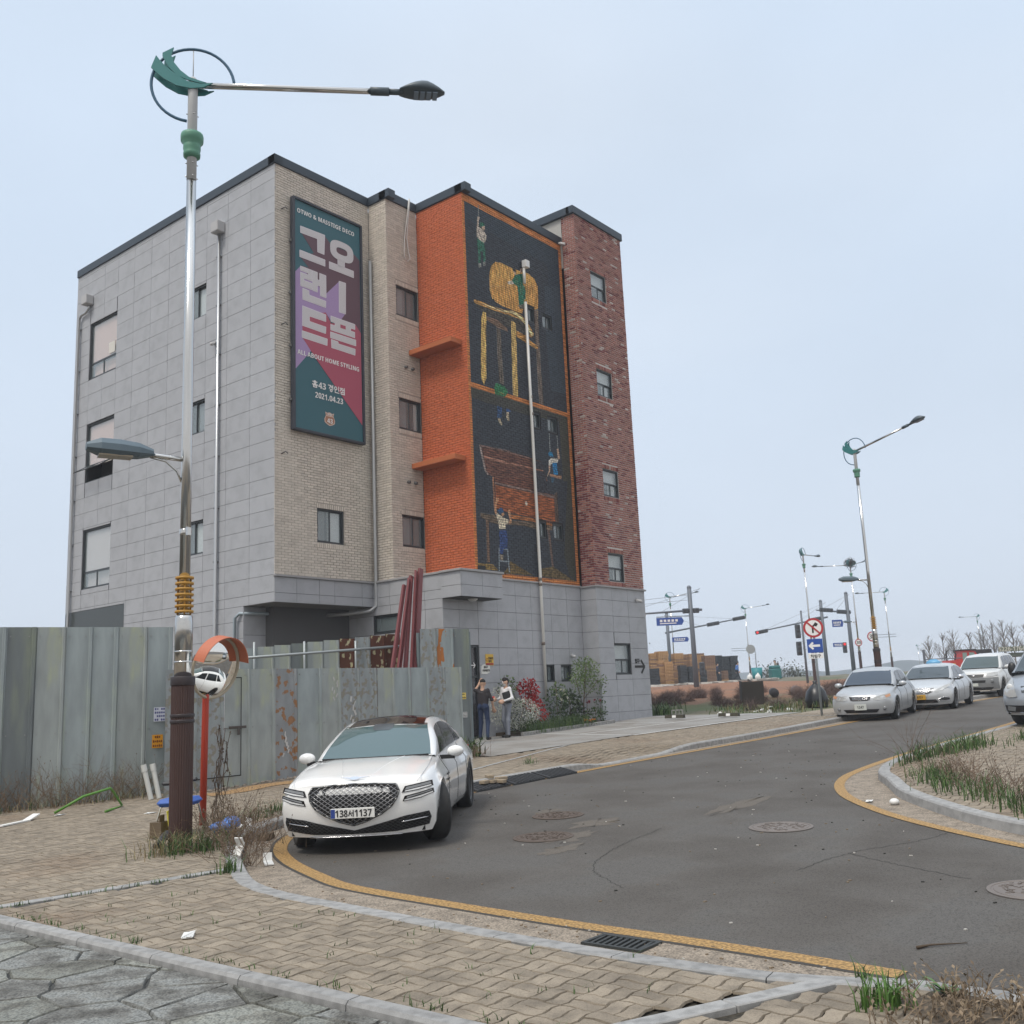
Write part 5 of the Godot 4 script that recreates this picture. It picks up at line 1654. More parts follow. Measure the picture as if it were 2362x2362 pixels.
func sheet_panel(w: float,h: float,rib := .055) -> Shape:   # a flat sheet with a folded rib at its right edge; front faces +z
	var s := Shape.new()
	var p := [[0.0,0.0],[w - rib - .03,0.0],[w - rib - .015,.03],[w - .03,.03],[w - .015,0.0],[w - .012,-.012],[w,-.012]]
	for i in p.size() - 1:
		var a: Array = p[i]; var b: Array = p[i + 1]
		s.quad_uv(Vector3(a[0],0,a[1]),Vector3(b[0],0,b[1]),Vector3(b[0],h,b[1]),Vector3(a[0],h,a[1]),Vector2(a[0]/w,1),Vector2(b[0]/w,1),Vector2(b[0]/w,0),Vector2(a[0]/w,0))
		s.quad(Vector3(b[0],0,b[1] - .006),Vector3(a[0],0,a[1] - .006),Vector3(a[0],h,a[1] - .006),Vector3(b[0],h,b[1] - .006))
		s.quad(Vector3(a[0],h,a[1]),Vector3(b[0],h,b[1]),Vector3(b[0],h,b[1] - .006),Vector3(a[0],h,a[1] - .006))
	return s

func make_fences() -> void:
	var steel := func(key: String,t: Texture2D,rough := .5) -> StandardMaterial3D:
		var m := mat(key,Color.WHITE,rough)
		m.albedo_texture = t
		return m
	var clean: StandardMaterial3D = steel.call("sheet_clean",rust_tex("t_clean",Color(.57,.61,.62),Color(.555,.595,.605),.6,.006,.3,.3))
	var dark: StandardMaterial3D = steel.call("sheet_dark",rust_tex("t_dark",Color(.40,.43,.44),Color(.42,.45,.46),.6,.006,.3,.3))
	var scuff: StandardMaterial3D = steel.call("sheet_scuffed",rust_tex("t_scuff",Color(.54,.57,.58),Color(.46,.45,.45),.62,.02,.12))
	var pale: StandardMaterial3D = steel.call("sheet_pale",rust_tex("t_pale",Color(.58,.61,.61),Color(.56,.585,.58),.62,.008,.2,.4))
	var rusty: StandardMaterial3D = steel.call("sheet_rusty",rust_tex("t_rusty",Color(.53,.55,.565),Color(.50,.36,.27),.66,.016,.05))
	var peel: StandardMaterial3D = steel.call("sheet_peeling",rust_tex("t_peel",Color(.55,.59,.60),Color(.60,.36,.16),.585,.011,.012,.5))
	var rust: StandardMaterial3D = steel.call("sheet_rust",rust_tex("t_rust",Color(.34,.19,.13),Color(.60,.58,.52),.70,.016,.02),.85)
	var bolt := mat("bolt_grey",lin(.3,.3,.3),.4,.6)
	var run := func(called: String,label: String,a: Vector3,d: Vector3,widths: Array,top: Callable,mats: Array,rails: Array) -> Node3D:
		var o := thing(called,label,"fence",a)
		var z := d.cross(Vector3.UP)
		var b := Basis(d,Vector3.UP,z)
		var x := 0.0
		var bs := Shape.new()
		for k in widths.size():
			var w: float = widths[k]
			var p := d*x
			var foot := g(a.x + p.x) + .07 - a.y
			var h: float = top.call(a.x + p.x + d.x*w*.5) - a.y - foot
			var pn := obj("panel",sheet_panel(w,h,.055 if k % 3 else .07),mats[k],o,p + Vector3.UP*foot + z*R.randf_range(-.006,.006),b.rotated(Vector3.UP,R.randf_range(-.012,.012)))
			for hy in rails:
				for bx in [.05,w - .14]:
					bs.tube([p + d*bx + Vector3.UP*(foot + h - hy),p + d*bx + Vector3.UP*(foot + h - hy) + z*.018],.011,6)
			x += w
		obj("bolt",bs,bolt,o)
		return o
	# left hoarding
	var a := Vector3(5.55,0,-19.40); a.y = g(a.x) + .07
	var d := Vector3(.951,0,.309)
	var ws := [.48,.48,.48,.48,.48,.48]
	ws = [.5,.5,.5,.5,.49,.46,.06,.42,.48,.48,.48,.52,.48]
	ws = []
	for k in 5: ws.append(.48)
	ws += [.39,.5,.5,.47,.47,.54,.47]
	run.call("steel_hoarding","tall grey-green steel sheet hoarding left of the street lamp",a,d,ws,func(_x: float) -> float: return 1.65,[clean,clean,clean,clean,clean,clean,dark,pale,clean,clean,pale,clean],[.17,1.95])
	# gate hoarding with a wicket door
	var ga := Vector3(10.42,0,-16.9); ga.y = g(ga.x) + .07
	var gx := [10.42,11.11,11.72,12.33,12.95,13.52,14.18,14.72,15.28,15.81,16.37,16.9,17.5,18.1,18.7]
	var gw := []
	for k in gx.size() - 1: gw.append(gx[k + 1] - gx[k])
	var gate: Node3D = run.call("gate_hoarding","low weathered steel sheet hoarding with a latched wicket door behind the white car",ga,Vector3.RIGHT,gw,func(_x: float) -> float: return .78,[scuff,scuff,pale,pale,rusty,clean,pale,scuff,scuff,pale,clean,clean,scuff,pale],[.12,1.15])
	var seam := mat("seam_black",lin(.015,.015,.015),.9)
	var ds := Shape.new()
	var dz := .045
	for q in [[12.07,.61,12.07,-1.28],[10.9,-1.30,12.08,-1.28],[11.9,.61,12.08,.61]]:
		var p := Vector3(q[0],q[1],-16.9 + dz); var e := Vector3(q[2],q[3],-16.9 + dz)
		ds.box((p + e)*.5 - ga,Vector3(maxf(.018,e.x - p.x),maxf(.018,absf(e.y - p.y)),.006))
	var door := obj("wicket_door",ds,seam,gate)
	var la := Shape.new()
	la.bevel_box(Vector3(11.98,-.36,-16.84) - ga,Vector3(.4,.05,.03),.006); la.bevel_box(Vector3(12.0,-.45,-16.83) - ga,Vector3(.05,.12,.03),.006)
	obj("latch",la,mat("latch_rust",lin(.06,.05,.045),.7),door)
	# peeled patches with pale edges
	for q in [[14.53,.55,.2,.5],[15.06,.1,.22,.7],[13.2,-.55,.2,.5]]:
		var ps := Shape.new()
		for t in 7:
			var y: float = q[1] - t*q[3]/7.0
			var x: float = q[0] + R.randf_range(-.08,.08)
			ps.box(Vector3(x,y,-16.892 + t*.0006) - ga,Vector3(R.randf_range(.02,.06),q[3]/6.0,.003),Basis(Vector3.BACK,R.randf_range(-.5,.5)))
		obj("peeled_paint",ps,mat("peel_pale",lin(.5,.5,.5),.7),gate)
	# tall end sheets by the driveway
	var ta := Vector3(18.98,0,-18.6); ta.y = g(ta.x) + .07
	var td := Vector3(.95,0,.312)
	var tall: Node3D = run.call("end_hoarding","tall rust-streaked steel sheets at the end of the hoarding by the driveway",ta,td.normalized(),[.5,.52,.5],func(_x: float) -> float: return 1.88,[scuff,peel,dark],[.2,1.3])
	var col := Shape.new()
	col.box(Vector3(1.48,1.58,.42),Vector3(.06,3.15,.06)); col.box(Vector3(-.02,1.58,-.06),Vector3(.07,3.1,.07))
	obj("post",col,mat("post_slate",lin(.16,.2,.21),.5),tall)
	# rusty hoarding further back with its rail
	var ba := Vector3(15.0,0,-21.0); ba.y = g(ba.x) + .07
	var bd := Vector3(4.05,0,1.55).normalized()
	var bw := []
	for k in 10: bw.append(.435)
	var back: Node3D = run.call("back_hoarding","rusting sheet hoarding under the overhang behind the low hoarding",ba,bd,bw,func(x: float) -> float: return lerpf(1.46,1.82,(x - 15.0)/4.0),[clean,pale,pale,dark,pale,pale,rust,scuff,rust,rust],[])
	var rl := Shape.new(true)
	rl.tube([Vector3(-1.2,2.62,.1),bd*4.4 + Vector3(0,2.95,.1)],.035,8)
	for t in [.3,1.6,3.0]: rl.tube([bd*t + Vector3(0,1.4,.08),bd*t + Vector3(0,3.1,.08)],.03,8)
	obj("rail",rl,mat("rail_galvanised",lin(.33,.36,.37),.45,.5),back)
	# plates and stickers
	var sticker := func(called: String,label: String,p: Vector3,w: float,h: float,b: Basis,c: Color,ink: Color,rows: int) -> void:
		var o := thing(called,label,"sticker",p)
		var s := Shape.new()
		s.box(Vector3.ZERO,Vector3(w,h,.004),b)
		obj("plate",s,mat(called + "_" + c.to_html(),c,.6),o)
		var t := Shape.new()
		for r in rows:
			for k in 5:
				if R.randf() < .15: continue
				t.box(b*Vector3(w*(-.36 + .18*k),h*(.5 - (r + .5)/rows),.003),Vector3(w*.12,h/rows*R.randf_range(.35,.6),.002),b)
		obj("print",t,mat("ink_" + ink.to_html(),ink,.7),o)
	var fb := Basis(d,Vector3.UP,d.cross(Vector3.UP))
	sticker.call("sticker","white and blue sticker on the grey hoarding beside the lamp sleeve",Vector3(10.77,-.04,-17.66),.22,.27,fb,Color("d5d8e6"),Color("2a3580"),4)
	sticker.call("sticker","small orange sticker below the blue one on the grey hoarding",Vector3(10.74,-.55,-17.67),.2,.25,fb,Color("e09a1c"),Color("6a3010"),3)
	var tb := Basis(td.normalized(),Vector3.UP,td.normalized().cross(Vector3.UP))
	sticker.call("sticker","yellow sticker on the dark end sheet of the hoarding",ta + td*1.25 + Vector3(0,1.42,.02),.16,.17,tb,Color("d9c060"),Color("4a4020"),2)
	sticker.call("sticker","black and white sticker low on the dark end sheet",ta + td*1.27 + Vector3(0,.92,.02),.16,.15,tb,Color("cfcfcf"),Color("202020"),4)
	sticker.call("sticker","small blue and white sticker on the pitted end sheet",ta + td*.22 + Vector3(0,1.62,.02),.13,.12,tb,Color("c3cbdc"),Color("3a4a90"),2)
	# electricity meter on its black conduit
	var mo := thing("electricity_meter","grey electricity meter box on a black conduit in front of the end sheets","meter",on(19.6,-18.25,.1))
	var mb := Shape.new()
	mb.bevel_box(Vector3(0,1.55,0),Vector3(.26,.34,.16),.03)
	var mbx := obj("box",mb,mat("meter_grey",lin(.5,.5,.46),.5),mo)
	var mg := Shape.new()
	mg.box(Vector3(.01,1.6,.082),Vector3(.15,.14,.006))
	obj("window",mg,mat("meter_glass",lin(.05,.06,.07),.2),mbx)
	var mr := Shape.new()
	for k in 3: mr.box(Vector3(.01,1.635 - k*.035,.087),Vector3(.09,.014,.003))
	obj("print",mr,mat("ink_pale",lin(.5,.5,.5),.7),mbx)
	var mp := Shape.new(true)
	mp.tube([Vector3(0,1.4,0),Vector3(.01,-.05,0)],.055,10)
	obj("conduit",mp,mat("conduit_black",lin(.018,.018,.02),.4),mo)

func make_beams() -> void:
	var maroon := grain(mat("beam_maroon",lin(.19,.050,.054),.55),noise_tex("brickgrain",.09,.86,1.08),1.2)
	var list := [[18.30,18.98,3.12,.10],[18.42,19.12,3.3,.12],[18.66,19.22,3.38,.11],[18.80,19.36,3.52,.13],[18.98,19.56,3.6,.14]]
	var words := ["leftmost and shortest","second from the left, half hidden,","middle one","second from the right","rightmost and tallest"]
	for k in list.size():
		var q: Array = list[k]
		var top := Vector3(q[1],q[2],-19.12 + k*.02)
		var sl: float = (q[1] - q[0])/(q[2] - 1.36)
		var foot := Vector3(q[1] - sl*(q[2] + 1.25)*.92,0,-18.55 + k*.04)
		foot.y = g(foot.x) + .1
		var o := thing("steel_channel","maroon steel channel, %s of the bundle leaning on the hoarding" % words[k],"steel beam",foot,0.0,"maroon channels leaning on the hoarding")
		var y := (top - foot).normalized()
		var z := (Vector3.BACK - y*y.z).normalized()
		var b := Basis(y.cross(z),y,z)
		var s := Shape.new()
		var w: float = q[3]
		s.prism(PackedVector2Array([Vector2(-w*.5,0),Vector2(w*.5,0),Vector2(w*.5,.07),Vector2(w*.5 - .012,.07),Vector2(w*.5 - .012,.012),Vector2(-w*.5 + .012,.012),Vector2(-w*.5 + .012,.07),Vector2(-w*.5,.07)]),0,(top - foot).length(),Transform3D(b*Basis(Vector3(1,0,0),Vector3(0,0,1) if k % 2 else Vector3(0,0,-1),Vector3(0,-1,0) if k % 2 else Vector3(0,1,0)),Vector3.ZERO)*Transform3D(Basis(Vector3(1,0,0),Vector3(0,1,0),Vector3(0,0,-1)) if k % 2 else Basis.IDENTITY,Vector3.ZERO))
		obj("web",s,maroon,o)

# ---------------------------------------------------------------- signs on the building
func make_wall_signs() -> void:
	var z := ZM - .03 + .034
	var a := thing("notice_sign","yellow notice plate on the granite wall above the men","sign",Vector3(23.2,1.13,z))
	var s := Shape.new()
	s.box(Vector3(0,0,.006),Vector3(.37,.34,.012))
	obj("plate",s,mat("notice_yellow",lin(.66,.42,.06),.6),a)
	var r := Shape.new()
	r.box(Vector3(0,-.125,.013),Vector3(.34,.06,.004))
	obj("print",r,mat("notice_red",lin(.35,.05,.03),.6),a)
	var t := Shape.new()
	glyphs(t,"차금지",Vector3(-.06,.01,.012),Vector3.RIGHT,Vector3.UP,.07,.014)
	glyphs(t,"금지",Vector3(-.06,-.08,.012),Vector3.RIGHT,Vector3.UP,.07,.014)
	obj("lettering",t,mat("ink_dark",lin(.02,.02,.02),.7),a)
	var rg := Shape.new(true)
	var rp := []
	for k in 17: rp.append(Vector3(-.12 + cos(TAU*k/16)*.045,.0 + sin(TAU*k/16)*.045,.014))
	rg.tube(rp,.007,4,false)
	obj("symbol",rg,mat("notice_red",lin(.35,.05,.03),.6),a)
	var b := thing("notice_sign","white leaf-shaped plate with two lines of print under the yellow notice","sign",Vector3(23.0,.86,z))
	var p := PackedVector2Array([Vector2(-.2,-.16),Vector2(.06,-.16),Vector2(.17,-.12),Vector2(.2,-.04),Vector2(.2,.14),Vector2(-.06,.14),Vector2(-.17,.1),Vector2(-.2,.03)])
	var s2 := Shape.new()
	s2.prism(p,0,.012)
	obj("plate",s2,mat("notice_white",lin(.7,.7,.66),.6),b)
	var t2 := Shape.new()
	glyphs(t2,"홈입구",Vector3(-.09,.02,.012),Vector3.RIGHT,Vector3.UP,.06,.012)
	glyphs(t2,"지금점인경",Vector3(-.15,-.08,.012),Vector3.RIGHT,Vector3.UP,.06,.012)
	obj("lettering",t2,mat("ink_dark",lin(.02,.02,.02),.7),b)
	var c := thing("arrow_sign","black arrow pointing right on the granite foot of the brick tower","sign",Vector3(30.78,.9,ZT + .004))
	flat_arrow(c,Vector3(.02,-.05,.004),.66,mat("ink_dark",lin(.02,.02,.02),.7),"arrow")
	var t3 := Shape.new()
	glyphs(t3,"입구",Vector3(-.32,.07,.002),Vector3.RIGHT,Vector3.UP,.15,.035,.08)
	obj("lettering",t3,mat("ink_dark",lin(.02,.02,.02),.7),c)
# ---------------------------------------------------------------- cars: a skin lofted from tables of sections along the length (z forward)
func key(t: Array,z: float) -> float:   # smooth interpolation in a table of [z, value], z falling
	if z >= t[0][0]: return t[0][1]
	for i in t.size() - 1:
		if z >= t[i + 1][0]:
			var k: float = (t[i][0] - z)/(t[i][0] - t[i + 1][0])
			var m0: float = 0.0 if i == 0 else (t[i + 1][1] - t[i - 1][1])/(t[i - 1][0] - t[i + 1][0])*(t[i][0] - t[i + 1][0])
			var m1: float = 0.0 if i + 2 >= t.size() else (t[i + 2][1] - t[i][1])/(t[i][0] - t[i + 2][0])*(t[i][0] - t[i + 1][0])
			var k2 := k*k; var k3 := k2*k
			return (2*k3 - 3*k2 + 1)*t[i][1] + (k3 - 2*k2 + k)*m0 + (-2*k3 + 3*k2)*t[i + 1][1] + (k3 - k2)*m1
	return t[-1][1]

class CarSkin:
	var c: Dictionary
	var k: Callable
	func front(x: float,y: float) -> float:   # the curved nose
		return c.nose - c.wrap*pow(absf(x)/c.wide,3.0) - c.rake*pow(maxf(0.0,(y - c.nose_y)/.35),2.0) - .06*pow(maxf(0.0,(c.nose_y - y)/.3),2.0)
	func tail(x: float,y: float) -> float:
		return c.tail + c.wrap*.7*pow(absf(x)/c.wide,3.0) + .10*pow(maxf(0.0,(y - .6)/.4),2.0)
	func arch(z: float) -> float:
		for a in [c.axle_f,c.axle_r]:
			var d: float = absf(z - a)
			if d < c.arch: return sqrt(c.arch*c.arch - d*d) + c.wheel
		return 0.0
	func half(z: float) -> Array:   # section from sill to centre, +x side
		var w: float = k.call(c.w,z)
		var yb: float = k.call(c.belt,z)
		var yt: float = k.call(c.deck,z)
		var wb: float = k.call(c.wb,z)
		var s: float = c.sill
		var a := arch(z)
		var p := [Vector2(w - .07,s),Vector2(w - .02,s + .09),Vector2(w - .004,lerpf(s,yb,.36)),Vector2(w,lerpf(s,yb,.52)),Vector2(w - .012,lerpf(s,yb,.74)),Vector2(lerpf(w,wb,.75),lerpf(s,yb,.92)),Vector2(wb,yb),Vector2(wb - .07,lerpf(yb,yt,.45)),Vector2(wb*.62,lerpf(yb,yt,.86)),Vector2(wb*.3,lerpf(yb,yt,.98)),Vector2(0,yt)]
		if a > s:
			for i in 4: p[i].y = maxf(p[i].y,a + i*.004)
		return p
	func roof_half(z: float) -> Array:   # [belt point, roof edge, roof centre]
		var yr: float = k.call(c.roof,z)
		var hr: float = k.call(c.roof_w,z)
		var yb: float = k.call(c.belt,z) - .02
		var hb: float = k.call(c.wb,z) - .015
		yr = maxf(yr,yb + .01)
		var t := clampf((yr - yb)/(c.height - yb),0.0,1.0)
		return [Vector2(hb,yb),Vector2(lerpf(hb,hr,t),yr - .05*t),Vector2(0,yr)]
	func side(z: float,t: float,off := 0.0) -> Vector3:
		var q := roof_half(z)
		var p: Vector2 = (q[0] as Vector2).lerp(q[1],t)
		p.x += .03*sin(PI*t)*clampf((q[1].y - q[0].y)*3,0,1) + off
		return Vector3(p.x,p.y,z)
	func top(z: float,s: float,off := 0.0) -> Vector3:   # s 0 at the edge, 1 at the centre
		var q := roof_half(z)
		var e: Vector2 = q[1]
		return Vector3(e.x*(1 - s),lerpf(e.y,q[2].y,1 - (1 - s)*(1 - s)) + off,z + (c.bow*(1 - (1 - s)*(1 - s)) if z > c.roof_front else -c.bow*.5*(1 - (1 - s)*(1 - s)) if z < c.roof_back else 0.0))

func car_body(o: Node3D,c: Dictionary,paint: Material) -> CarSkin:
	var s := CarSkin.new()
	s.c = c; s.k = key
	var sh := Shape.new(true)
	var zs := []
	var z: float = c.nose - .12
	while z > c.tail + .12:
		zs.append(z)
		z -= .035 if minf(absf(z - c.axle_f),absf(z - c.axle_r)) < c.arch + .08 else .1
	zs.append(c.tail + .12)
	var rings := []
	var ring := func(zz: float,f: Callable) -> Array:
		var h := s.half(zz)
		var r := []
		for i in h.size(): r.append(Vector3(h[i].x,h[i].y,f.call(h[i].x,h[i].y,zz)))
		for i in range(h.size() - 2,-1,-1): r.append(Vector3(-h[i].x,h[i].y,f.call(-h[i].x,h[i].y,zz)))
		return r
	var nosef := func(x: float,y: float,_z: float) -> float: return s.front(x,y)
	var tailf := func(x: float,y: float,_z: float) -> float: return s.tail(x,y)
	rings.append(ring.call(c.tail,tailf))
	var rev := zs.duplicate(); rev.reverse()
	for zz in rev:
		rings.append(ring.call(zz,func(x: float,y: float,q: float) -> float: return clampf(q,s.tail(x,y) + .015,s.front(x,y) - .015)))
	rings.append(ring.call(c.nose,nosef))
	sh.loft(rings,false)
	# nose and tail skins
	for e in 2:
		var r: Array = rings[-1] if e == 0 else rings[0]
		var n := r.size()/2
		var rows := []
		for i in n + 1:
			var a: Vector3 = r[i]; var b: Vector3 = r[r.size() - 1 - i]
			var row := []
			for j in 13:
				var x := lerpf(a.x,b.x,j/12.0)
				var y := lerpf(a.y,b.y,j/12.0)
				row.append(Vector3(x,y,s.front(x,y) if e == 0 else s.tail(x,y)))
			rows.append(row)
		for i in n:
			for j in 12:
				if e == 0: sh.quad(rows[i][j + 1],rows[i][j],rows[i + 1][j],rows[i + 1][j + 1])
				else: sh.quad(rows[i][j],rows[i][j + 1],rows[i + 1][j + 1],rows[i + 1][j])
	var body := obj("body",sh,paint,o)
	# greenhouse
	var gh := Shape.new(true)
	var gr := []
	z = c.glass_back
	while z < c.glass_front + .001:
		var r := []
		for t in [0.0,.33,.66,1.0]: r.append(s.side(z,t))
		for q in [.12,.35,.65,1.0]: r.append(s.top(z,q))
		var m := r.duplicate()
		for i in range(r.size() - 2,-1,-1): m.append(Vector3(-r[i].x,r[i].y,r[i].z))
		gr.append(m)
		z += .05
	gh.loft(gr,false)
	obj("roof",gh,paint,o)
	# floor and wheel wells
	var fl := Shape.new()
	fl.box(Vector3(0,c.sill + .06,(c.nose + c.tail)/2),Vector3(c.wide*2 - .3,.1,c.nose - c.tail - .5))
	for a in [c.axle_f,c.axle_r]:
		for k in [-1.0,1.0]: fl.box(Vector3(k*(c.wide - .32),c.wheel + .16,a),Vector3(.3,.5,c.arch*2 + .04))
	obj("underside",fl,mat("car_black",lin(.012,.012,.013),.8),o)
	return s

func car_glass(o: Node3D,s: CarSkin,gl: Material,side_gl: Material,panes: Array) -> void:
	var c = s.c
	var both := func(z: float,q: float) -> Vector3:   # q from -1 (left edge) over the centre to 1
		var p = s.top(z,1.0 - absf(q),.006)
		return Vector3(-p.x if q < 0 else p.x,p.y,p.z)
	var w := Shape.new(true)
	w.grid(func(u: float,v: float) -> Vector3: return both.call(lerpf(c.glass_front - .05,c.roof_front,v),lerpf(-.93,.93,u)),16,8)
	var ws := obj("windscreen",w,gl,o)
	var wp := Shape.new(true)
	for k in 2:
		var line := []
		for i in 13: line.append(both.call(c.glass_front - .03,lerpf(-.9,.9,i/12.0)) + Vector3(0,.003,.0))
		wp.tube(line,.012,5)
		break
	obj("seal",wp,mat("car_black",lin(.012,.012,.013),.8),ws)
	var r := Shape.new(true)
	r.grid(func(u: float,v: float) -> Vector3: return both.call(lerpf(c.roof_back,c.glass_back + .06,v),lerpf(-.9,.9,u)),12,6)
	obj("rear_window",r,gl,o)
	for k in [-1.0,1.0]:
		for p in panes:   # [front z at belt, front z at top, rear z at belt, rear z at top]
			var g2 := Shape.new(true)
			g2.grid(func(u: float,v: float) -> Vector3:
				var t := lerpf(.10,.86,v)
				var z := lerpf(lerpf(p[0],p[2],u),lerpf(p[1],p[3],u),v)
				var q = s.side(z,t,.006)
				return Vector3(q.x*k,q.y,q.z),8,5)
			obj("side_window",g2,side_gl,o)

func wheel_into(o: Node3D,at: Vector3,r: float,w: float,turn: float,out: float,rim_m: Material,spokes: int) -> void:
	var b := Basis(Vector3.UP,turn)
	var ax := b*Vector3(out,0,0)
	var bas := Basis(b*Vector3(0,0,1)*out,ax,b*Vector3.UP)   # lathe axis along the axle
	bas = Basis(ax.cross(Vector3.UP).normalized(),ax,Vector3.UP)
	if bas.determinant() < 0: bas = Basis(-bas.x,bas.y,bas.z)
	var t := Shape.new(true)
	t.lathe([Vector2(r*.68,-w*.5),Vector2(r*.9,-w*.52),Vector2(r*.985,-w*.40),Vector2(r,-w*.2),Vector2(r,w*.2),Vector2(r*.985,w*.40),Vector2(r*.92,w*.5),Vector2(r*.70,w*.47),Vector2(r*.68,w*.40)],32,at,bas)
	var wh := obj("wheel",t,mat("tyre",lin(.018,.018,.018),.75),o)
	var rm := Shape.new()
	var y := w*.34
	for k in spokes:
		var a := TAU*k/spokes
		var d := bas*Vector3(cos(a),0,sin(a))
		var e := bas*Vector3(-sin(a),0,cos(a))
		var p := func(rr: float,off: float,h: float) -> Vector3: return at + d*rr*r + e*off*r + ax*h
		rm.quad(p.call(.12,-.075,y),p.call(.66,-.05,y + .015),p.call(.66,.05,y + .015),p.call(.12,.075,y))
		rm.quad(p.call(.66,-.05,y + .015),p.call(.12,-.075,y),p.call(.12,-.075,y - .05),p.call(.66,-.05,y - .04))
		rm.quad(p.call(.12,.075,y),p.call(.66,.05,y + .015),p.call(.66,.05,y - .04),p.call(.12,.075,y - .05))
	rm.lathe([Vector2(r*.62,y - .06),Vector2(r*.64,y + .012),Vector2(r*.69,y + .02),Vector2(r*.705,y - .01)],32,at,bas)
	rm.lathe([Vector2(r*.16,y - .02),Vector2(r*.15,y + .006),Vector2(r*.02,y + .01)],12,at,bas)
	obj("rim",rm,rim_m,wh)
	var dk := Shape.new()
	dk.lathe([Vector2(r*.66,y - .07),Vector2(r*.02,y - .071)],24,at,bas)
	obj("brake",dk,mat("brake_dark",lin(.04,.04,.042),.6),wh)

func on_nose(s: CarSkin,poly: PackedVector2Array,off: float) -> Shape:   # a flat outline bent over the nose
	var sh := Shape.new(true)
	var lo := poly[0]; var hi := poly[0]
	for p in poly: lo = lo.min(p); hi = hi.max(p)
	var n := maxi(1,int((hi.x - lo.x)/.09)); var m := maxi(1,int((hi.y - lo.y)/.12))
	for i in n:
		for j in m:
			var a := Vector2(lerpf(lo.x,hi.x,float(i)/n),lerpf(lo.y,hi.y,float(j)/m))
			var b := Vector2(lerpf(lo.x,hi.x,(i + 1.0)/n),lerpf(lo.y,hi.y,(j + 1.0)/m))
			for q in Geometry2D.intersect_polygons(poly,PackedVector2Array([a,Vector2(b.x,a.y),b,Vector2(a.x,b.y)])):
				var t := Geometry2D.triangulate_polygon(q)
				for k in range(0,t.size(),3):
					var u := q[t[k]]; var v := q[t[k + 1]]; var w := q[t[k + 2]]
					if (v - u).cross(w - u) < 0: var x := v; v = w; w = x
					var f := func(p: Vector2) -> Vector3: return Vector3(p.x,p.y,s.front(p.x,p.y) + off)
					sh.tri(f.call(u),f.call(v),f.call(w))
	return sh

func nose_line(s: CarSkin,sh: Shape,a: Vector2,b: Vector2,off: float,r: float,n := 8) -> void:
	var l := []
	for i in n + 1:
		var p := a.lerp(b,float(i)/n)
		l.append(Vector3(p.x,p.y,s.front(p.x,p.y) + off))
	sh.tube(l,r,5)

func mirror_poly(p: PackedVector2Array) -> PackedVector2Array:
	var o := PackedVector2Array()
	for v in p: o.append(Vector2(-v.x,v.y))
	o.reverse()
	return o

func car_mirrors(o: Node3D,s: CarSkin,z: float,y: float,paint: Material) -> void:
	for k in [-1.0,1.0]:
		var m := Shape.new(true)
		m.ball(Vector3(k*(s.c.wide + .06),y,z),Vector3(.115,.075,.08),14,8)
		var mm := obj("door_mirror",m,paint,o)
		var st := Shape.new()
		st.box(Vector3(k*(s.c.wide - .05),y - .07,z + .01),Vector3(.2,.05,.07))
		obj("mirror_foot",st,mat("car_black",lin(.012,.012,.013),.8),mm)

func door_lines(o: Node3D,s: CarSkin,zs: Array,zh: Array,handle_m: Material) -> void:
	var sh := Shape.new()
	for k in [-1.0,1.0]:
		for z in zs:
			var h = s.half(z)
			var l := []
			for i in range(1,7): l.append(Vector3((h[i].x + .001)*k,h[i].y,z))
			sh.tube(l,.004,4)
	obj("door_gap",sh,mat("seam_black",lin(.015,.015,.015),.9),o)
	for k in [-1.0,1.0]:
		for z in zh:
			var h = s.half(z)
			var b := Shape.new()
			b.bevel_box(Vector3(k*(h[5].x + .018),lerpf(h[4].y,h[5].y,.55),z),Vector3(.03,.03,.17),.01)
			obj("door_handle",b,handle_m,o)

func plate_on(o: Node3D,at: Vector3,w: float,h: float,c: Color,words: Array,basis := Basis.IDENTITY,band := false) -> void:
	var p := Shape.new()
	p.bevel_box(at,Vector3(w,h,.012),.004,basis)
	var n := obj("number_plate",p,mat("plate_" + c.to_html(),c,.5),o)
	var ink := mat("plate_ink",lin(.02,.02,.022),.6)
	for q in words:
		if q[0] == "서":
			var s := Shape.new()
			glyphs(s,"서",at + basis*Vector3(q[1] - h*.25,-h*.28,.0065),basis.x,basis.y,h*.56,h*.10)
			obj("lettering",s,ink,n)
		else: text(n,q[0],q[2],ink,at + basis*Vector3(q[1],-.002,.008),basis,true,.86)
	if band:
		var b := Shape.new()
		b.box(at + basis*Vector3(-w*.5 + .028,0,.007),Vector3(.05,h - .014,.002),basis)
		obj("band",b,mat("plate_blue",lin(.02,.05,.25),.5),n)

func chrome_mat() -> StandardMaterial3D: return mat("car_chrome",lin(.6,.6,.62),.12,1.0)

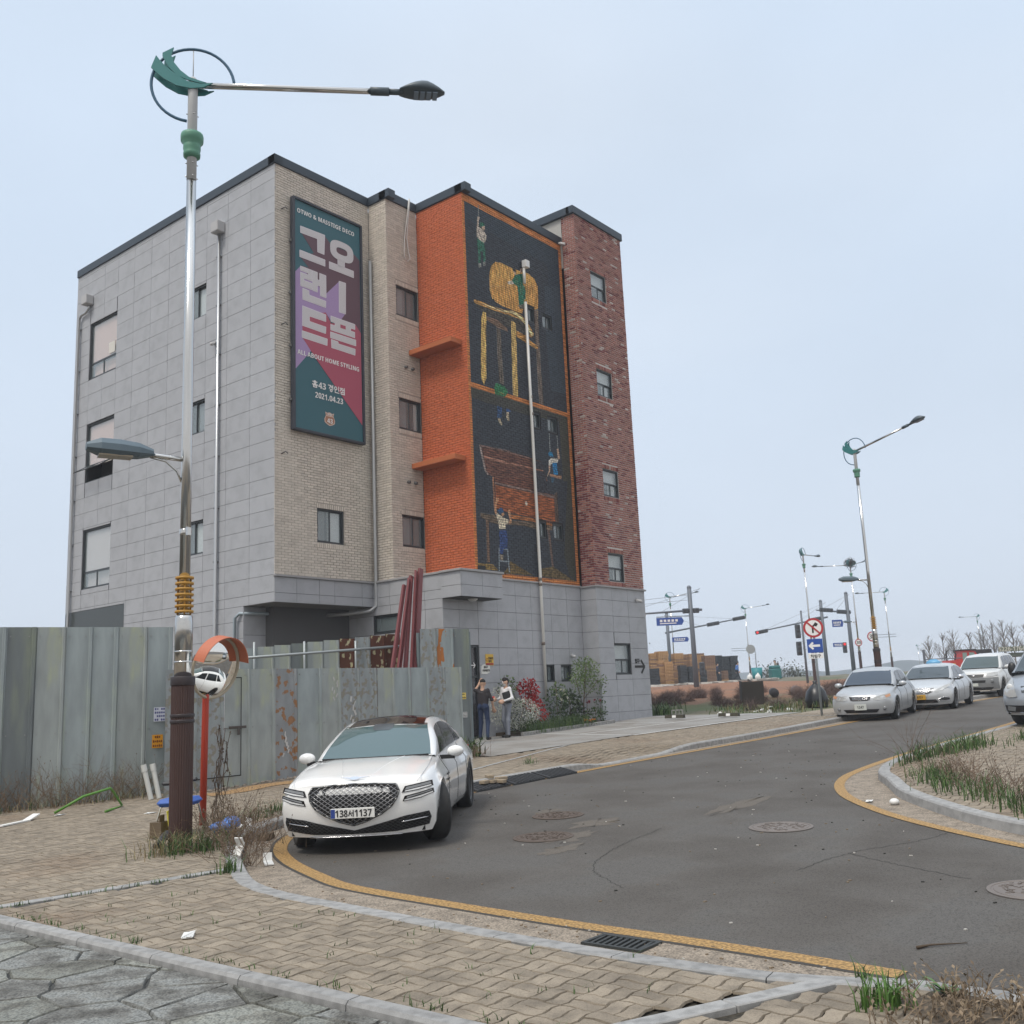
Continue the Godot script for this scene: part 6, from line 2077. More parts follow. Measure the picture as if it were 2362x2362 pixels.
func white_sedan() -> void:
	var a := Vector3(8.23,0,-10.10); var b := Vector3(9.28,0,-8.98)   # the front wheels
	var fwd := Vector3(-.815,0,.58)
	var mid := (a + b)*.5 - fwd*1.505
	var at := on(mid.x,mid.z)
	var o := thing("white_sedan","white luxury sedan with black roof and diamond mesh grille parked at the corner","car",at,atan2(fwd.x,fwd.z))
	o.transform.basis = Basis(Vector3.UP,atan2(fwd.x,fwd.z)).rotated(Vector3.BACK,.022)
	var paint := mat("pearl_white",lin(.80,.80,.79),.16)
	paint.clearcoat_enabled = true; paint.clearcoat = .8; paint.clearcoat_roughness = .04
	var c := {"nose": 2.40,"tail": -2.60,"wide": .95,"wrap": .30,"rake": .20,"nose_y": .58,"axle_f": 1.505,"axle_r": -1.505,"arch": .385,"wheel": .35,"sill": .20,"height": 1.465,"bow": .16,
		"w": [[2.4,.905],[2.15,.93],[1.6,.948],[.5,.925],[-.5,.925],[-1.4,.955],[-2.2,.93],[-2.6,.87]],
		"wb": [[2.4,.80],[2.1,.83],[1.5,.845],[.9,.80],[.2,.79],[-1.0,.79],[-1.8,.80],[-2.6,.74]],
		"belt": [[2.4,.735],[2.1,.80],[1.5,.90],[.9,.955],[0,.975],[-1.0,1.0],[-1.8,1.03],[-2.3,1.0],[-2.6,.92]],
		"deck": [[2.4,.80],[2.15,.865],[1.6,.965],[1.0,1.01],[0,1.0],[-1.5,1.05],[-2.1,1.10],[-2.5,1.07],[-2.6,1.02]],
		"roof": [[1.02,.99],[.75,1.12],[.3,1.335],[.05,1.415],[-.3,1.462],[-.8,1.455],[-1.3,1.38],[-1.7,1.24],[-2.15,1.09]],
		"roof_w": [[1.02,.70],[.3,.60],[-.4,.585],[-1.3,.575],[-2.15,.56]],"roof_front": .12,"roof_back": -1.25,"glass_front": 1.02,"glass_back": -2.15}
	var s := car_body(o,c,paint)
	var gl := mat("windscreen_tint",lin(.07,.115,.118),.03)
	gl.clearcoat_enabled = true; gl.clearcoat = .3; gl.clearcoat_roughness = .02
	var dk := mat("side_tint",lin(.018,.02,.022),.04)
	car_glass(o,s,gl,dk,[[.62,.16,-.18,-.22],[-.26,-.28,-1.12,-1.0],[-1.2,-1.06,-1.72,-1.22]])
	var black := mat("car_black",lin(.012,.012,.013),.8)
	var gloss := mat("gloss_black",lin(.012,.010,.010),.06)
	var rf := Shape.new(true)
	rf.grid(func(u: float,v: float) -> Vector3:
		var q := lerpf(-.86,.86,u)
		var p = s.top(lerpf(.17,-1.2,v),1.0 - absf(q),.007)
		return Vector3(-p.x if q < 0 else p.x,p.y,p.z),12,12)
	obj("sunroof",rf,gloss,o)
	var ms := Shape.new(true)
	ms.grid(func(u: float,v: float) -> Vector3:
		var q := lerpf(-.22,.22,u)*(1.0 if v > .3 else .7 + v)
		var p = s.top(lerpf(.36,.16,v),1.0 - absf(q),.0085)
		return Vector3(-p.x if q < 0 else p.x,p.y,p.z),6,3)
	obj("sensor_shade",ms,mat("shade_grey",lin(.07,.08,.085),.2),o)
	car_mirrors(o,s,.66,1.0,paint)
	door_lines(o,s,[.80,-.22,-1.10],[-.02,-1.0],chrome_mat())
	# grille
	var cr := PackedVector2Array([Vector2(-.50,.765),Vector2(-.25,.785),Vector2(0,.792),Vector2(.25,.785),Vector2(.50,.765),Vector2(.535,.70),Vector2(.515,.62),Vector2(.45,.53),Vector2(.34,.455),Vector2(.16,.375),Vector2(0,.33),Vector2(-.16,.375),Vector2(-.34,.455),Vector2(-.45,.53),Vector2(-.515,.62),Vector2(-.535,.70)])
	var g := obj("grille",on_nose(s,cr,.006),mat("grille_black",lin(.010,.010,.012),.5),o)
	var me := Shape.new(true)
	for k in range(-26,27):
		for sl in [-1.0,1.0]:
			var p := Vector2(k*.074,.3); var d := Vector2(.83*sl,.55).normalized()
			var seg := Geometry2D.intersect_polyline_with_polygon(PackedVector2Array([p,p + d*1.1]),cr)
			for q in seg: nose_line(s,me,q[0],q[q.size() - 1],.016,.0042,6)
	obj("mesh",me,mat("grille_chrome",lin(.36,.36,.37),.3,.9),g)
	var fr := Shape.new(true)
	for i in cr.size(): nose_line(s,fr,cr[i],cr[(i + 1) % cr.size()],.012,.013,4)
	obj("grille_frame",fr,mat("frame_dark_chrome",lin(.14,.14,.14),.2,.9),g)
	# lower intake
	var li := PackedVector2Array([Vector2(-.86,.43),Vector2(-.60,.405),Vector2(-.30,.335),Vector2(0,.268),Vector2(.30,.335),Vector2(.60,.405),Vector2(.86,.43),Vector2(.88,.36),Vector2(.85,.275),Vector2(.5,.232),Vector2(0,.225),Vector2(-.5,.232),Vector2(-.85,.275),Vector2(-.88,.36)])
	var lo := obj("lower_intake",on_nose(s,li,.006),mat("grille_black",lin(.010,.010,.012),.5),o)
	var lb := Shape.new(true)
	for k in [-1.0,1.0]: nose_line(s,lb,Vector2(.55*k,.335),Vector2(.84*k,.365),.02,.008)
	obj("trim_bar",lb,chrome_mat(),lo)
	var lm := Shape.new(true)
	for k in range(-30,31):
		for sl in [-1.0,1.0]:
			var p := Vector2(k*.06,.2); var d := Vector2(.83*sl,.55).normalized()
			for q in Geometry2D.intersect_polyline_with_polygon(PackedVector2Array([p,p + d*.6]),li): nose_line(s,lm,q[0],q[q.size() - 1],.012,.0035,4)
	obj("mesh",lm,mat("mesh_dark",lin(.035,.035,.037),.5),lo)
	var st := Shape.new(true)
	nose_line(s,st,Vector2(-.55,.198),Vector2(.55,.198),.012,.009,12)
	obj("chrome_strip",st,chrome_mat(),o)
	# two-line headlights that wrap round the corners
	for k in [-1.0,1.0]:
		var up := PackedVector2Array([Vector2(.565,.665),Vector2(.60,.735),Vector2(.90,.775),Vector2(.915,.71),Vector2(.75,.68)])
		var lw := PackedVector2Array([Vector2(.575,.565),Vector2(.60,.628),Vector2(.76,.655),Vector2(.915,.685),Vector2(.925,.635),Vector2(.78,.59)])
		var ui := PackedVector2Array([Vector2(.60,.695),Vector2(.62,.725),Vector2(.88,.76),Vector2(.89,.735)])
		var uj := PackedVector2Array([Vector2(.60,.675),Vector2(.61,.688),Vector2(.89,.727),Vector2(.895,.715),Vector2(.75,.69)])
		var lj := PackedVector2Array([Vector2(.595,.575),Vector2(.60,.588),Vector2(.76,.615),Vector2(.91,.65),Vector2(.912,.637),Vector2(.78,.60)])
		var lk := PackedVector2Array([Vector2(.62,.60),Vector2(.63,.622),Vector2(.76,.642),Vector2(.90,.672),Vector2(.90,.66)])
		var m := func(p: PackedVector2Array) -> PackedVector2Array: return p if k > 0 else mirror_poly(p)
		var hl := obj("headlight",on_nose(s,m.call(up),.006),gloss,o)
		obj("lens",on_nose(s,m.call(ui),.010),mat("lens_grey",lin(.20,.21,.22),.1),hl)
		obj("light_bar",on_nose(s,m.call(uj),.011),mat("lens_white",lin(.62,.63,.64),.2),hl)
		var h2 := obj("headlight",on_nose(s,m.call(lw),.006),gloss,o)
		obj("light_bar",on_nose(s,m.call(lj),.011),mat("lens_white",lin(.62,.63,.64),.2),h2)
		obj("lens",on_nose(s,m.call(lk),.010),mat("lens_grey",lin(.20,.21,.22),.1),h2)
		var vn := Shape.new()
		for t in 2: vn.box(Vector3(k*.946,.74 - t*.07,.98 - t*.03),Vector3(.012,.022,.16))
		obj("side_vent",vn,mat("mesh_dark",lin(.035,.035,.037),.5),o)
	# winged badge and hood creases
	var em := Shape.new()
	em.prism(PackedVector2Array([Vector2(-.17,.03),Vector2(-.05,.022),Vector2(-.035,.034),Vector2(.035,.034),Vector2(.05,.022),Vector2(.17,.03),Vector2(.06,0),Vector2(.02,-.02),Vector2(-.02,-.02),Vector2(-.06,0)]),0,.008,Transform3D(Basis(Vector3.RIGHT,-1.0),Vector3(0,.845,2.27)))
	obj("badge",em,chrome_mat(),o)
	var hc := Shape.new(true)
	for k in [-1.0,1.0]:
		var l := []
		for i in 11:
			var z := lerpf(2.2,1.05,i/10.0)
			var h = s.half(z)
			var x: float = lerpf(.16,.42,i/10.0)
			var y: float = lerpf(h[10].y,h[8].y,x/h[8].x)
			l.append(Vector3(x*k,y + .0015,z))
		hc.tube(l,.006,5)
		l = []
		for i in 13:
			var z := lerpf(2.28,.95,i/12.0)
			var h = s.half(z)
			l.append(Vector3((h[7].x + .01)*k,h[7].y + .004,z))
		hc.tube(l,.0045,4)
	obj("bonnet_crease",hc,paint,o)
	plate_on(o,Vector3(0,.475,s.front(0,.475) + .03),.52,.115,lin(.72,.72,.7),[["138",-.13,.078],["서",-.018,.07],["1137",.125,.078]],Basis.IDENTITY,true)
	var silver := mat("rim_silver",lin(.42,.42,.43),.3,.9)
	for k in [-1.0,1.0]:
		wheel_into(o,Vector3(k*.83,.35,1.505),.35,.235,.42,k,silver,12)
		wheel_into(o,Vector3(k*.835,.35,-1.505),.35,.25,0,k,silver,12)
	var tl := Shape.new(true)
	for k in [-1.0,1.0]: tl.box(Vector3(k*.66,.82,s.tail(.66,.82) - .006),Vector3(.36,.12,.03),Basis(Vector3.UP,-k*.3))
	obj("tail_light",tl,mat("tail_red",lin(.3,.01,.01),.2),o)

func silver_sedan() -> void:
	var at := on(30.6,-10.72)
	var o := thing("silver_sedan","silver sedan nearest in the row parked along the far kerb","car",at,0.0,"cars parked along the far kerb")
	var fwd := Vector3(-.99,0,.13)
	o.transform.basis = Basis(Vector3.UP,atan2(fwd.x,fwd.z)).rotated(Vector3.BACK,.028)
	var paint := mat("silver_paint",lin(.47,.49,.51),.28,.35)
	var c := {"nose": 2.18,"tail": -2.30,"wide": .868,"wrap": .30,"rake": .22,"nose_y": .52,"axle_f": 1.305,"axle_r": -1.305,"arch": .36,"wheel": .31,"sill": .20,"height": 1.47,"bow": .12,
		"w": [[2.18,.82],[1.9,.85],[1.3,.868],[.0,.86],[-1.3,.868],[-2.3,.80]],"wb": [[2.18,.70],[1.6,.755],[.9,.75],[-1.0,.745],[-2.3,.66]],
		"belt": [[2.18,.66],[1.8,.76],[1.2,.86],[.7,.92],[-.5,.95],[-1.6,.98],[-2.3,.90]],"deck": [[2.18,.73],[1.9,.82],[1.3,.93],[.8,.99],[-1.4,1.03],[-2.0,1.05],[-2.3,.98]],
		"roof": [[.98,.98],[.6,1.18],[.25,1.38],[-.1,1.46],[-.7,1.465],[-1.2,1.38],[-1.6,1.18],[-1.85,1.06]],"roof_w": [[.98,.66],[.2,.58],[-1.2,.57],[-1.85,.56]],"roof_front": .2,"roof_back": -1.15,"glass_front": .98,"glass_back": -1.85}
	var s := car_body(o,c,paint)
	var gl := mat("blue_tint",lin(.035,.05,.075),.04)
	car_glass(o,s,gl,mat("side_tint_grey",lin(.06,.055,.055),.06),[[.56,.2,-.22,-.22],[-.3,-.3,-1.2,-1.02]])
	car_mirrors(o,s,.62,.98,paint)
	door_lines(o,s,[.72,-.26,-1.12],[-.08,-1.0],paint)
	var chr := chrome_mat()
	var g := obj("grille",on_nose(s,PackedVector2Array([Vector2(-.30,.685),Vector2(.30,.685),Vector2(.27,.60),Vector2(.2,.575),Vector2(-.2,.575),Vector2(-.27,.60)]),.006),mat("grille_black",lin(.010,.010,.012),.5),o)
	var b := Shape.new(true)
	for y in [.61,.635,.66]: nose_line(s,b,Vector2(-.27,y),Vector2(.27,y),.014,.006)
	nose_line(s,b,Vector2(-.30,.69),Vector2(.30,.69),.012,.012)
	obj("grille_bar",b,chr,g)
	obj("lower_intake",on_nose(s,PackedVector2Array([Vector2(-.50,.335),Vector2(.50,.335),Vector2(.42,.24),Vector2(-.42,.24)]),.006),mat("grille_black",lin(.010,.010,.012),.5),o)
	for k in [-1.0,1.0]:
		var p := PackedVector2Array([Vector2(.35,.60),Vector2(.40,.67),Vector2(.62,.735),Vector2(.79,.76),Vector2(.82,.66),Vector2(.70,.60),Vector2(.5,.575)])
		var q := PackedVector2Array([Vector2(.66,.70),Vector2(.78,.745),Vector2(.80,.68),Vector2(.70,.64)])
		var hl := obj("headlight",on_nose(s,p if k > 0 else mirror_poly(p),.007),mat("lens_clear",lin(.45,.46,.46),.12,.3),o)
		obj("indicator",on_nose(s,q if k > 0 else mirror_poly(q),.011),mat("lens_amber",lin(.5,.26,.15),.2),hl)
		var f := Shape.new(true)
		f.lathe([Vector2(.05,0),Vector2(.055,.02),Vector2(.001,.021)],12,Vector3(k*.63,.35,s.front(.63,.35) - .006),Basis(Vector3(1,0,0),Vector3(0,0,1),Vector3(0,-1,0)))
		obj("fog_light",f,mat("lens_grey",lin(.20,.21,.22),.1),o)
	plate_on(o,Vector3(0,.40,s.front(0,.40) + .02),.335,.165,lin(.55,.58,.55),[["30",-.02,.05],["1247",0.0,.07]].slice(1))
	var silver := mat("rim_silver",lin(.42,.42,.43),.3,.9)
	for k in [-1.0,1.0]:
		for z in [1.305,-1.305]: wheel_into(o,Vector3(k*.745,.31,z),.31,.2,0,k,silver,7)

func silver_taxi() -> void:
	var at := on(35.6,-10.45)
	var o := thing("silver_taxi","silver taxi with a blue roof lamp parked behind the nearest silver sedan","car",at,0.0,"cars parked along the far kerb")
	var fwd := Vector3(-.995,0,.09)
	o.transform.basis = Basis(Vector3.UP,atan2(fwd.x,fwd.z)).rotated(Vector3.BACK,.026)
	var paint := mat("silver_paint_bright",lin(.55,.57,.59),.26,.3)
	var c := {"nose": 2.36,"tail": -2.46,"wide": .918,"wrap": .34,"rake": .26,"nose_y": .5,"axle_f": 1.395,"axle_r": -1.395,"arch": .375,"wheel": .325,"sill": .20,"height": 1.47,"bow": .14,
		"w": [[2.36,.86],[2.0,.90],[1.4,.918],[0,.90],[-1.4,.918],[-2.46,.84]],"wb": [[2.36,.72],[1.7,.79],[.9,.78],[-1.0,.76],[-2.46,.68]],
		"belt": [[2.36,.66],[1.9,.78],[1.3,.88],[.8,.93],[-.5,.99],[-1.6,1.05],[-2.46,.95]],"deck": [[2.36,.74],[2.0,.84],[1.4,.95],[.9,1.0],[-1.4,1.07],[-2.1,1.10],[-2.46,1.02]],
		"roof": [[1.08,.99],[.7,1.17],[.25,1.38],[-.15,1.46],[-.7,1.465],[-1.2,1.38],[-1.7,1.22],[-2.1,1.10]],"roof_w": [[1.08,.68],[.2,.59],[-1.2,.56],[-2.1,.54]],"roof_front": .22,"roof_back": -1.2,"glass_front": 1.08,"glass_back": -2.1}
	var s := car_body(o,c,paint)
	car_glass(o,s,mat("grey_tint",lin(.05,.065,.075),.04),mat("side_tint_grey",lin(.06,.055,.055),.06),[[.66,.22,-.2,-.22],[-.3,-.3,-1.1,-.98],[-1.16,-1.04,-1.55,-1.2]])
	car_mirrors(o,s,.7,1.0,chrome_mat())
	door_lines(o,s,[.8,-.24,-1.14],[-.06,-1.0],chrome_mat())
	var g := obj("grille",on_nose(s,PackedVector2Array([Vector2(-.42,.72),Vector2(.42,.72),Vector2(.38,.60),Vector2(.25,.54),Vector2(-.25,.54),Vector2(-.38,.60)]),.006),mat("grille_dark",lin(.05,.055,.06),.5),o)
	var b := Shape.new(true)
	for y in [.57,.605,.64,.675,.71]: nose_line(s,b,Vector2(-.40 + (.72 - y)*.6,y),Vector2(.40 - (.72 - y)*.6,y),.014,.008)
	obj("grille_bar",b,chrome_mat(),g)
	obj("lower_intake",on_nose(s,PackedVector2Array([Vector2(-.46,.36),Vector2(.46,.36),Vector2(.52,.25),Vector2(-.52,.25)]),.006),mat("grille_black",lin(.010,.010,.012),.5),o)
	for k in [-1.0,1.0]:
		var p := PackedVector2Array([Vector2(.42,.60),Vector2(.55,.70),Vector2(.72,.79),Vector2(.85,.83),Vector2(.86,.77),Vector2(.72,.67),Vector2(.55,.59)])
		var hl := obj("headlight",on_nose(s,p if k > 0 else mirror_poly(p),.007),mat("lens_clear",lin(.45,.46,.46),.12,.3),o)
		var q := PackedVector2Array([Vector2(.58,.64),Vector2(.66,.71),Vector2(.72,.70),Vector2(.66,.63)])
		obj("lens",on_nose(s,q if k > 0 else mirror_poly(q),.011),mat("lens_white",lin(.62,.63,.64),.2),hl)
		var f := PackedVector2Array([Vector2(.52,.36),Vector2(.66,.42),Vector2(.82,.42),Vector2(.84,.33),Vector2(.6,.31)])
		var fl := obj("fog_light",on_nose(s,f if k > 0 else mirror_poly(f),.007),mat("mesh_dark",lin(.035,.035,.037),.5),o)
		var ch := Shape.new(true)
		nose_line(s,ch,Vector2(.50*k,.35),Vector2(.68*k,.425),.012,.012); nose_line(s,ch,Vector2(.68*k,.425),Vector2(.84*k,.40),.012,.012); nose_line(s,ch,Vector2(.50*k,.33),Vector2(.85*k,.30),.012,.01)
		obj("trim",ch,chrome_mat(),fl)
	plate_on(o,Vector3(0,.44,s.front(0,.44) + .02),.34,.155,lin(.60,.33,.03),[["8721",0.0,.07]])
	var tx := Shape.new(true)
	tx.loft([[Vector3(-.24,1.45,-.28),Vector3(-.24,1.45,-.45),Vector3(.24,1.45,-.45),Vector3(.24,1.45,-.28)],[Vector3(-.2,1.53,-.29),Vector3(-.2,1.53,-.44),Vector3(.2,1.53,-.44),Vector3(.2,1.53,-.29)],[Vector3(-.09,1.60,-.31),Vector3(-.09,1.60,-.42),Vector3(.09,1.60,-.42),Vector3(.09,1.60,-.31)]].map(func(r): r.reverse(); return r))
	obj("taxi_lamp",tx,mat("taxi_blue",lin(.14,.38,.62),.3),o)
	var silver := mat("rim_silver",lin(.42,.42,.43),.3,.9)
	for k in [-1.0,1.0]:
		for z in [1.395,-1.395]: wheel_into(o,Vector3(k*.79,.325,z),.325,.215,0,k,silver,5)

func silver_suv() -> void:
	var at := on(44.3,-10.9)
	var o := thing("white_suv","white sport utility car with grey bumper parked last behind the taxi","car",at,0.0,"cars parked along the far kerb")
	var fwd := Vector3(-.999,0,.02)
	o.transform.basis = Basis(Vector3.UP,atan2(fwd.x,fwd.z)).rotated(Vector3.BACK,.024)
	var paint := mat("suv_white",lin(.62,.63,.63),.25)
	var c := {"nose": 2.20,"tail": -2.28,"wide": .925,"wrap": .28,"rake": .14,"nose_y": .62,"axle_f": 1.31,"axle_r": -1.31,"arch": .41,"wheel": .36,"sill": .30,"height": 1.73,"bow": .12,
		"w": [[2.2,.87],[1.8,.91],[1.3,.925],[-1.3,.925],[-2.28,.88]],"wb": [[2.2,.76],[1.6,.80],[.9,.80],[-1.0,.80],[-2.28,.78]],
		"belt": [[2.2,.90],[1.8,.98],[1.2,1.06],[.7,1.10],[-1.6,1.14],[-2.28,1.12]],"deck": [[2.2,.97],[1.9,1.05],[1.2,1.12],[.8,1.15],[-2.0,1.16],[-2.28,1.14]],
		"roof": [[1.0,1.14],[.65,1.36],[.3,1.60],[0,1.70],[-.8,1.73],[-1.7,1.69],[-2.05,1.5],[-2.22,1.18]],"roof_w": [[1.0,.70],[.2,.62],[-1.7,.62],[-2.22,.64]],"roof_front": .22,"roof_back": -1.8,"glass_front": 1.0,"glass_back": -2.22}
	var s := car_body(o,c,paint)
	car_glass(o,s,mat("green_tint",lin(.06,.085,.085),.04),mat("side_tint_grey",lin(.06,.055,.055),.06),[[.56,.24,-.2,-.2],[-.28,-.28,-1.1,-1.1],[-1.2,-1.2,-1.95,-1.75]])
	car_mirrors(o,s,.66,1.17,paint)
	door_lines(o,s,[.72,-.24,-1.14],[-.06,-1.0],paint)
	obj("bumper",on_nose(s,PackedVector2Array([Vector2(-.88,.80),Vector2(.88,.80),Vector2(.88,.34),Vector2(-.88,.34)]),.012),mat("bumper_grey",lin(.20,.21,.22),.5),o)
	var g := obj("grille",on_nose(s,PackedVector2Array([Vector2(-.40,.93),Vector2(.40,.93),Vector2(.36,.82),Vector2(-.36,.82)]),.016),mat("grille_black",lin(.010,.010,.012),.5),o)
	var em := Shape.new(true)
	em.ball(Vector3(0,.875,s.front(0,.875) + .03),Vector3(.08,.03,.012),12,6)
	obj("badge",em,chrome_mat(),g)
	obj("lower_intake",on_nose(s,PackedVector2Array([Vector2(-.45,.70),Vector2(.45,.70),Vector2(.42,.60),Vector2(-.42,.60)]),.017),mat("grille_black",lin(.010,.010,.012),.5),o)
	obj("skid_plate",on_nose(s,PackedVector2Array([Vector2(-.7,.42),Vector2(.7,.42),Vector2(.6,.32),Vector2(-.6,.32)]),.018),mat("grille_black",lin(.010,.010,.012),.5),o)
	for k in [-1.0,1.0]:
		var p := PackedVector2Array([Vector2(.47,.84),Vector2(.50,.95),Vector2(.74,1.0),Vector2(.86,.98),Vector2(.87,.88),Vector2(.7,.84)])
		obj("headlight",on_nose(s,p if k > 0 else mirror_poly(p),.016),mat("lens_clear",lin(.45,.46,.46),.12,.3),o)
		var f := Shape.new(true)
		f.lathe([Vector2(.075,0),Vector2(.08,.02),Vector2(.001,.021)],14,Vector3(k*.66,.66,s.front(.66,.66) + .01),Basis(Vector3(1,0,0),Vector3(0,0,1),Vector3(0,-1,0)))
		obj("fog_light",f,mat("lens_grey",lin(.20,.21,.22),.1),o)
	plate_on(o,Vector3(0,.53,s.front(0,.53) + .03),.335,.12,lin(.55,.58,.55),[])
	var silver := mat("rim_silver",lin(.42,.42,.43),.3,.9)
	for k in [-1.0,1.0]:
		for z in [1.31,-1.31]: wheel_into(o,Vector3(k*.79,.36,z),.36,.225,0,k,silver,6)

func grey_van() -> void:
	var at := on(26.3,-4.4,.12)
	var o := thing("grey_van","silver grey passenger van cut off by the right edge, wheels on the island kerb","van",at)
	var fwd := Vector3(-.985,0,-.17)
	o.transform.basis = Basis(Vector3.UP,atan2(fwd.x,fwd.z)).rotated(Vector3.BACK,.028)
	var paint := mat("van_paint",lin(.34,.37,.41),.28,.35)
	var c := {"nose": 2.55,"tail": -2.55,"wide": .96,"wrap": .36,"rake": .30,"nose_y": .6,"axle_f": 1.60,"axle_r": -1.60,"arch": .39,"wheel": .345,"sill": .26,"height": 1.93,"bow": .14,
		"w": [[2.55,.88],[2.1,.93],[1.5,.96],[-1.6,.96],[-2.55,.92]],"wb": [[2.55,.74],[1.8,.86],[1.2,.88],[-1.6,.88],[-2.55,.84]],
		"belt": [[2.55,.86],[2.2,.98],[1.6,1.10],[1.0,1.16],[-1.6,1.18],[-2.55,1.16]],"deck": [[2.55,.94],[2.3,1.05],[1.8,1.18],[1.4,1.24],[-2.2,1.2],[-2.55,1.18]],
		"roof": [[1.78,1.17],[1.3,1.48],[.85,1.76],[.4,1.90],[-.6,1.93],[-2.1,1.90],[-2.4,1.7],[-2.52,1.22]],"roof_w": [[1.78,.76],[.8,.70],[-2.1,.70],[-2.52,.72]],"roof_front": .8,"roof_back": -2.2,"glass_front": 1.78,"glass_back": -2.52}
	var s := car_body(o,c,paint)
	car_glass(o,s,mat("grey_tint",lin(.05,.065,.075),.04),mat("side_tint_van",lin(.03,.035,.04),.05),[[1.3,.8,.1,.1],[0.0,0.0,-1.1,-1.1],[-1.2,-1.2,-2.25,-2.1]])
	for k in [-1.0,1.0]:
		var m := Shape.new(true)
		m.ball(Vector3(k*1.05,1.22,1.2),Vector3(.10,.17,.08),12,8)
		obj("door_mirror",m,mat("mirror_black",lin(.02,.02,.022),.4),o)
		var p := PackedVector2Array([Vector2(.50,.66),Vector2(.60,.86),Vector2(.76,1.02),Vector2(.84,1.04),Vector2(.875,.86),Vector2(.86,.70),Vector2(.7,.64)])
		var hl := obj("headlight",on_nose(s,p if k > 0 else mirror_poly(p),.008),mat("lens_clear",lin(.45,.46,.46),.12,.3),o)
		var b := Shape.new(true)
		b.ball(Vector3(k*.74,.86,s.front(.74,.86) - .01),Vector3(.07,.075,.035),12,6)
		obj("lens",b,mat("lens_white",lin(.62,.63,.64),.2),hl)
		var f := PackedVector2Array([Vector2(.56,.44),Vector2(.78,.46),Vector2(.80,.36),Vector2(.6,.34)])
		obj("fog_light",on_nose(s,f if k > 0 else mirror_poly(f),.012),mat("lens_grey",lin(.20,.21,.22),.1),o)
	obj("lower_intake",on_nose(s,PackedVector2Array([Vector2(-.86,.47),Vector2(.86,.47),Vector2(.84,.32),Vector2(-.84,.32)]),.006),mat("grille_black",lin(.010,.010,.012),.5),o)
	obj("grille",on_nose(s,PackedVector2Array([Vector2(-.46,.88),Vector2(.46,.88),Vector2(.4,.74),Vector2(-.4,.74)]),.006),mat("grille_dark",lin(.05,.055,.06),.5),o)
	var ch := Shape.new(true)
	nose_line(s,ch,Vector2(-.84,.31),Vector2(.84,.31),.01,.012,12)
	obj("trim",ch,chrome_mat(),o)
	var silver := mat("rim_silver",lin(.42,.42,.43),.3,.9)
	for k in [-1.0,1.0]:
		for z in [1.60,-1.60]: wheel_into(o,Vector3(k*.82,.345,z),.345,.23,0,k,silver,6)
# ---------------------------------------------------------------- beyond the lot: field, crossing, hills
const RV := Vector3(.627,0,.779)   # along the crossing, to the right

func depth_of(x: float,z: float) -> float: return .779*x - .627*z

func lift(x: float,z: float) -> float:   # the field lies a little above the street
	var d := depth_of(x,z)
	var off := smoothstep(-12.6,-17.0,z) if x < 60 else smoothstep(-13.5,-20.0,z)
	return (.34*smoothstep(39,49,d) + .27*smoothstep(82,92,d))*off

func field(x: float,z: float) -> Vector3: return on(x,z,lift(x,z) + .03)

func make_field() -> void:
	var n := FastNoiseLite.new()
	n.seed = 21; n.frequency = .22; n.fractal_octaves = 4
	var s := Shape.new(true)
	var row := []
	var cell := func(i: int,j: int) -> Vector3:
		var x := 31.75 + 1.0*i + (.02*i*i if i > 30 else 0.0)
		var z := -13.15 - 1.0*j - .012*j*j - (0.0 if x < 45 else -minf((x - 45)*.03,1.0))
		var p := field(x,z)
		return p + Vector3(0,n.get_noise_2d(x*2,z*2)*.10*smoothstep(-13.2,-15.0,z),0)
	for i in 95:
		for j in 85:
			var p: Vector3 = cell.call(i,j)
			var d := depth_of(p.x,p.z)
			var k := n.get_noise_2d(p.x,p.z)
			var c := Color(.155,.135,.08).lerp(Color(.09,.12,.035),clampf(.5 + k*1.6,0,1))    # trodden grass
			var red := smoothstep(43,47,d + k*5)*(1.0 - smoothstep(79,83,d + k*3))
			c = c.lerp(Color(.30,.135,.065).lerp(Color(.22,.12,.07),clampf(.5 + k,0,1)),red)
			if d > 83: c = Color(.20,.18,.14).lerp(Color(.10,.12,.05),clampf(.4 + k*1.5,0,1))
			s.col = c
			s.quad(p,cell.call(i + 1,j),cell.call(i + 1,j + 1),cell.call(i,j + 1))
	ground_piece("field",s,grain(tint(mat("field_soil",Color.WHITE,.95)),noise_tex("soil",.03,.55,1.3),.7),"rough field of red soil and trodden grass behind the lot")
	# hills, with the blue haze of distance mixed into their colour
	var h := Shape.new(true)
	var hn := FastNoiseLite.new()
	hn.seed = 8; hn.frequency = .006; hn.fractal_octaves = 4
	var base := Vector3(.779,0,-.627)*520.0
	for layer in 2:
		h.col = Color(.055,.085,.095)
		for i in 150:
			var f := func(k: int,t: float) -> Vector3:
				var a := (k - 60)*6.0
				var hh: float = 7.0 - layer*2.0 + hn.get_noise_2d(a + layer*900.0,3.0)*9.0
				hh *= 1.0 - smoothstep(120,420,a)*.55
				return base*(1.0 + layer*.25) + RV*a*(1.0 + layer*.25) + Vector3(.779,0,-.627)*t*60.0 + Vector3.UP*(maxf(1.0,hh)*sin(t*PI*.5)*(1.0 + layer*.3) + .2)
			for t in 3: h.quad(f.call(i,t/3.0),f.call(i + 1,t/3.0),f.call(i + 1,(t + 1)/3.0),f.call(i,(t + 1)/3.0))
	ground_piece("hills",h,mat("hill_wood_haze",lin(.045,.07,.08),1.0),"low wooded hills on the horizon")

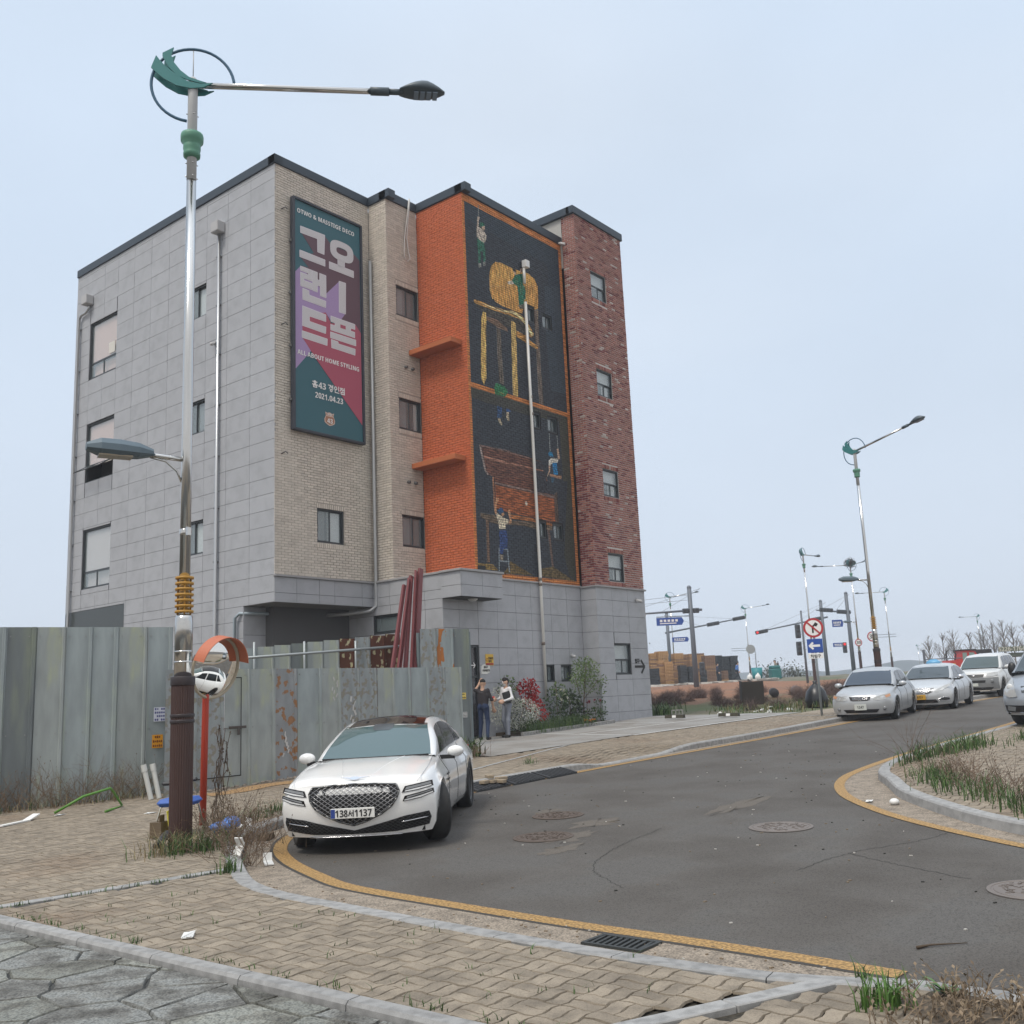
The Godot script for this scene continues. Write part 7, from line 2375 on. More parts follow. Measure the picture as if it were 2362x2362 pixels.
func make_pallets() -> void:
	var wood := [mat("pallet_new",lin(.50,.30,.14),.85),mat("pallet_worn",lin(.36,.22,.13),.85),mat("pallet_old",lin(.26,.16,.11),.85)]
	var plastic := mat("pallet_plastic",lin(.035,.045,.055),.6)
	var s := Shape.new()
	for k in 5: s.box(Vector3(-.44 + k*.22,.125,0),Vector3(.12,.02,1.1))
	for k in 3: s.box(Vector3(0,.065,-.5 + k*.5),Vector3(1.0,.09,.09))
	for k in 3: s.box(Vector3(-.44 + k*.44,.01,0),Vector3(.1,.02,1.1))
	var pm := s.done()
	var list := [[85.7,-52.5,.5,3.0,0],[86.0,-52.0,.7,3.2,0],[86.6,-51.3,1.08,3.24,0],[87.6,-50.1,.96,3.04,0],[88.1,-49.5,.64,2.85,1],[87.9,-48.6,.8,2.93,1],[88.3,-48.0,.8,2.9,0],[87.7,-46.7,1.07,2.53,2],[91.0,-47.4,.7,2.55,3],[89.6,-46.0,.8,2.5,3],[90.1,-45.3,.8,2.5,3],[80.7,-48.9,1.08,1.54,3],[82.1,-48.8,.53,2.34,0],[82.5,-48.3,.87,2.21,0],[83.0,-47.7,.6,1.75,1],[82.5,-46.7,.7,1.7,3],[83.0,-46.1,.7,1.66,3],[83.7,-45.2,.5,1.24,3],[86.8,-44.6,.5,1.07,2]]
	var looks := ["fresh yellow wooden","worn brown wooden","old grey-brown wooden","dark plastic"]
	for k in list.size():
		var q: Array = list[k]
		var at := field(q[0],q[1])
		at.y += .02
		var where: String = ["leftmost","second","third","fourth","fifth","sixth","seventh","eighth","ninth","tenth","rightmost"][k] + " in the back row" if k < 11 else ["leftmost","second","third","fourth","fifth","sixth","seventh","rightmost"][k - 11] + " in the front row"
		var o := thing("pallet_stack","stack of %s pallets, %s on the field" % [looks[q[4]],where],"pallet stack",at,-.68 + R.randf_range(-.05,.05),"pallet stacks on the field")
		var n := int(q[3]/.14)
		for j in n:
			obj("pallet",pm,plastic if q[4] == 3 else wood[q[4] if R.randf() < .6 else R.randi() % 3],o,Vector3(R.randf_range(-.03,.03),j*.14,R.randf_range(-.03,.03)),Basis.from_scale(Vector3(q[2]*.95,1,q[2]*.95)))

func signal_box(o: Node3D,at: Vector3,d: Vector3,lit: int,vertical := false) -> void:   # d: along the row of lamps; faces the street corner
	var face := Vector3(-.779,0,.627)
	var up := Vector3.UP
	var b := Basis(d,d.cross(face)*-1,face)
	b = Basis(d,face.cross(d),face)
	var s := Shape.new()
	s.bevel_box(at,Vector3(1.35 if not vertical else 1.05,.40,.22),.05,b)
	var h := obj("signal_head",s,mat("signal_grey",lin(.06,.075,.095),.5),o)
	for k in (4 if not vertical else 3):
		var l := Shape.new()
		var p := at + d*((k - 1.5)*.32 if not vertical else (k - 1.0)*.33) + face*.115
		l.lathe([Vector2(.13,0),Vector2(.125,.02),Vector2(.001,.03)],10,p,Basis(d,face,d.cross(face)))
		var m := mat("signal_lens",lin(.03,.03,.035),.3)
		if k == lit:
			m = mat("signal_red_lit",lin(.5,.03,.03),.3)
			m.emission_enabled = true; m.emission = Color(1,.12,.12); m.emission_energy_multiplier = .6
		obj("signal_lens",l,m,h)

func road_sign(o: Node3D,at: Vector3,w: float,h: float,m: Material,d := RV) -> Node3D:
	var s := Shape.new()
	var f := d.cross(Vector3.UP)
	s.prism(PackedVector2Array([Vector2(-w*.5,-h*.5),Vector2(w*.42,-h*.5),Vector2(w*.5,0),Vector2(w*.42,h*.5),Vector2(-w*.5,h*.5)]),-.02,.02,Transform3D(Basis(d,Vector3.UP,f),at))
	var p := obj("name_plate",s,m,o)
	var t := Shape.new()
	for k in 5: t.box(at + d*w*(-.33 + .14*k) + Vector3.UP*h*.1 + f*.022,Vector3(w*.09,h*.3,.006),Basis(d,Vector3.UP,f))
	t.box(at - Vector3.UP*h*.24 + f*.022 - d*w*.08,Vector3(w*.6,h*.12,.006),Basis(d,Vector3.UP,f))
	obj("lettering",t,mat("sign_white",lin(.8,.8,.8),.6),p)
	return p

func traffic_pole(at: Vector3,hgt: float,r: float,label: String) -> Node3D:
	var o := thing("traffic_pole",label,"traffic light",at,0.0,"traffic light poles at the crossing")
	var s := Shape.new(true)
	s.tube([Vector3(0,-.3,0),Vector3(0,hgt,0)],[r*1.1,r*.85],10)
	s.ball(Vector3(0,hgt,0),Vector3(r,r,r),8,4)
	obj("pole",s,mat("pole_slate",lin(.115,.135,.165),.5),o)
	return o

func arm_on(o: Node3D,a: Vector3,b: Vector3,top: float) -> void:
	var s := Shape.new(true)
	s.tube([a,b],[.10,.06],8)
	obj("arm",s,mat("pole_slate",lin(.115,.135,.165),.5),o)
	var w := Shape.new(true)
	for t in [.45,.9]: w.tube([Vector3(a.x,top,a.z),a.lerp(b,t)],.012,4)
	obj("stay_wire",w,mat("wire_grey",lin(.2,.21,.22),.5),o)

func make_crossing() -> void:
	var blue := mat("sign_blue",lin(.02,.075,.34),.5)
	var yel := mat("sign_yellow",lin(.55,.32,.03),.5)
	var p := traffic_pole(field(70.6,-38.8),8.0,.20,"thick slate traffic pole with a yellow plate on its long arm, nearest the brick tower")
	arm_on(p,Vector3(0,6.2,0) + RV*.9,Vector3(0,6.0,0) - RV*6.5,7.9)
	road_sign(p,Vector3(0,5.95,0) - RV*4.3,1.35,.75,yel)
	signal_box(p,Vector3(0,6.15,0) - RV*.0,RV,-1)
	var sg := road_sign(p,Vector3(0,5.35,0) - RV*1.75 + Vector3(-.2,0,.16),2.2,.62,blue)
	signal_box(p,Vector3(0,1.5,0) + RV*.55,Vector3.UP,-1,true)
	var hb := Shape.new(true)
	hb.tube([Vector3(0,5.75,0),Vector3(0,5.75,0) - RV*2.8],.035,6); hb.tube([Vector3(0,1.5,0),Vector3(0,1.5,0) + RV*.5],.04,6)
	obj("bracket",hb,mat("pole_slate",lin(.115,.135,.165),.5),p)
	var q := traffic_pole(field(92.7,-53.9),7.4,.19,"slate traffic pole with a long arm of two dark signals, behind the pallets")
	arm_on(q,Vector3(0,5.3,0) - RV*.3,Vector3(0,6.6,0) + RV*8.4,7.2)
	signal_box(q,Vector3(0,6.05,0) + RV*4.9,(RV + Vector3.UP*.14).normalized(),-1)
	signal_box(q,Vector3(0,6.52,0) + RV*7.7,(RV + Vector3.UP*.14).normalized(),-1)
	road_sign(q,Vector3(0,4.55,0) + RV*1.3,1.8,.5,blue)
	var r := traffic_pole(field(103.2,-41.0),7.9,.2,"slate traffic pole whose long left arm ends in a red signal")
	arm_on(r,Vector3(0,6.2,0) + RV*.6,Vector3(0,4.9,0) - RV*7.3,7.8)
	signal_box(r,Vector3(0,4.95,0) - RV*6.6,(RV + Vector3.UP*.16).normalized(),0)
	signal_box(r,Vector3(0,6.02,0) - RV*.75,(RV + Vector3.UP*.14).normalized(),-1)
	road_sign(r,Vector3(0,3.2,0) + RV*1.55,1.35,.42,blue)
	signal_box(r,Vector3(0,2.4,0) - RV*.5,Vector3.UP,-1,true)
	var t := traffic_pole(field(96.8,-35.8),7.9,.2,"slate traffic pole with two big signals and a red pedestrian signal")
	arm_on(t,Vector3(0,6.0,0) + RV*.3,Vector3(0,6.4,0) - RV*3.1,7.8)
	signal_box(t,Vector3(0,6.36,0) - RV*2.1,(RV - Vector3.UP*.1).normalized(),-1)
	signal_box(t,Vector3(0,6.1,0) - RV*.4,(RV - Vector3.UP*.1).normalized(),-1)
	road_sign(t,Vector3(0,5.0,0) - RV*1.1,1.1,.7,blue)
	signal_box(t,Vector3(0,2.6,0) - RV*.65,Vector3.UP,2,true)
	var u := traffic_pole(field(72.7,-30.5),5.4,.085,"thin dark signal pole left of the round no-turn sign")
	signal_box(u,Vector3(0,3.9,0) - RV*.38,Vector3.UP,-1,true)
	signal_box(u,Vector3(0,2.6,0) - RV*.4,Vector3.UP,-1,true)
	# wires across the crossing
	var w := Shape.new(true)
	for k in 2: w.tube([Vector3(70.6,7.4 - k*.4,-38.8),Vector3(66.0,6.9 - k*.3,-44.6),Vector3(60.0,6.0 - k*.2,-52.0)],.014,4)
	tag(obj("overhead_wire",w,mat("wire_grey",lin(.2,.21,.22),.5)),"overhead wires running from the nearest thick traffic pole behind the tower","wire")
	# no-turn sign and one-way plate on the kerb
	var at := on(29.62,-12.08,.12)
	var o := thing("sign_post","grey post with a round no-turn sign over a blue one-way plate behind the kerb","road sign",at)
	var ps := Shape.new(true)
	ps.tube([Vector3(0,-.1,0),Vector3(0,2.95,0)],.036,10)
	obj("post",ps,mat("post_zinc",lin(.30,.34,.37),.4,.5),o)
	var f := Vector3(-.93,0,.37)
	var d := Vector3.UP.cross(f)
	var b := Basis(d,Vector3.UP,f)
	var c := Vector3(0,2.66,0) + f*.05
	var disc := func(rr: float,off: float,m: Material,called: String) -> void:
		var s := Shape.new()
		s.lathe([Vector2(rr,0),Vector2(rr,.006),Vector2(.0005,.0061)],32,c + f*off,Basis(d,f,d.cross(f)))
		obj(called,s,m,o)
	disc.call(.30,0.0,mat("sign_red",lin(.42,.03,.04),.5),"sign_disc")
	disc.call(.235,.004,mat("sign_white",lin(.8,.8,.8),.6),"sign_field")
	var ar := Shape.new()
	ar.box(c + f*.013 + Vector3(0,-.06,0) - d*.02,Vector3(.05,.2,.004),b); ar.box(c + f*.013 + d*.04 + Vector3(0,.08,0),Vector3(.16,.05,.004),b*Basis(Vector3.BACK,.6)); ar.box(c + f*.0135 + d*.08 + Vector3(0,.1,0),Vector3(.1,.1,.004),b*Basis(Vector3.BACK,.9))
	obj("arrow",ar,mat("ink_dark",lin(.02,.02,.02),.7),o)
	var sl := Shape.new()
	sl.box(c + f*.018,Vector3(.05,.5,.004),b*Basis(Vector3.BACK,.785))
	obj("slash",sl,mat("sign_red",lin(.42,.03,.04),.5),o)
	var pl := Shape.new()
	pl.bevel_box(Vector3(0,2.11,0) + f*.05,Vector3(.46,.42,.01),.004,b)
	var bp := obj("one_way_plate",pl,blue,o)
	var wa := Shape.new()
	wa.box(Vector3(0,2.11,0) + f*.058,Vector3(.3,.07,.004),b)
	for k in [-1.0,1.0]: wa.box(Vector3(0,2.11 + k*.045,0) - d*.11 + f*(.0585 + k*.0002),Vector3(.16,.06,.004),b*Basis(Vector3.BACK,k*.75))
	obj("arrow",wa,mat("sign_white",lin(.8,.8,.8),.6),bp)
	var np := Shape.new()
	np.bevel_box(Vector3(0,1.80,0) + f*.05,Vector3(.44,.16,.01),.004,b)
	var nn := obj("name_plate",np,mat("sign_white",lin(.8,.8,.8),.6),o)
	var nt := Shape.new()
	glyphs(nt,"일방통행",Vector3(0,1.75,0) - d*.16 + f*.055,d,Vector3.UP,.09,.015)
	glyphs(nt,"차입구",Vector3(0,1.75,0) - d*.15 + f*.055,d,Vector3.UP,.09,.015)
	obj("lettering",nt,mat("ink_dark",lin(.02,.02,.02),.7),nn)
	# far lamps
	street_lamp(on(40.6,-14.0,.1),[[110,.42]],231.0,"street lamp rising behind the silver sedan with its own low lamp")
	street_lamp(field(77.57,-31.9),[[0,.1]],-5.0,"street lamp with a single right arm behind the round no-turn sign")
	var nest := street_lamp(field(93.6,-33.9),[[248,.1],[8,.5]],231.0,"two-armed street lamp with a bird nest on top")
	var ns := Shape.new()
	for k in 260:
		var v := Vector3(R.randfn(),R.randfn()*.7,R.randfn()).normalized()*R.randf_range(.1,.52)
		var e := Vector3(R.randfn(),R.randfn(),R.randfn()).normalized()
		ns.tube([Vector3(0,10.5,0) + v - e*.22,Vector3(0,10.5,0) + v + e*.22],.012,3,false)
	obj("nest",ns,mat("twig_dark",lin(.05,.04,.035),.9),nest)
	street_lamp(field(126.9,-42.0),[[248,.0]],-5.0,"street lamp with one left arm right of the nearer leaning lamp")
	street_lamp(field(131.7,-63.6),[[60,.3]],-5.0,"street lamp right of the pallets carrying a round sign on its pole")
	street_lamp(field(104.4,-60.1),[[60,.3]],-5.0,"street lamp just right of the brick tower behind the thick traffic pole")
	street_lamp(field(161.5,-40.0),[[231,.0]],-5.0,"street lamp with one left arm above the red machine",false,.79)
	street_lamp(on(256,-78,-.4),[[50,.3]],-5.0,"far small street lamp left of the red machine",false,.8)
	street_lamp(on(290,-78,-2.6),[[50,.3]],-5.0,"far low street lamp directly behind the red machine cab",false,.8)
	# round signs
	for q2 in [[field(125.3,-60.2) + Vector3(0,4.2,0),.62,false,"back of a round grey sign on a far lamp pole beside the pallets"],[field(92.8,-33.6) + Vector3(0,2.9,0),.34,true,"round speed limit sign on the pole under the bird nest"],[field(122.5,-42.6) + Vector3(0,4.6,0),.62,true,"round red-rimmed sign half hidden behind the leaning lamp"]]:
		var so := thing("round_sign",q2[3],"road sign",q2[0])
		var fb := Vector3(-.779,0,.627)
		var db := Vector3.UP.cross(fb)
		var s1 := Shape.new()
		s1.lathe([Vector2(q2[1],0),Vector2(q2[1],.02),Vector2(.0005,.021)],20,Vector3.ZERO,Basis(db,fb,db.cross(fb)))
		obj("disc",s1,mat("sign_red",lin(.42,.03,.04),.5) if q2[2] else mat("sign_back",lin(.3,.31,.32),.5),so)
		if q2[2]:
			var s2 := Shape.new()
			s2.lathe([Vector2(q2[1]*.76,0),Vector2(q2[1]*.76,.02),Vector2(.0005,.021)],20,fb*.01,Basis(db,fb,db.cross(fb)))
			obj("field",s2,mat("sign_white",lin(.8,.8,.8),.6),so)
			text(so,"30",q2[1]*.8,mat("ink_dark",lin(.02,.02,.02),.7),fb*.035,Basis(db,Vector3.UP,fb),true)
		var s3 := Shape.new(true)
		for k in 2: s3.tube([Vector3(0,-.12 + k*.3,0) - fb*.02,Vector3(0,-.12 + k*.3,0) + (RV*-2.6 if q2[1] > .5 and not q2[2] else RV*3.0 if q2[1] > .5 else RV*.25) - fb*.1],.03,5)
		obj("bracket",s3,mat("pole_slate",lin(.115,.135,.165),.5),so)

func make_machines() -> void:
	# red wheel excavator behind the taxi
	var at := on(85.9,-22.6)
	var o := thing("red_excavator","red wheeled digger with a glazed cab behind the silver taxi","excavator",at,0.0)
	o.transform.basis = Basis(RV,Vector3.UP,Vector3(-.779,0,.627))
	var red := mat("digger_red",lin(.46,.03,.025),.45)
	var blk := mat("digger_black",lin(.02,.02,.022),.6)
	var s := Shape.new()
	s.prism(PackedVector2Array([Vector2(-1.55,.35),Vector2(1.0,.35),Vector2(1.0,1.05),Vector2(.1,1.1),Vector2(-.4,1.3),Vector2(-1.0,1.42),Vector2(-1.5,1.42),Vector2(-1.6,1.0)]),-.8,.8)
	obj("engine_deck",s,red,o)
	var c := Shape.new()
	c.prism(PackedVector2Array([Vector2(-.62,.9),Vector2(.95,.55),Vector2(.86,1.4),Vector2(.6,2.05),Vector2(.1,2.2),Vector2(-.5,2.15),Vector2(-.6,1.6)]),-.55,.75)
	var cab := obj("cab",c,red,o)
	var gl := mat("digger_glass",lin(.20,.30,.28),.1)
	for q in ["-50,125 -15,118 -12,200 -46,198","5,135 62,140 48,196 8,200","12,72 66,78 70,112 10,112"]:
		var w := Shape.new()
		w.prism(pts(q),.75,.765)
		obj("window",w,gl,cab)
	var rf := Shape.new()
	rf.bevel_box(Vector3(0,2.2,.1),Vector3(1.3,.1,1.5),.03)
	obj("cab_roof",rf,blk,cab)
	var ex := Shape.new(true)
	ex.tube([Vector3(-1.45,1.4,0),Vector3(-1.45,2.1,0),Vector3(-1.35,2.2,0)],.06,8); ex.tube([Vector3(-.9,1.3,.2),Vector3(-.75,1.9,.2),Vector3(-.9,2.1,.2)],.06,8)
	obj("exhaust",ex,blk,o)
	var bm := Shape.new()
	bm.box(Vector3(1.55,2.05,-.2),Vector3(1.5,.32,.3)); bm.box(Vector3(1.1,1.7,-.2),Vector3(.3,.8,.28))
	obj("boom",bm,blk,o)
	var bx := Shape.new()
	bx.box(Vector3(-1.4,1.12,.81),Vector3(.5,.12,.02))
	obj("stripe",bx,mat("sign_yellow",lin(.55,.32,.03),.5),o)
	for x in [-1.1,.6]:
		for z in [-.7,.7]: wheel_into(o,Vector3(x,.1,z*1.1),.5,.35,PI/2,signf(z),blk,5)
	# flat truck with a number board
	var ta := on(69.6,-14.9)
	var t := thing("flatbed_truck","dark green truck tail with a number board above the white sport utility","truck",ta)
	t.transform.basis = Basis(RV,Vector3.UP,Vector3(-.779,0,.627))
	var grn := mat("truck_green",lin(.10,.13,.115),.6)
	var b := Shape.new()
	b.box(Vector3(.3,1.62,-1.6),Vector3(3.2,.22,3.0)); b.box(Vector3(.3,1.9,-.08),Vector3(3.2,.1,.08)); b.box(Vector3(1.3,1.78,-.06),Vector3(.9,.35,.06))
	obj("bed",b,grn,t)
	var pb := Shape.new()
	pb.box(Vector3(-.55,1.98,-.02),Vector3(1.7,.30,.04))
	var pbn := obj("number_board",pb,mat("board_green",lin(.13,.16,.13),.6),t)
	text(pbn,"5226-1764",.26,mat("board_ink",lin(.55,.56,.5),.7),Vector3(-.55,1.98,.01),Basis.IDENTITY,true,1.0)
	var ch := Shape.new()
	ch.box(Vector3(.3,.9,-1.6),Vector3(1.0,.3,3.0))
	obj("chassis",ch,blk,t)
	for x in [-.7,1.3]: wheel_into(t,Vector3(x,.5,-1.2),.5,.3,0,signf(x),blk,6)
	# barrier
	var g2 := thing("barrier_gate","slim dark barrier post with a level bar left of the red digger","barrier",on(73.4,-22.0))
	var gp := Shape.new()
	gp.box(Vector3(0,1.15,0),Vector3(.14,2.3,.14))
	obj("post",gp,mat("pole_slate",lin(.115,.135,.165),.5),g2)
	var gb := Shape.new()
	gb.box(RV*1.3 + Vector3(0,1.62,0),Vector3(2.7,.07,.07),Basis(RV,Vector3.UP,RV.cross(Vector3.UP)))
	obj("bar",gb,mat("pole_slate",lin(.115,.135,.165),.5),g2)

func bare_tree(at: Vector3,hgt: float,label: String,seed_n: int,m: Material) -> void:
	var o := thing("bare_tree",label,"tree",at,0.0,"bare trees on the far right")
	var rr := RandomNumberGenerator.new()
	rr.seed = seed_n
	var s := Shape.new()
	var tw := Shape.new()
	s.tube([Vector3(0,-.3,0),Vector3(.05,hgt*.5,0),Vector3(0,hgt*.95,.05)],[hgt*.016,hgt*.011,hgt*.003],6)
	for k in 26:
		var y := hgt*rr.randf_range(.22,.9)
		var a := rr.randf()*TAU
		var l := (hgt - y)*rr.randf_range(.35,.6) + .3
		var e := Vector3(cos(a)*.55,.85,sin(a)*.55).normalized()
		var p := Vector3(0,y,0)
		tw.tube([p,p + e*l],[.05,.012],3,false)
		for j in 4:
			var q := p + e*l*rr.randf_range(.3,.95)
			var f := (e + Vector3(rr.randfn(),rr.randfn()*.5 + .4,rr.randfn())*.6).normalized()
			tw.tube([q,q + f*l*.4],[.022,.008],3,false)
	obj("trunk",s,m,o)
	obj("crown",tw,m,o)

func conifer(at: Vector3,hgt: float,label: String,seed_n: int,thin := 1.0) -> void:
	var o := thing("conifer",label,"tree",at)
	var rr := RandomNumberGenerator.new()
	rr.seed = seed_n
	var s := Shape.new(true)
	s.tube([Vector3(0,-.2,0),Vector3(0,hgt*.97,0)],[hgt*.018,.02],6)
	obj("trunk",s,mat("bark_dark",lin(.08,.065,.055),.9),o)
	var c := Shape.new()
	for k in 60:
		var t := rr.randf_range(.15,.98)
		var a := rr.randf()*TAU
		var l := hgt*.24*(1.05 - t)*rr.randf_range(.7,1.1)*thin
		var d := Vector3(cos(a),.1,sin(a))
		for j in 9:
			var p := Vector3(0,t*hgt,0) + d*l*rr.randf_range(.2,1)
			c.col = Color.WHITE*rr.randf_range(.7,1.2)
			c.leaf(p,(d + Vector3(rr.randfn(),rr.randfn()*.5,rr.randfn())*.6).normalized(),Vector3.UP,.3*hgt*.1,.05*hgt*.1)
	obj("crown",c,tint(mat("needle_green",lin(.05,.075,.045),.9)),o)

func make_trees() -> void:
	var bark := mat("bark_grey",lin(.17,.145,.13),.9)
	var list := [[147.3,-43.4,6.0],[148.6,-41.8,6.5],[149.6,-40.6,7.0],[151.0,-38.8,6.2],[152.2,-37.2,7.4],[153.2,-36.2,7.8],[154.1,-35.0,8.0],[155.0,-34.0,7.6],[156.2,-32.6,7.2],[157.0,-31.6,7.8]]
	var w := ["leftmost","second","third","fourth","fifth","sixth","seventh","eighth","ninth","rightmost"]
	for k in list.size(): bare_tree(on(list[k][0],list[k][1]),list[k][2],"bare twiggy tree far behind the digger, %s in its row" % w[k],40 + k,bark)
	conifer(on(151.5,-37.4),6.6,"small dark conifer among the bare trees behind the digger",5)
	conifer(field(92.0,-38.6),5.2,"thin leafless young conifer beside the walking person on the field",6,.45)
	conifer(field(95.5,-45.4),3.2,"small sparse tree right of the pallets",7,.6)
	# hedge of low shrubs between pallets and crossing
	for q in [[93.0,-42.6,1.5,"low grey-green shrub right of the dark pallets"],[95.0,-41.2,1.3,"low grey-green shrub behind the teal bins"],[90.5,-57.5,2.6,"dark shrub at the left end of the pallets by the tower"]]:
		var o := thing("shrub",q[3],"shrub",field(q[0],q[1]))
		var s := Shape.new()
		for k in 420:
			var v = Vector3(R.randfn()*.5,absf(R.randfn())*.45,R.randfn()*.5)*q[2]
			s.col = Color.WHITE*R.randf_range(.6,1.3)
			s.leaf(v,Vector3(R.randfn(),R.randfn(),R.randfn()).normalized(),Vector3(R.randfn(),1,R.randfn()).normalized(),.22,.12)
		obj("foliage",s,tint(mat("shrub_grey_green",lin(.085,.10,.075),.9)),o)
		var st := Shape.new()
		for k in 5: st.tube([Vector3.ZERO,Vector3(R.randf_range(-.4,.4),q[2]*.5,R.randf_range(-.4,.4))],.02,4)
		obj("stem",st,bark,o)
# ---------------------------------------------------------------- people: one skin over a skeleton of tapered bones
func figure(o: Node3D,bones: Array,cell: float,called := "body") -> void:   # bone: [a, b, ra, rb, colour]
	var lo := Vector3(1e9,1e9,1e9); var hi := -lo
	for b in bones:
		var r: float = maxf(b[2],b[3]) + cell*3.0
		for k in 2:
			lo = lo.min(b[k] - Vector3.ONE*r); hi = hi.max(b[k] + Vector3.ONE*r)
	var n := Vector3i((hi - lo)/cell) + Vector3i(2,2,2)
	var acc := PackedFloat32Array(); acc.resize(n.x*n.y*n.z)
	var K := 1.0/(cell*.9)
	var sx := 1; var sy := n.x; var sz := n.x*n.y
	for b in bones:
		var a: Vector3 = b[0]; var ab: Vector3 = b[1] - b[0]
		var l2 := maxf(ab.length_squared(),1e-9)
		var m: float = maxf(b[2],b[3]) + cell*3.0
		var i0 := Vector3i(((b[0] as Vector3).min(b[1]) - Vector3.ONE*m - lo)/cell).clampi(0,100000)
		var i1 := Vector3i(((b[0] as Vector3).max(b[1]) + Vector3.ONE*m - lo)/cell) + Vector3i.ONE
		i1 = i1.min(n - Vector3i.ONE)
		for z in range(i0.z,i1.z + 1):
			for y in range(i0.y,i1.y + 1):
				for x in range(i0.x,i1.x + 1):
					var p := lo + Vector3(x,y,z)*cell
					var t := clampf((p - a).dot(ab)/l2,0,1)
					var d: float = p.distance_to(a + ab*t) - lerpf(b[2],b[3],t)
					if d < cell*4.0: acc[x + y*sy + z*sz] += exp(-d*K)
	var at := {}
	var vs := []
	var cs := []
	var corner := [0,sx,sy,sx + sy,sz,sx + sz,sy + sz,sx + sy + sz]
	for z in n.z - 1:
		for y in n.y - 1:
			var base := y*sy + z*sz
			for x in n.x - 1:
				var c := base + x
				var cnt := 0
				for k in 8:
					if acc[c + corner[k]] > 1.0: cnt += 1
				if cnt == 0 or cnt == 8: continue
				var sum := Vector3.ZERO
				var e := 0
				for k in 8:
					for ax in 3:
						if k & (1 << ax): continue
						var q: float = acc[c + corner[k]]; var w: float = acc[c + corner[k | (1 << ax)]]
						if (q > 1.0) != (w > 1.0):
							var fq := -log(maxf(q,1e-9)); var fw := -log(maxf(w,1e-9))
							var t := fq/(fq - fw)
							var v := Vector3(k & 1,(k >> 1) & 1,(k >> 2) & 1)
							v[ax] += t
							sum += v; e += 1
				var p := lo + (Vector3(x,y,z) + sum/e)*cell
				at[c] = vs.size()
				vs.append(p)
				var best := 1e9; var col := Color.WHITE
				for b in bones:
					var ab: Vector3 = b[1] - b[0]
					var t := clampf((p - b[0]).dot(ab)/maxf(ab.length_squared(),1e-9),0,1)
					var d: float = p.distance_to(b[0] + ab*t) - lerpf(b[2],b[3],t)
					if d < best: best = d; col = b[4]
				cs.append(col)
	var s := Shape.new(true)
	var put := func(q: Array,flip: bool) -> void:
		var idx := [0,1,2,0,2,3] if flip else [0,2,1,0,3,2]
		for k in idx:
			s.col = cs[q[k]]
			s.v(vs[q[k]])
	for c in at:
		var inside_here: bool = acc[c] > 1.0
		for ax in 3:
			var st: int = [sx,sy,sz][ax]
			if (acc[c + st] > 1.0) == inside_here: continue
			var u: int = [sy,sz,sx][ax]; var w: int = [sz,sx,sy][ax]
			if at.has(c - u) and at.has(c - w) and at.has(c - u - w): put.call([at[c],at[c - u],at[c - u - w],at[c - w]],inside_here)
	obj(called,s,tint(mat("cloth_and_skin",Color.WHITE,.8)),o)

func hand_bones(w: Vector3,d: Vector3,across: Vector3,c: Color,s := 1.0) -> Array:   # palm and five bent fingers
	var out := []
	var palm := w + d*.075*s
	for k in 4:
		var o := across*(k - 1.5)*.021*s
		var l: float = [.062,.072,.068,.052][k]*s
		var bend := across.cross(d).normalized()*.022*s
		out.append([w + o*.6,palm + o,.017*s,.0145*s,c])
		out.append([palm + o,palm + o + d*l*.55 + bend*.4,.0125*s,.0115*s,c])
		out.append([palm + o + d*l*.55 + bend*.4,palm + o + d*l + bend*1.5,.0115*s,.0095*s,c])
	var t := w + d*.025*s + across*.03*s
	out.append([t,t + d*.045*s + across*.028*s,.015*s,.013*s,c])
	out.append([t + d*.045*s + across*.028*s,t + d*.075*s + across*.022*s,.013*s,.010*s,c])
	return out

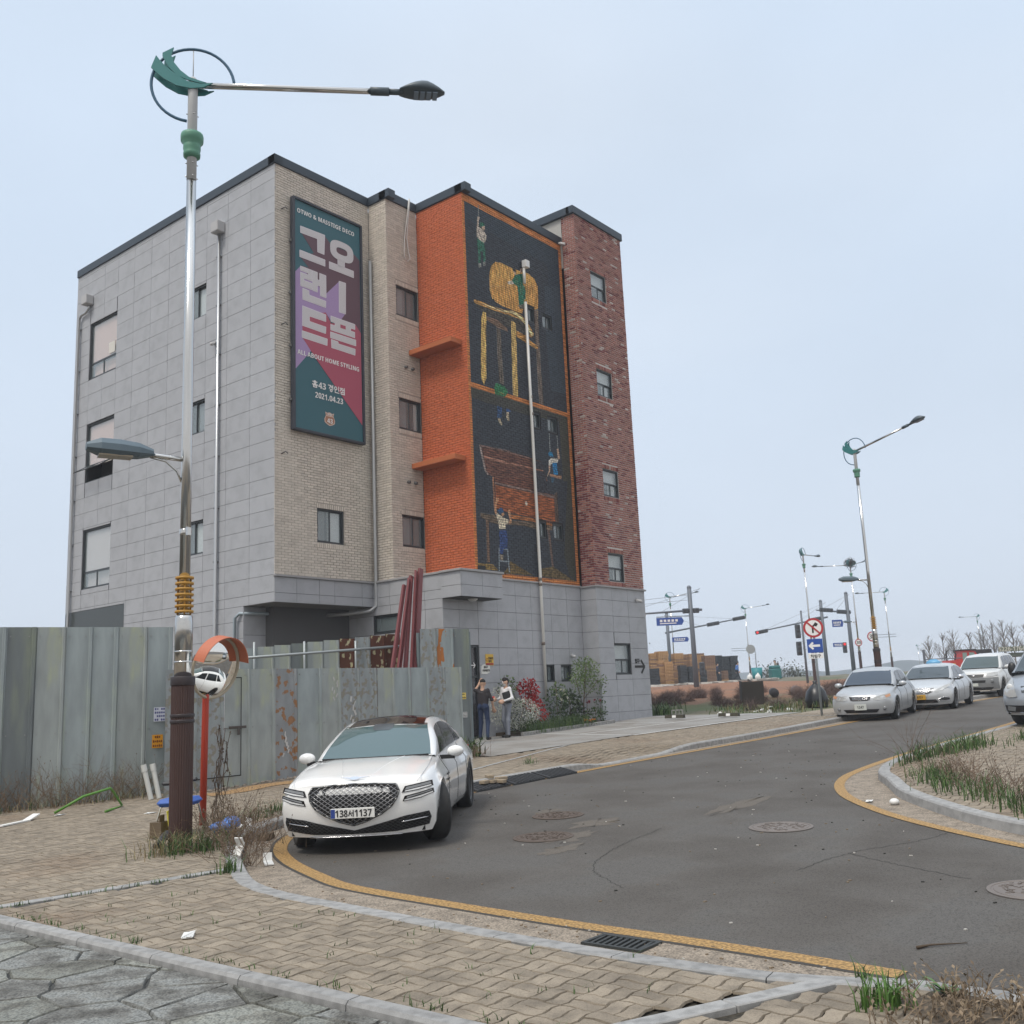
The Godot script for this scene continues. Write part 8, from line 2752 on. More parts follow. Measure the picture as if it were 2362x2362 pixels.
func person(label: String,at: Vector3,turn: float,pose: Dictionary,cell := .016) -> Node3D:
	# local axes: x to the person's left, y up, z forward
	var o := thing("person",label,"person",at,turn)
	var P := {"hip": .90,"lean": 0.0,"lf": Vector3(.10,.06,.02),"rf": Vector3(-.10,.06,.0),"lk": Vector3(.105,.49,.05),"rk": Vector3(-.105,.49,.05),
		"le": Vector3(.25,1.12,-.03),"lw": Vector3(.27,.86,.06),"re": Vector3(-.25,1.12,-.03),"rw": Vector3(-.27,.86,.06),"head": Vector3(0,0,1),
		"top": Color(.02,.02,.022),"sleeve": Color(.02,.02,.022),"leg": Color(.02,.03,.08),"shoe": Color(.015,.015,.015),"hair": Color(.012,.010,.009),"skin": Color(.52,.33,.24),"cap": false,"mask": true,"short": false}
	P.merge(pose,true)
	var sk: Color = P.skin
	var ln: Vector3 = Vector3(0,0,P.lean)
	var pel := Vector3(0,.94,0)
	var chest := Vector3(0,1.27,.01) + ln*.7
	var neck := Vector3(0,1.45,0) + ln
	var hd := Vector3(0,1.60,.02) + ln*1.15
	var f: Vector3 = P.head
	var rt := Vector3.UP.cross(f).normalized()
	var b := []
	for k in [-1.0,1.0]:
		var kn: Vector3 = P.lk if k > 0 else P.rk
		var ft: Vector3 = P.lf if k > 0 else P.rf
		var hp := pel + Vector3(.085*k,-.03,0)
		b.append([hp,kn,.088,.060,P.leg]); b.append([kn,ft + Vector3(0,.05,-.01),.062,.048,P.leg])
		b.append([ft + Vector3(0,-.02,-.03),ft + Vector3(.015*k,-.025,.15),.042,.034,P.shoe])
		b.append([hp + Vector3(0,.02,-.03),hp + Vector3(-.02*k,.05,-.03),.085,.085,P.leg])
		var sh := chest + Vector3(.155*k,.13,-.01)
		var el: Vector3 = (P.le if k > 0 else P.re) + ln*.5
		var wr: Vector3 = (P.lw if k > 0 else P.rw) + ln*.3
		b.append([sh,el,.052,.042,P.sleeve])
		b.append([el,el.lerp(wr,.92),.040,.030,sk if P.short else P.sleeve])
		var d := (wr - el).normalized()
		b.append_array(hand_bones(wr,d,d.cross(Vector3(0,0,1)).normalized()*-k if absf(d.z) < .9 else Vector3(0,1,0),sk,1.0))
		b.append([chest + Vector3(.09*k,.09,-.01),sh,.075,.055,P.top])
		b.append([chest + Vector3(.08*k,-.02,.0),pel + Vector3(.07*k,.12,0),.098,.092,P.top])
	b.append([chest + Vector3(0,.03,0),pel + Vector3(0,.10,0),.11,.10,P.top])
	b.append([neck + Vector3(0,-.06,0),hd + Vector3(0,-.04,-.015),.055,.050,sk])
	b.append([hd + f*-.012 + Vector3(0,.03,0),hd + f*.01 + Vector3(0,-.005,0),.082,.076,sk])       # skull
	b.append([hd + f*.03 + Vector3(0,-.05,0),hd + f*.045 + Vector3(0,-.085,0),.052,.034,P.maskc if P.has("maskc") else sk])   # jaw, covered by a mask
	b.append([hd + f*.088 + Vector3(0,.005,0),hd + f*.098 + Vector3(0,-.025,0),.012,.016,P.maskc if P.has("maskc") else sk])   # nose
	for k in [-1.0,1.0]:
		b.append([hd + rt*.078*k + Vector3(0,.01,0),hd + rt*.082*k + Vector3(0,-.02,0),.014,.011,sk])
		b.append([hd + rt*.03*k + f*.076 + Vector3(0,.022,0),hd + rt*.034*k + f*.075 + Vector3(0,.022,0),.009,.009,Color(.02,.015,.012)])
	figure(o,b,cell)
	var hs := []
	if P.cap:
		hs.append([hd + f*-.01 + Vector3(0,.055,0),hd + f*.01 + Vector3(0,.05,0),.086,.084,P.hair])
		hs.append([hd + f*.06 + Vector3(0,.055,0) - rt*.04,hd + f*.15 + Vector3(0,.04,0) - rt*.02,.02,.014,P.hair])
		hs.append([hd + f*.06 + Vector3(0,.055,0) + rt*.04,hd + f*.15 + Vector3(0,.04,0) + rt*.02,.02,.014,P.hair])
	else:
		hs.append([hd + f*-.03 + Vector3(0,.045,0),hd + f*.015 + Vector3(0,.062,0),.087,.078,P.hair])
		hs.append([hd + f*-.045 + Vector3(0,-.02,0),hd + f*-.04 + Vector3(0,.03,0),.066,.074,P.hair])
		hs.append([hd + f*.05 + Vector3(0,.085,0),hd + f*.06 + Vector3(0,.07,0) + rt*.03,.036,.03,P.hair])
	figure(o,hs,cell*.9,"cap" if P.cap else "hair")
	return o

func make_people() -> void:
	var lot := .135
	var white := Color(.62,.62,.62)
	person("man in dark top, navy trousers and black cap with one arm raised",on(22.02,-19.1,lot),1.9,
		{"top": Color(.025,.022,.024),"sleeve": Color(.025,.022,.024),"leg": Color(.018,.032,.085),"cap": true,"maskc": white,"hair": Color(.015,.014,.014),"head": Vector3(.25,0,1).normalized(),
		"le": Vector3(.30,1.42,.16),"lw": Vector3(.22,1.62,.33),"re": Vector3(-.27,1.12,.02),"rw": Vector3(-.26,.88,.14),"lf": Vector3(.14,.06,.05),"rf": Vector3(-.14,.06,-.08),"short": true})
	var o := person("man in white shirt and grey trousers holding a black folder by the flower bed",on(22.78,-18.85,lot),-1.75,
		{"top": Color(.72,.72,.74),"sleeve": Color(.70,.70,.72),"leg": Color(.20,.22,.27),"maskc": white,"head": Vector3(0,-.05,1).normalized(),
		"le": Vector3(.27,1.12,.0),"lw": Vector3(.15,1.06,.22),"re": Vector3(-.26,1.12,.02),"rw": Vector3(-.17,1.10,.26),"lf": Vector3(.10,.06,.06),"rf": Vector3(-.11,.06,-.06)})
	var fo := Shape.new()
	fo.bevel_box(Vector3.ZERO,Vector3(.24,.32,.02),.005)
	var fold := tag(obj("folder",fo,mat("folder_black",lin(.015,.015,.017),.5)),"black folder held under the arm of the man in the white shirt","folder")
	fold.transform = o.transform*Transform3D(Basis(Vector3.UP,1.2)*Basis(Vector3.BACK,.25),Vector3(.20,1.16,.14))
	var cu := Shape.new(true)
	cu.lathe([Vector2(.03,-.06),Vector2(.04,.06),Vector2(.036,.06),Vector2(.03,-.05)],12)
	var cup := tag(obj("cup",cu,mat("cup_red",lin(.45,.03,.03),.5)),"red cup in the hand of the man in the white shirt","cup")
	cup.transform = o.transform*Transform3D(Basis.IDENTITY,Vector3(-.16,1.14,.36))
	var bt := Shape.new(true)
	bt.lathe([Vector2(.185,.985),Vector2(.19,.99),Vector2(.19,1.015),Vector2(.185,1.02)],20,Vector3.ZERO,Basis.from_scale(Vector3(1,1,.62)))
	obj("belt",bt,mat("belt_black",lin(.012,.012,.012),.4),o)
	var walk := {"lf": Vector3(.09,.08,.34),"lk": Vector3(.10,.50,.20),"rf": Vector3(-.09,.12,-.36),"rk": Vector3(-.10,.48,-.04),"lean": .08}
	person("person in a dark blue coat standing in front of the brown pallets",field(85.4,-44.6),.7,{"top": Color(.02,.03,.065),"sleeve": Color(.02,.03,.065),"leg": Color(.015,.018,.03),"maskc": white},.028)
	person("person in a bright blue jacket walking right of the dark pallets",field(86.6,-43.2),.9,walk.merged({"top": Color(.06,.16,.40),"sleeve": Color(.06,.16,.40),"leg": Color(.015,.018,.025)}),.028)
	var w2 := person("person in a tan jacket with a backpack walking left across the field",field(89.9,-40.7),-2.45,walk.merged({"top": Color(.26,.24,.20),"sleeve": Color(.26,.24,.20),"leg": Color(.03,.028,.028)}),.028)
	var bp := Shape.new(true)
	bp.ball(Vector3(0,1.28,-.16),Vector3(.16,.24,.12),10,6)
	obj("backpack",bp,mat("backpack_dark",lin(.05,.045,.045),.8),w2)

# ---------------------------------------------------------------- plants
func leaves(s: Shape,c: Vector3,r: Vector3,n: int,l: float,w: float,cols: Array,hollow := .45) -> void:
	for k in n:
		var v := Vector3(R.randfn(),R.randfn(),R.randfn()).normalized()*lerpf(hollow,1.0,pow(R.randf(),.6))
		var d := (v + Vector3(R.randfn(),R.randfn(),R.randfn())*.7).normalized()
		var cc: Color = cols[R.randi() % cols.size()]
		var m := R.randf_range(.75,1.25)
		s.col = Color(cc.r*m,cc.g*m,cc.b*m)
		s.leaf(c + v*r,d,Vector3(R.randfn(),R.randfn() + .6,R.randfn()).normalized(),l*R.randf_range(.7,1.3),w*R.randf_range(.7,1.3))

func plant(called: String,label: String,kind: String,at: Vector3,clumps: Array,stems: Array,group := "") -> Node3D:
	var o := thing(called,label,kind,at,0.0,group)
	var leafm := tint(mat("leaf",Color.WHITE,.75))
	leafm.backlight_enabled = true; leafm.backlight = Color(.25,.3,.12)
	var s := Shape.new()
	for c in clumps: leaves(s,c[0],c[1],c[2],c[3],c[4],c[5],c[6] if c.size() > 6 else .45)
	obj("foliage",s,leafm,o)
	if stems.size():
		var t := Shape.new(true)
		for q in stems: t.tube(q[0],q[1],5)
		obj("stem",t,mat("stem_brown",lin(.10,.075,.05),.9),o)
	return o

func flowers(o: Node3D,list: Array,r: float,m: Material,called := "flower") -> void:
	for p in list:
		var s := Shape.new()
		for k in 14:
			var d := Vector3(R.randfn(),R.randfn()*.6 + .3,R.randfn()).normalized()
			s.leaf(p,d,Vector3.UP.slerp(d,.3),r,r*.9)
		obj(called,s,m,o)

func make_flower_bed() -> void:
	var greens := [Color(.045,.085,.03),Color(.06,.11,.035),Color(.035,.065,.025)]
	var light := [Color(.11,.17,.05),Color(.09,.15,.045),Color(.14,.19,.07)]
	var z := -19.25
	var bd := Shape.new()
	bd.box(Vector3(25.7,g(25.7) + .16,-19.2),Vector3(4.8,.14,1.1),Basis(Vector3.BACK,.029))
	ground_piece("flower_bed_soil",bd,mat("bed_soil",lin(.06,.045,.032),.95))
	var k := Shape.new()
	for i in 9: k.bevel_box(on(23.45 + i*.55,-18.64,.17),Vector3(.53,.14,.1),.01,Basis(Vector3.BACK,.029))
	tag(obj("bed_edging",k,mat("kerb_2",lin(.32,.32,.31),.8)),"low stone edging along the front of the flower bed","edging")
	var y := func(x: float) -> float: return g(x) + .2
	# white spirea
	var o := plant("white_spirea","bush covered in tiny white blossom behind the man in the white shirt","bush",Vector3(23.7,y.call(23.7),z),[[Vector3(.1,.5,0),Vector3(.75,.5,.4),700,.06,.03,greens]],[[[Vector3.ZERO,Vector3(-.5,.9,0),Vector3(-.9,1.3,0)],.012],[[Vector3.ZERO,Vector3(.3,.8,.1)],.012]])
	var b := Shape.new()
	leaves(b,Vector3(.15,.55,.05),Vector3(.8,.48,.45),2600,.035,.03,[Color(.62,.62,.55),Color(.5,.52,.42),Color(.68,.68,.62)],.6)
	leaves(b,Vector3(-.85,.8,0),Vector3(.28,.65,.25),700,.035,.03,[Color(.62,.62,.55),Color(.5,.52,.42)],.3)
	obj("blossom",b,tint(mat("petal",Color.WHITE,.8)),o)
	# tall green shrub behind, red-leaved maple
	plant("green_shrub","slender green shrub against the granite behind the white blossom","shrub",Vector3(23.55,y.call(23.5),-19.5),[[Vector3(.1,1.35,0),Vector3(.4,.35,.2),160,.09,.045,light]],[[[Vector3.ZERO,Vector3(.05,.8,0),Vector3(.1,1.6,0)],.012],[[Vector3(0,.6,0),Vector3(.35,1.5,0)],.008]])
	plant("red_maple","small maple with bright red leaves beside the wall flue","tree",Vector3(24.75,y.call(24.7),-19.3),[[Vector3(-.3,1.25,0),Vector3(.48,.32,.3),330,.10,.06,[Color(.36,.018,.022),Color(.28,.012,.02),Color(.44,.03,.03)],.2],[Vector3(-.25,.85,.05),Vector3(.4,.25,.25),220,.10,.06,[Color(.36,.018,.022),Color(.44,.03,.03)],.2],[Vector3(.15,.48,.1),Vector3(.28,.3,.2),130,.09,.05,[Color(.42,.03,.025)],.2]],[[[Vector3(.05,0,0),Vector3(0,.6,0),Vector3(-.3,1.4,0)],.018],[[Vector3(0,.5,0),Vector3(.3,.8,.05)],.01]])
	# white roses, dark shrubs
	var w := plant("rose_bush","rose bush with pale white roses in the middle of the flower bed","bush",Vector3(25.8,y.call(25.8),z),[[Vector3(0,.75,0),Vector3(.5,.55,.35),420,.085,.05,greens],[Vector3(.1,1.15,0),Vector3(.25,.3,.2),120,.085,.05,light]],[[[Vector3.ZERO,Vector3(0,1.3,0)],.014],[[Vector3.ZERO,Vector3(.3,.9,0)],.01]])
	flowers(w,[Vector3(-.25,1.0,.2),Vector3(-.05,1.15,.22),Vector3(.1,1.0,.25),Vector3(.2,1.12,.15),Vector3(-.15,.85,.3),Vector3(.3,.9,.2)],.06,mat("rose_white",lin(.66,.65,.56),.7))
	plant("dark_shrub","dark leafy shrub right of the pale roses","shrub",Vector3(26.5,y.call(26.5),z),[[Vector3(0,.62,0),Vector3(.45,.5,.35),420,.11,.06,[Color(.03,.05,.025),Color(.045,.075,.03)]],[Vector3(.3,.35,.1),Vector3(.25,.35,.2),160,.12,.06,[Color(.022,.032,.022)]]],[[[Vector3.ZERO,Vector3(0,.9,0)],.015]])
	# young tree
	plant("young_tree","young light-green tree in the corner between mural front and brick tower","tree",Vector3(27.4,y.call(27.4),-19.15),[[Vector3(-.05,1.75,0),Vector3(.62,.42,.4),620,.085,.038,light,.2],[Vector3(-.75,1.5,.1),Vector3(.35,.3,.25),150,.085,.038,light,.2],[Vector3(.5,1.25,.1),Vector3(.4,.4,.3),220,.085,.038,light,.2],[Vector3(-.2,1.2,0),Vector3(.5,.3,.3),180,.085,.038,light,.2]],[[[Vector3(-.3,0,0),Vector3(-.25,.7,0),Vector3(0,1.9,0)],.022],[[Vector3(-.28,.5,0),Vector3(-.8,1.5,.1)],.012],[[Vector3(-.2,.8,0),Vector3(.5,1.4,.1)],.012]])
	# red roses and marigolds
	var r := plant("red_rose","thin rose stems with dark red roses by the tower corner","bush",Vector3(27.4,y.call(27.4),-18.9),[[Vector3(0,.25,0),Vector3(.6,.25,.25),260,.09,.045,greens],[Vector3(.35,.5,0),Vector3(.25,.3,.2),60,.09,.045,greens]],[[[Vector3(-.4,0,0),Vector3(-.42,.62,0)],.007],[[Vector3(.05,0,0),Vector3(.03,.68,0)],.007],[[Vector3(.3,0,0),Vector3(.36,.66,0)],.007]])
	flowers(r,[Vector3(-.42,.66,0),Vector3(-.36,.68,.05),Vector3(.03,.72,0),Vector3(.36,.70,0)],.075,mat("rose_red",lin(.22,.012,.022),.7))
	var m := plant("marigolds","patch of orange marigolds at the front of the flower bed","flowers",Vector3(26.75,y.call(26.75) - .05,-18.72),[[Vector3(0,.08,0),Vector3(.4,.1,.14),160,.06,.03,greens]],[])
	var fl := []
	for i in 16: fl.append(Vector3(R.randf_range(-.36,.36),R.randf_range(.12,.2),R.randf_range(-.08,.1)))
	flowers(m,fl,.05,mat("marigold",lin(.62,.25,.015),.7))
	# low green along the front
	for q in [[24.0,.55,"low dark green plants under the white blossom"],[24.95,.5,"feathery green weeds at the foot of the red maple"],[25.75,.5,"low green plants before the pale roses"],[26.35,.4,"bright grassy clump left of the marigolds"]]:
		var p := thing("low_plants",q[2],"plant",Vector3(q[0],y.call(q[0]) - .03,-18.85))
		var s := Shape.new()
		for i in 330:
			var cc: Color = greens[R.randi() % 3] if R.randf() < .75 else light[R.randi() % 3]
			s.col = cc
			s.blade(Vector3(R.randfn()*q[1]*.5,0,R.randfn()*.16),Vector3(R.randfn(),0,R.randfn())*.3,R.randf_range(.15,.48),.014)
		leaves(s,Vector3(0,.18,0),Vector3(q[1],.18,.22),200,.07,.035,greens)
		obj("foliage",s,tint(mat("leaf",Color.WHITE,.75)),p)

func grass(called: String,label: String,kind: String,spots: Array,cols: Array,hmin: float,hmax: float,w: float,lean := .5,as_stuff := false) -> void:   # spots: [x, z, radius x, radius z, blades, height above the road]
	var s := Shape.new()
	var o: Node3D
	var first: Array = spots[0]
	var at := on(first[0],first[1],first[5])
	for q in spots:
		for i in q[4]:
			var x: float = q[0] + R.randfn()*q[2]*.5
			var zz: float = q[1] + R.randfn()*q[3]*.5
			var cc: Color = cols[R.randi() % cols.size()]
			var m := R.randf_range(.7,1.3)
			s.col = Color(cc.r*m,cc.g*m,cc.b*m)
			s.blade(on(x,zz,q[5]) - at,Vector3(R.randfn(),0,R.randfn())*lean,R.randf_range(hmin,hmax),w)
	o = obj(called,s,tint(mat("leaf",Color.WHITE,.75)),null,at)
	if as_stuff: stuff(o); o.set_meta("label",label)
	else: tag(o,label,kind)

func twigs(called: String,label: String,spots: Array,col: Color,reach: float) -> void:   # dead stalks: [x, z, radius x, radius z, number, height above the road]
	var s := Shape.new()
	var at := on(spots[0][0],spots[0][1],spots[0][5])
	for q in spots:
		for i in q[4]:
			var p := on(q[0] + R.randfn()*q[2]*.5,q[1] + R.randfn()*q[3]*.5,q[5]) - at
			var d := Vector3(R.randfn()*.5,R.randf_range(.35,1),R.randfn()*.5).normalized()
			var l := reach*R.randf_range(.4,1.2)
			var m := R.randf_range(.7,1.3)
			s.col = Color(col.r*m,col.g*m,col.b*m)
			var e := p + d*l
			s.tube([p,p + d*l*.5 + Vector3(0,l*.05,0),e],[.004,.003,.0015],3,false)
			for j in 3:
				var f := (d + Vector3(R.randfn(),R.randfn(),R.randfn())*.8).normalized()
				var t := p.lerp(e,R.randf_range(.3,.9))
				s.tube([t,t + f*l*.35],[.0025,.001],3,false)
				if R.randf() < .5: s.leaf(t + f*l*.35,f,Vector3.UP,.03,.02)
	var o := obj(called,s,tint(mat("dead_stalk",Color.WHITE,.9)),null,at)
	stuff(o)
	o.set_meta("label",label)

func make_weeds() -> void:
	var gr := [Color(.05,.10,.025),Color(.075,.13,.035),Color(.04,.075,.02)]
	var dry := [Color(.30,.24,.13),Color(.22,.17,.09),Color(.36,.30,.17)]
	# along the left hoarding
	var sp := []
	for k in 13: sp.append([5.9 + k*.38,-19.05 + k*.122,.5,.35,34,.12])
	twigs("dry_weeds","tangle of dry brown weeds along the foot of the left hoarding",sp,Color(.17,.115,.07),.75)
	sp = sp.map(func(q): return [q[0],q[1],q[2],q[3],30,q[5]])
	grass("weed_fringe","green and straw weeds along the foot of the left hoarding","weeds",sp,gr + dry,.05,.25,.012,.6,true)
	# round the lamp
	twigs("dry_weeds","dry stalks heaped behind the kerb beside the lamp sleeve",[[7.75,-11.0,.7,.6,90,.12],[7.4,-10.45,.5,.5,90,.1],[8.55,-12.2,.7,.5,60,.12],[7.0,-9.75,.25,.4,50,.03]],Color(.15,.105,.07),.5)
	grass("grass_clump","straw and green grass clump at the foot of the brown lamp sleeve","grass",[[6.85,-10.75,.45,.25,130,.12],[7.15,-10.6,.5,.3,130,.12]],gr,.08,.3,.012,.7)
	grass("straw_clump","bleached straw in front of the lamp sleeve","grass",[[6.78,-10.85,.4,.25,120,.12]],dry,.1,.38,.01,.9)
	grass("grass_clump","green grass clump on the kerb right of the lamp weeds","grass",[[8.95,-12.35,.5,.2,110,.12]],gr,.06,.2,.014,.7)
	grass("grass_clump","green grass clump on the kerb left of the white car","grass",[[9.95,-12.75,.5,.2,130,.12]],gr,.06,.22,.014,.7)
	grass("grass_tuft","spiky green tuft where the granite strip meets the kerb","grass",[[6.3,-9.0,.12,.12,40,.12]],gr,.07,.2,.016,.9)
	# dead vine on the gate side of the mirror post
	var v := Shape.new(true)
	var va := on(8.72,-12.72,.12)
	for k in 9:
		var l := [Vector3(R.randf_range(-.05,.05),0,R.randf_range(-.05,.05))]
		for j in 7: l.append(l[-1] + Vector3(R.randf_range(-.06,.08),R.randf_range(.1,.26),R.randf_range(-.04,.04)))
		v.tube(l,.006,4)
		for j in range(1,8):
			for t in 3: v.leaf(l[j],Vector3(R.randfn(),R.randfn(),R.randfn()).normalized(),Vector3.UP,.045,.03)
	tag(obj("dead_vine",v,mat("vine_brown",lin(.10,.07,.05),.9),null,va),"tall withered vine stalk beside the red mirror post","vine")
	# grass in the joints of the near pavement
	sp = []
	for k in 60:
		var t := R.randf()
		sp.append([4.13,lerpf(-9.4,-1.5,t),.05,.1,5,.12])
	for k in 26: sp.append([lerpf(4.2,6.3,R.randf()),0.0,.06,.03,5,.12])
	for k in range(60,86): sp[k][1] = -9.46 + (sp[k][0] - 4.1)*.15 + .03
	for k in 40: sp.append([R.randf_range(4.2,5.5),R.randf_range(-9,-3),.05,.05,3,.12])
	grass("joint_grass","small green weeds growing in the joints of the near pavement","grass",sp,gr,.015,.06,.008,.8,true)
	# island
	sp = []
	for k in 13: sp.append([lerpf(15.5,11.9,k/12.0),lerpf(-5.0,-2.6,pow(k/12.0,1.3)) + .25,.45,.3,34,.12])
	grass("island_grass","green weeds along the kerb of the corner island","weeds",sp,gr,.08,.30,.016,.6,true)
	twigs("dry_weeds","dry brown stalks behind the green weeds of the island",sp.map(func(q): return [q[0] + .2,q[1] + .25,.5,.4,22,.12]),Color(.15,.105,.075),.4)
	grass("island_grass","green weeds along the far edge of the corner island","weeds",[[17.4,-5.5,.8,.2,120,.12],[18.6,-5.35,.9,.3,200,.12],[19.8,-5.2,.9,.3,150,.12],[21.5,-4.6,1.6,.3,120,.12],[23.5,-3.6,1.6,.3,90,.12]],gr,.06,.34,.02,.6,true)
	twigs("dry_weeds","tall dead stalks at the tip of the island",[[17.2,-5.6,.15,.15,14,.12]],Color(.13,.09,.07),1.1)
	# plants in the foreground corner
	grass("grass_clump","fresh green weed clump on the blocks at the lower right","weed",[[5.36,-2.02,.15,.12,90,.12]],[Color(.08,.17,.03),Color(.06,.13,.025)],.08,.2,.012,.5)
	grass("grass_tuft","small seedling by the kerb left of the rosette","weed",[[5.78,-2.25,.05,.05,14,.12]],gr,.05,.12,.01,.5)
	var ro := thing("leafy_rosette","leafy green rosette against the kerb at the lower right","weed",on(5.70,-1.80,.12))
	for k in 22:
		var s := Shape.new(true)
		var a := R.randf()*TAU
		var d := Vector3(cos(a),0,sin(a))
		var l := R.randf_range(.08,.15)
		var up := R.randf_range(.3,1.1)
		var side := Vector3(-d.z,0,d.x)
		for j in 4:
			var f := func(t: float,w: float) -> Vector3: return d*l*t + Vector3.UP*(sin(t*2.2)*l*up*.6) + side*w*.014*sin(clampf(t*1.1 + .12,0,1)*PI) + Vector3.UP*absf(w)*.004
			s.quad(f.call(j/4.0,-1),f.call(j/4.0,1),f.call((j + 1)/4.0,1),f.call((j + 1)/4.0,-1))
		obj("leaf",s,[mat("rosette_a",lin(.06,.13,.03),.6),mat("rosette_b",lin(.09,.17,.05),.6)][k % 2],ro)
	twigs("leaf_litter","dead stalks and leaf litter on the soil at the lower right corner",[[5.45,-1.72,.5,.3,120,.12],[5.6,-1.45,.3,.4,90,.12]],Color(.20,.15,.10),.12)
	var so := Shape.new(true)
	var c0 := on(5.52,-1.62,.118)
	var ring := []
	for k in 24:
		var a := TAU*k/24
		ring.append(Vector3(cos(a)*(.30 + R.randf_range(-.05,.05)),.002,sin(a)*(.36 + R.randf_range(-.06,.06))))
	ring.reverse()
	for k in 24: so.tri(Vector3(0,.022,0),ring[k],ring[(k + 1) % 24])
	ground_piece("soil_patch",so,grain(mat("corner_soil",lin(.11,.085,.06),.95),noise_tex("soil",.03,.55,1.3),1.2)).position = c0
	# by the end of the hoarding
	var pa := thing("spiky_plant","dark spiky-leaved plant at the end of the hoarding","plant",on(17.65,-15.85,.12))
	var ps := Shape.new()
	for k in 90:
		ps.col = gr[R.randi() % 3]
		ps.blade(Vector3(R.randfn()*.2,0,R.randfn()*.2),Vector3(R.randfn(),0,R.randfn())*.9,R.randf_range(.25,.55),.04)
	obj("leaf_clump",ps,tint(mat("leaf",Color.WHITE,.75)),pa)
	twigs("dry_weeds","dead brown clump in front of the spiky plant",[[17.15,-15.5,.6,.35,110,.12]],Color(.20,.13,.10),.4)
	grass("grass_tuft","weed tuft by the driveway kerb","weed",[[16.3,-13.0,.3,.2,40,.12]],gr,.05,.2,.012,.8)
	grass("grass_tuft","green plants at the right foot of the brick tower","plant",[[32.3,-19.4,.6,.4,150,.1],[34.0,-20.2,.8,.6,100,.1]],gr,.1,.55,.04,.6)
	# brush on the bank
	var bs := Shape.new()
	for i in 60:
		var p := Vector3.ZERO
		var d := Vector3(R.randfn()*.7,R.randf_range(.2,1),R.randfn()*.7).normalized()
		var l := R.randf_range(.4,1.0)
		bs.tube([p + Vector3(R.randfn()*.3,0,R.randfn()*.3),p + d*l],[.012,.004],3,false)
		for j in 3: bs.tube([p + d*l*.5,p + d*l*.5 + Vector3(R.randfn(),R.randfn(),R.randfn()).normalized()*.4],[.008,.003],3,false)
	var bm := bs.done()
	var mm := MultiMesh.new()
	mm.transform_format = MultiMesh.TRANSFORM_3D
	mm.mesh = bm
	var tr := []
	for k in 150:
		var x: float; var zz: float
		if k < 45: x = R.randf_range(33.5,40); zz = -20.5 - R.randf_range(0,5.5) - (x - 33.5)*.3
		elif k < 85: x = R.randf_range(38,52); zz = -19.5 - R.randf_range(0,6.0) - (x - 40)*.35
		else: x = R.randf_range(36.5,60); zz = -15.0 - R.randf_range(0.3,5.0) - maxf(0.0,x - 45)*.15
		tr.append(Transform3D(Basis(Vector3.UP,R.randf()*TAU).scaled(Vector3.ONE*R.randf_range(.35,.75)),field(x,zz)))
	mm.instance_count = tr.size()
	for k in tr.size(): mm.set_instance_transform(k,tr[k])
	var mi := MultiMeshInstance3D.new()
	mi.name = "dead_brush"
	mi.multimesh = mm
	mi.material_override = mat("brush_brown",lin(.125,.085,.075),.95)
	mi.set_meta("label","low tangle of dead purple-brown brush on the bank behind the lot")
	add_child(mi)
	stuff(mi)
	sp = []
	for k in 40: sp.append([R.randf_range(32.5,45),R.randf_range(-18.5,-13.6),1.2,.5,40,.10])
	grass("bank_grass","patchy green and straw grass at the foot of the bank","grass",sp,gr + [Color(.20,.17,.08),Color(.16,.15,.06)],.06,.3,.03,.7,true)

# ---------------------------------------------------------------- things left lying about
func scrap(called: String,label: String,kind: String,s: Shape,m: Material,at: Vector3,b := Basis.IDENTITY,group := "") -> Node3D:
	return tag(obj(called,s,m,null,at,b),label,kind,group)

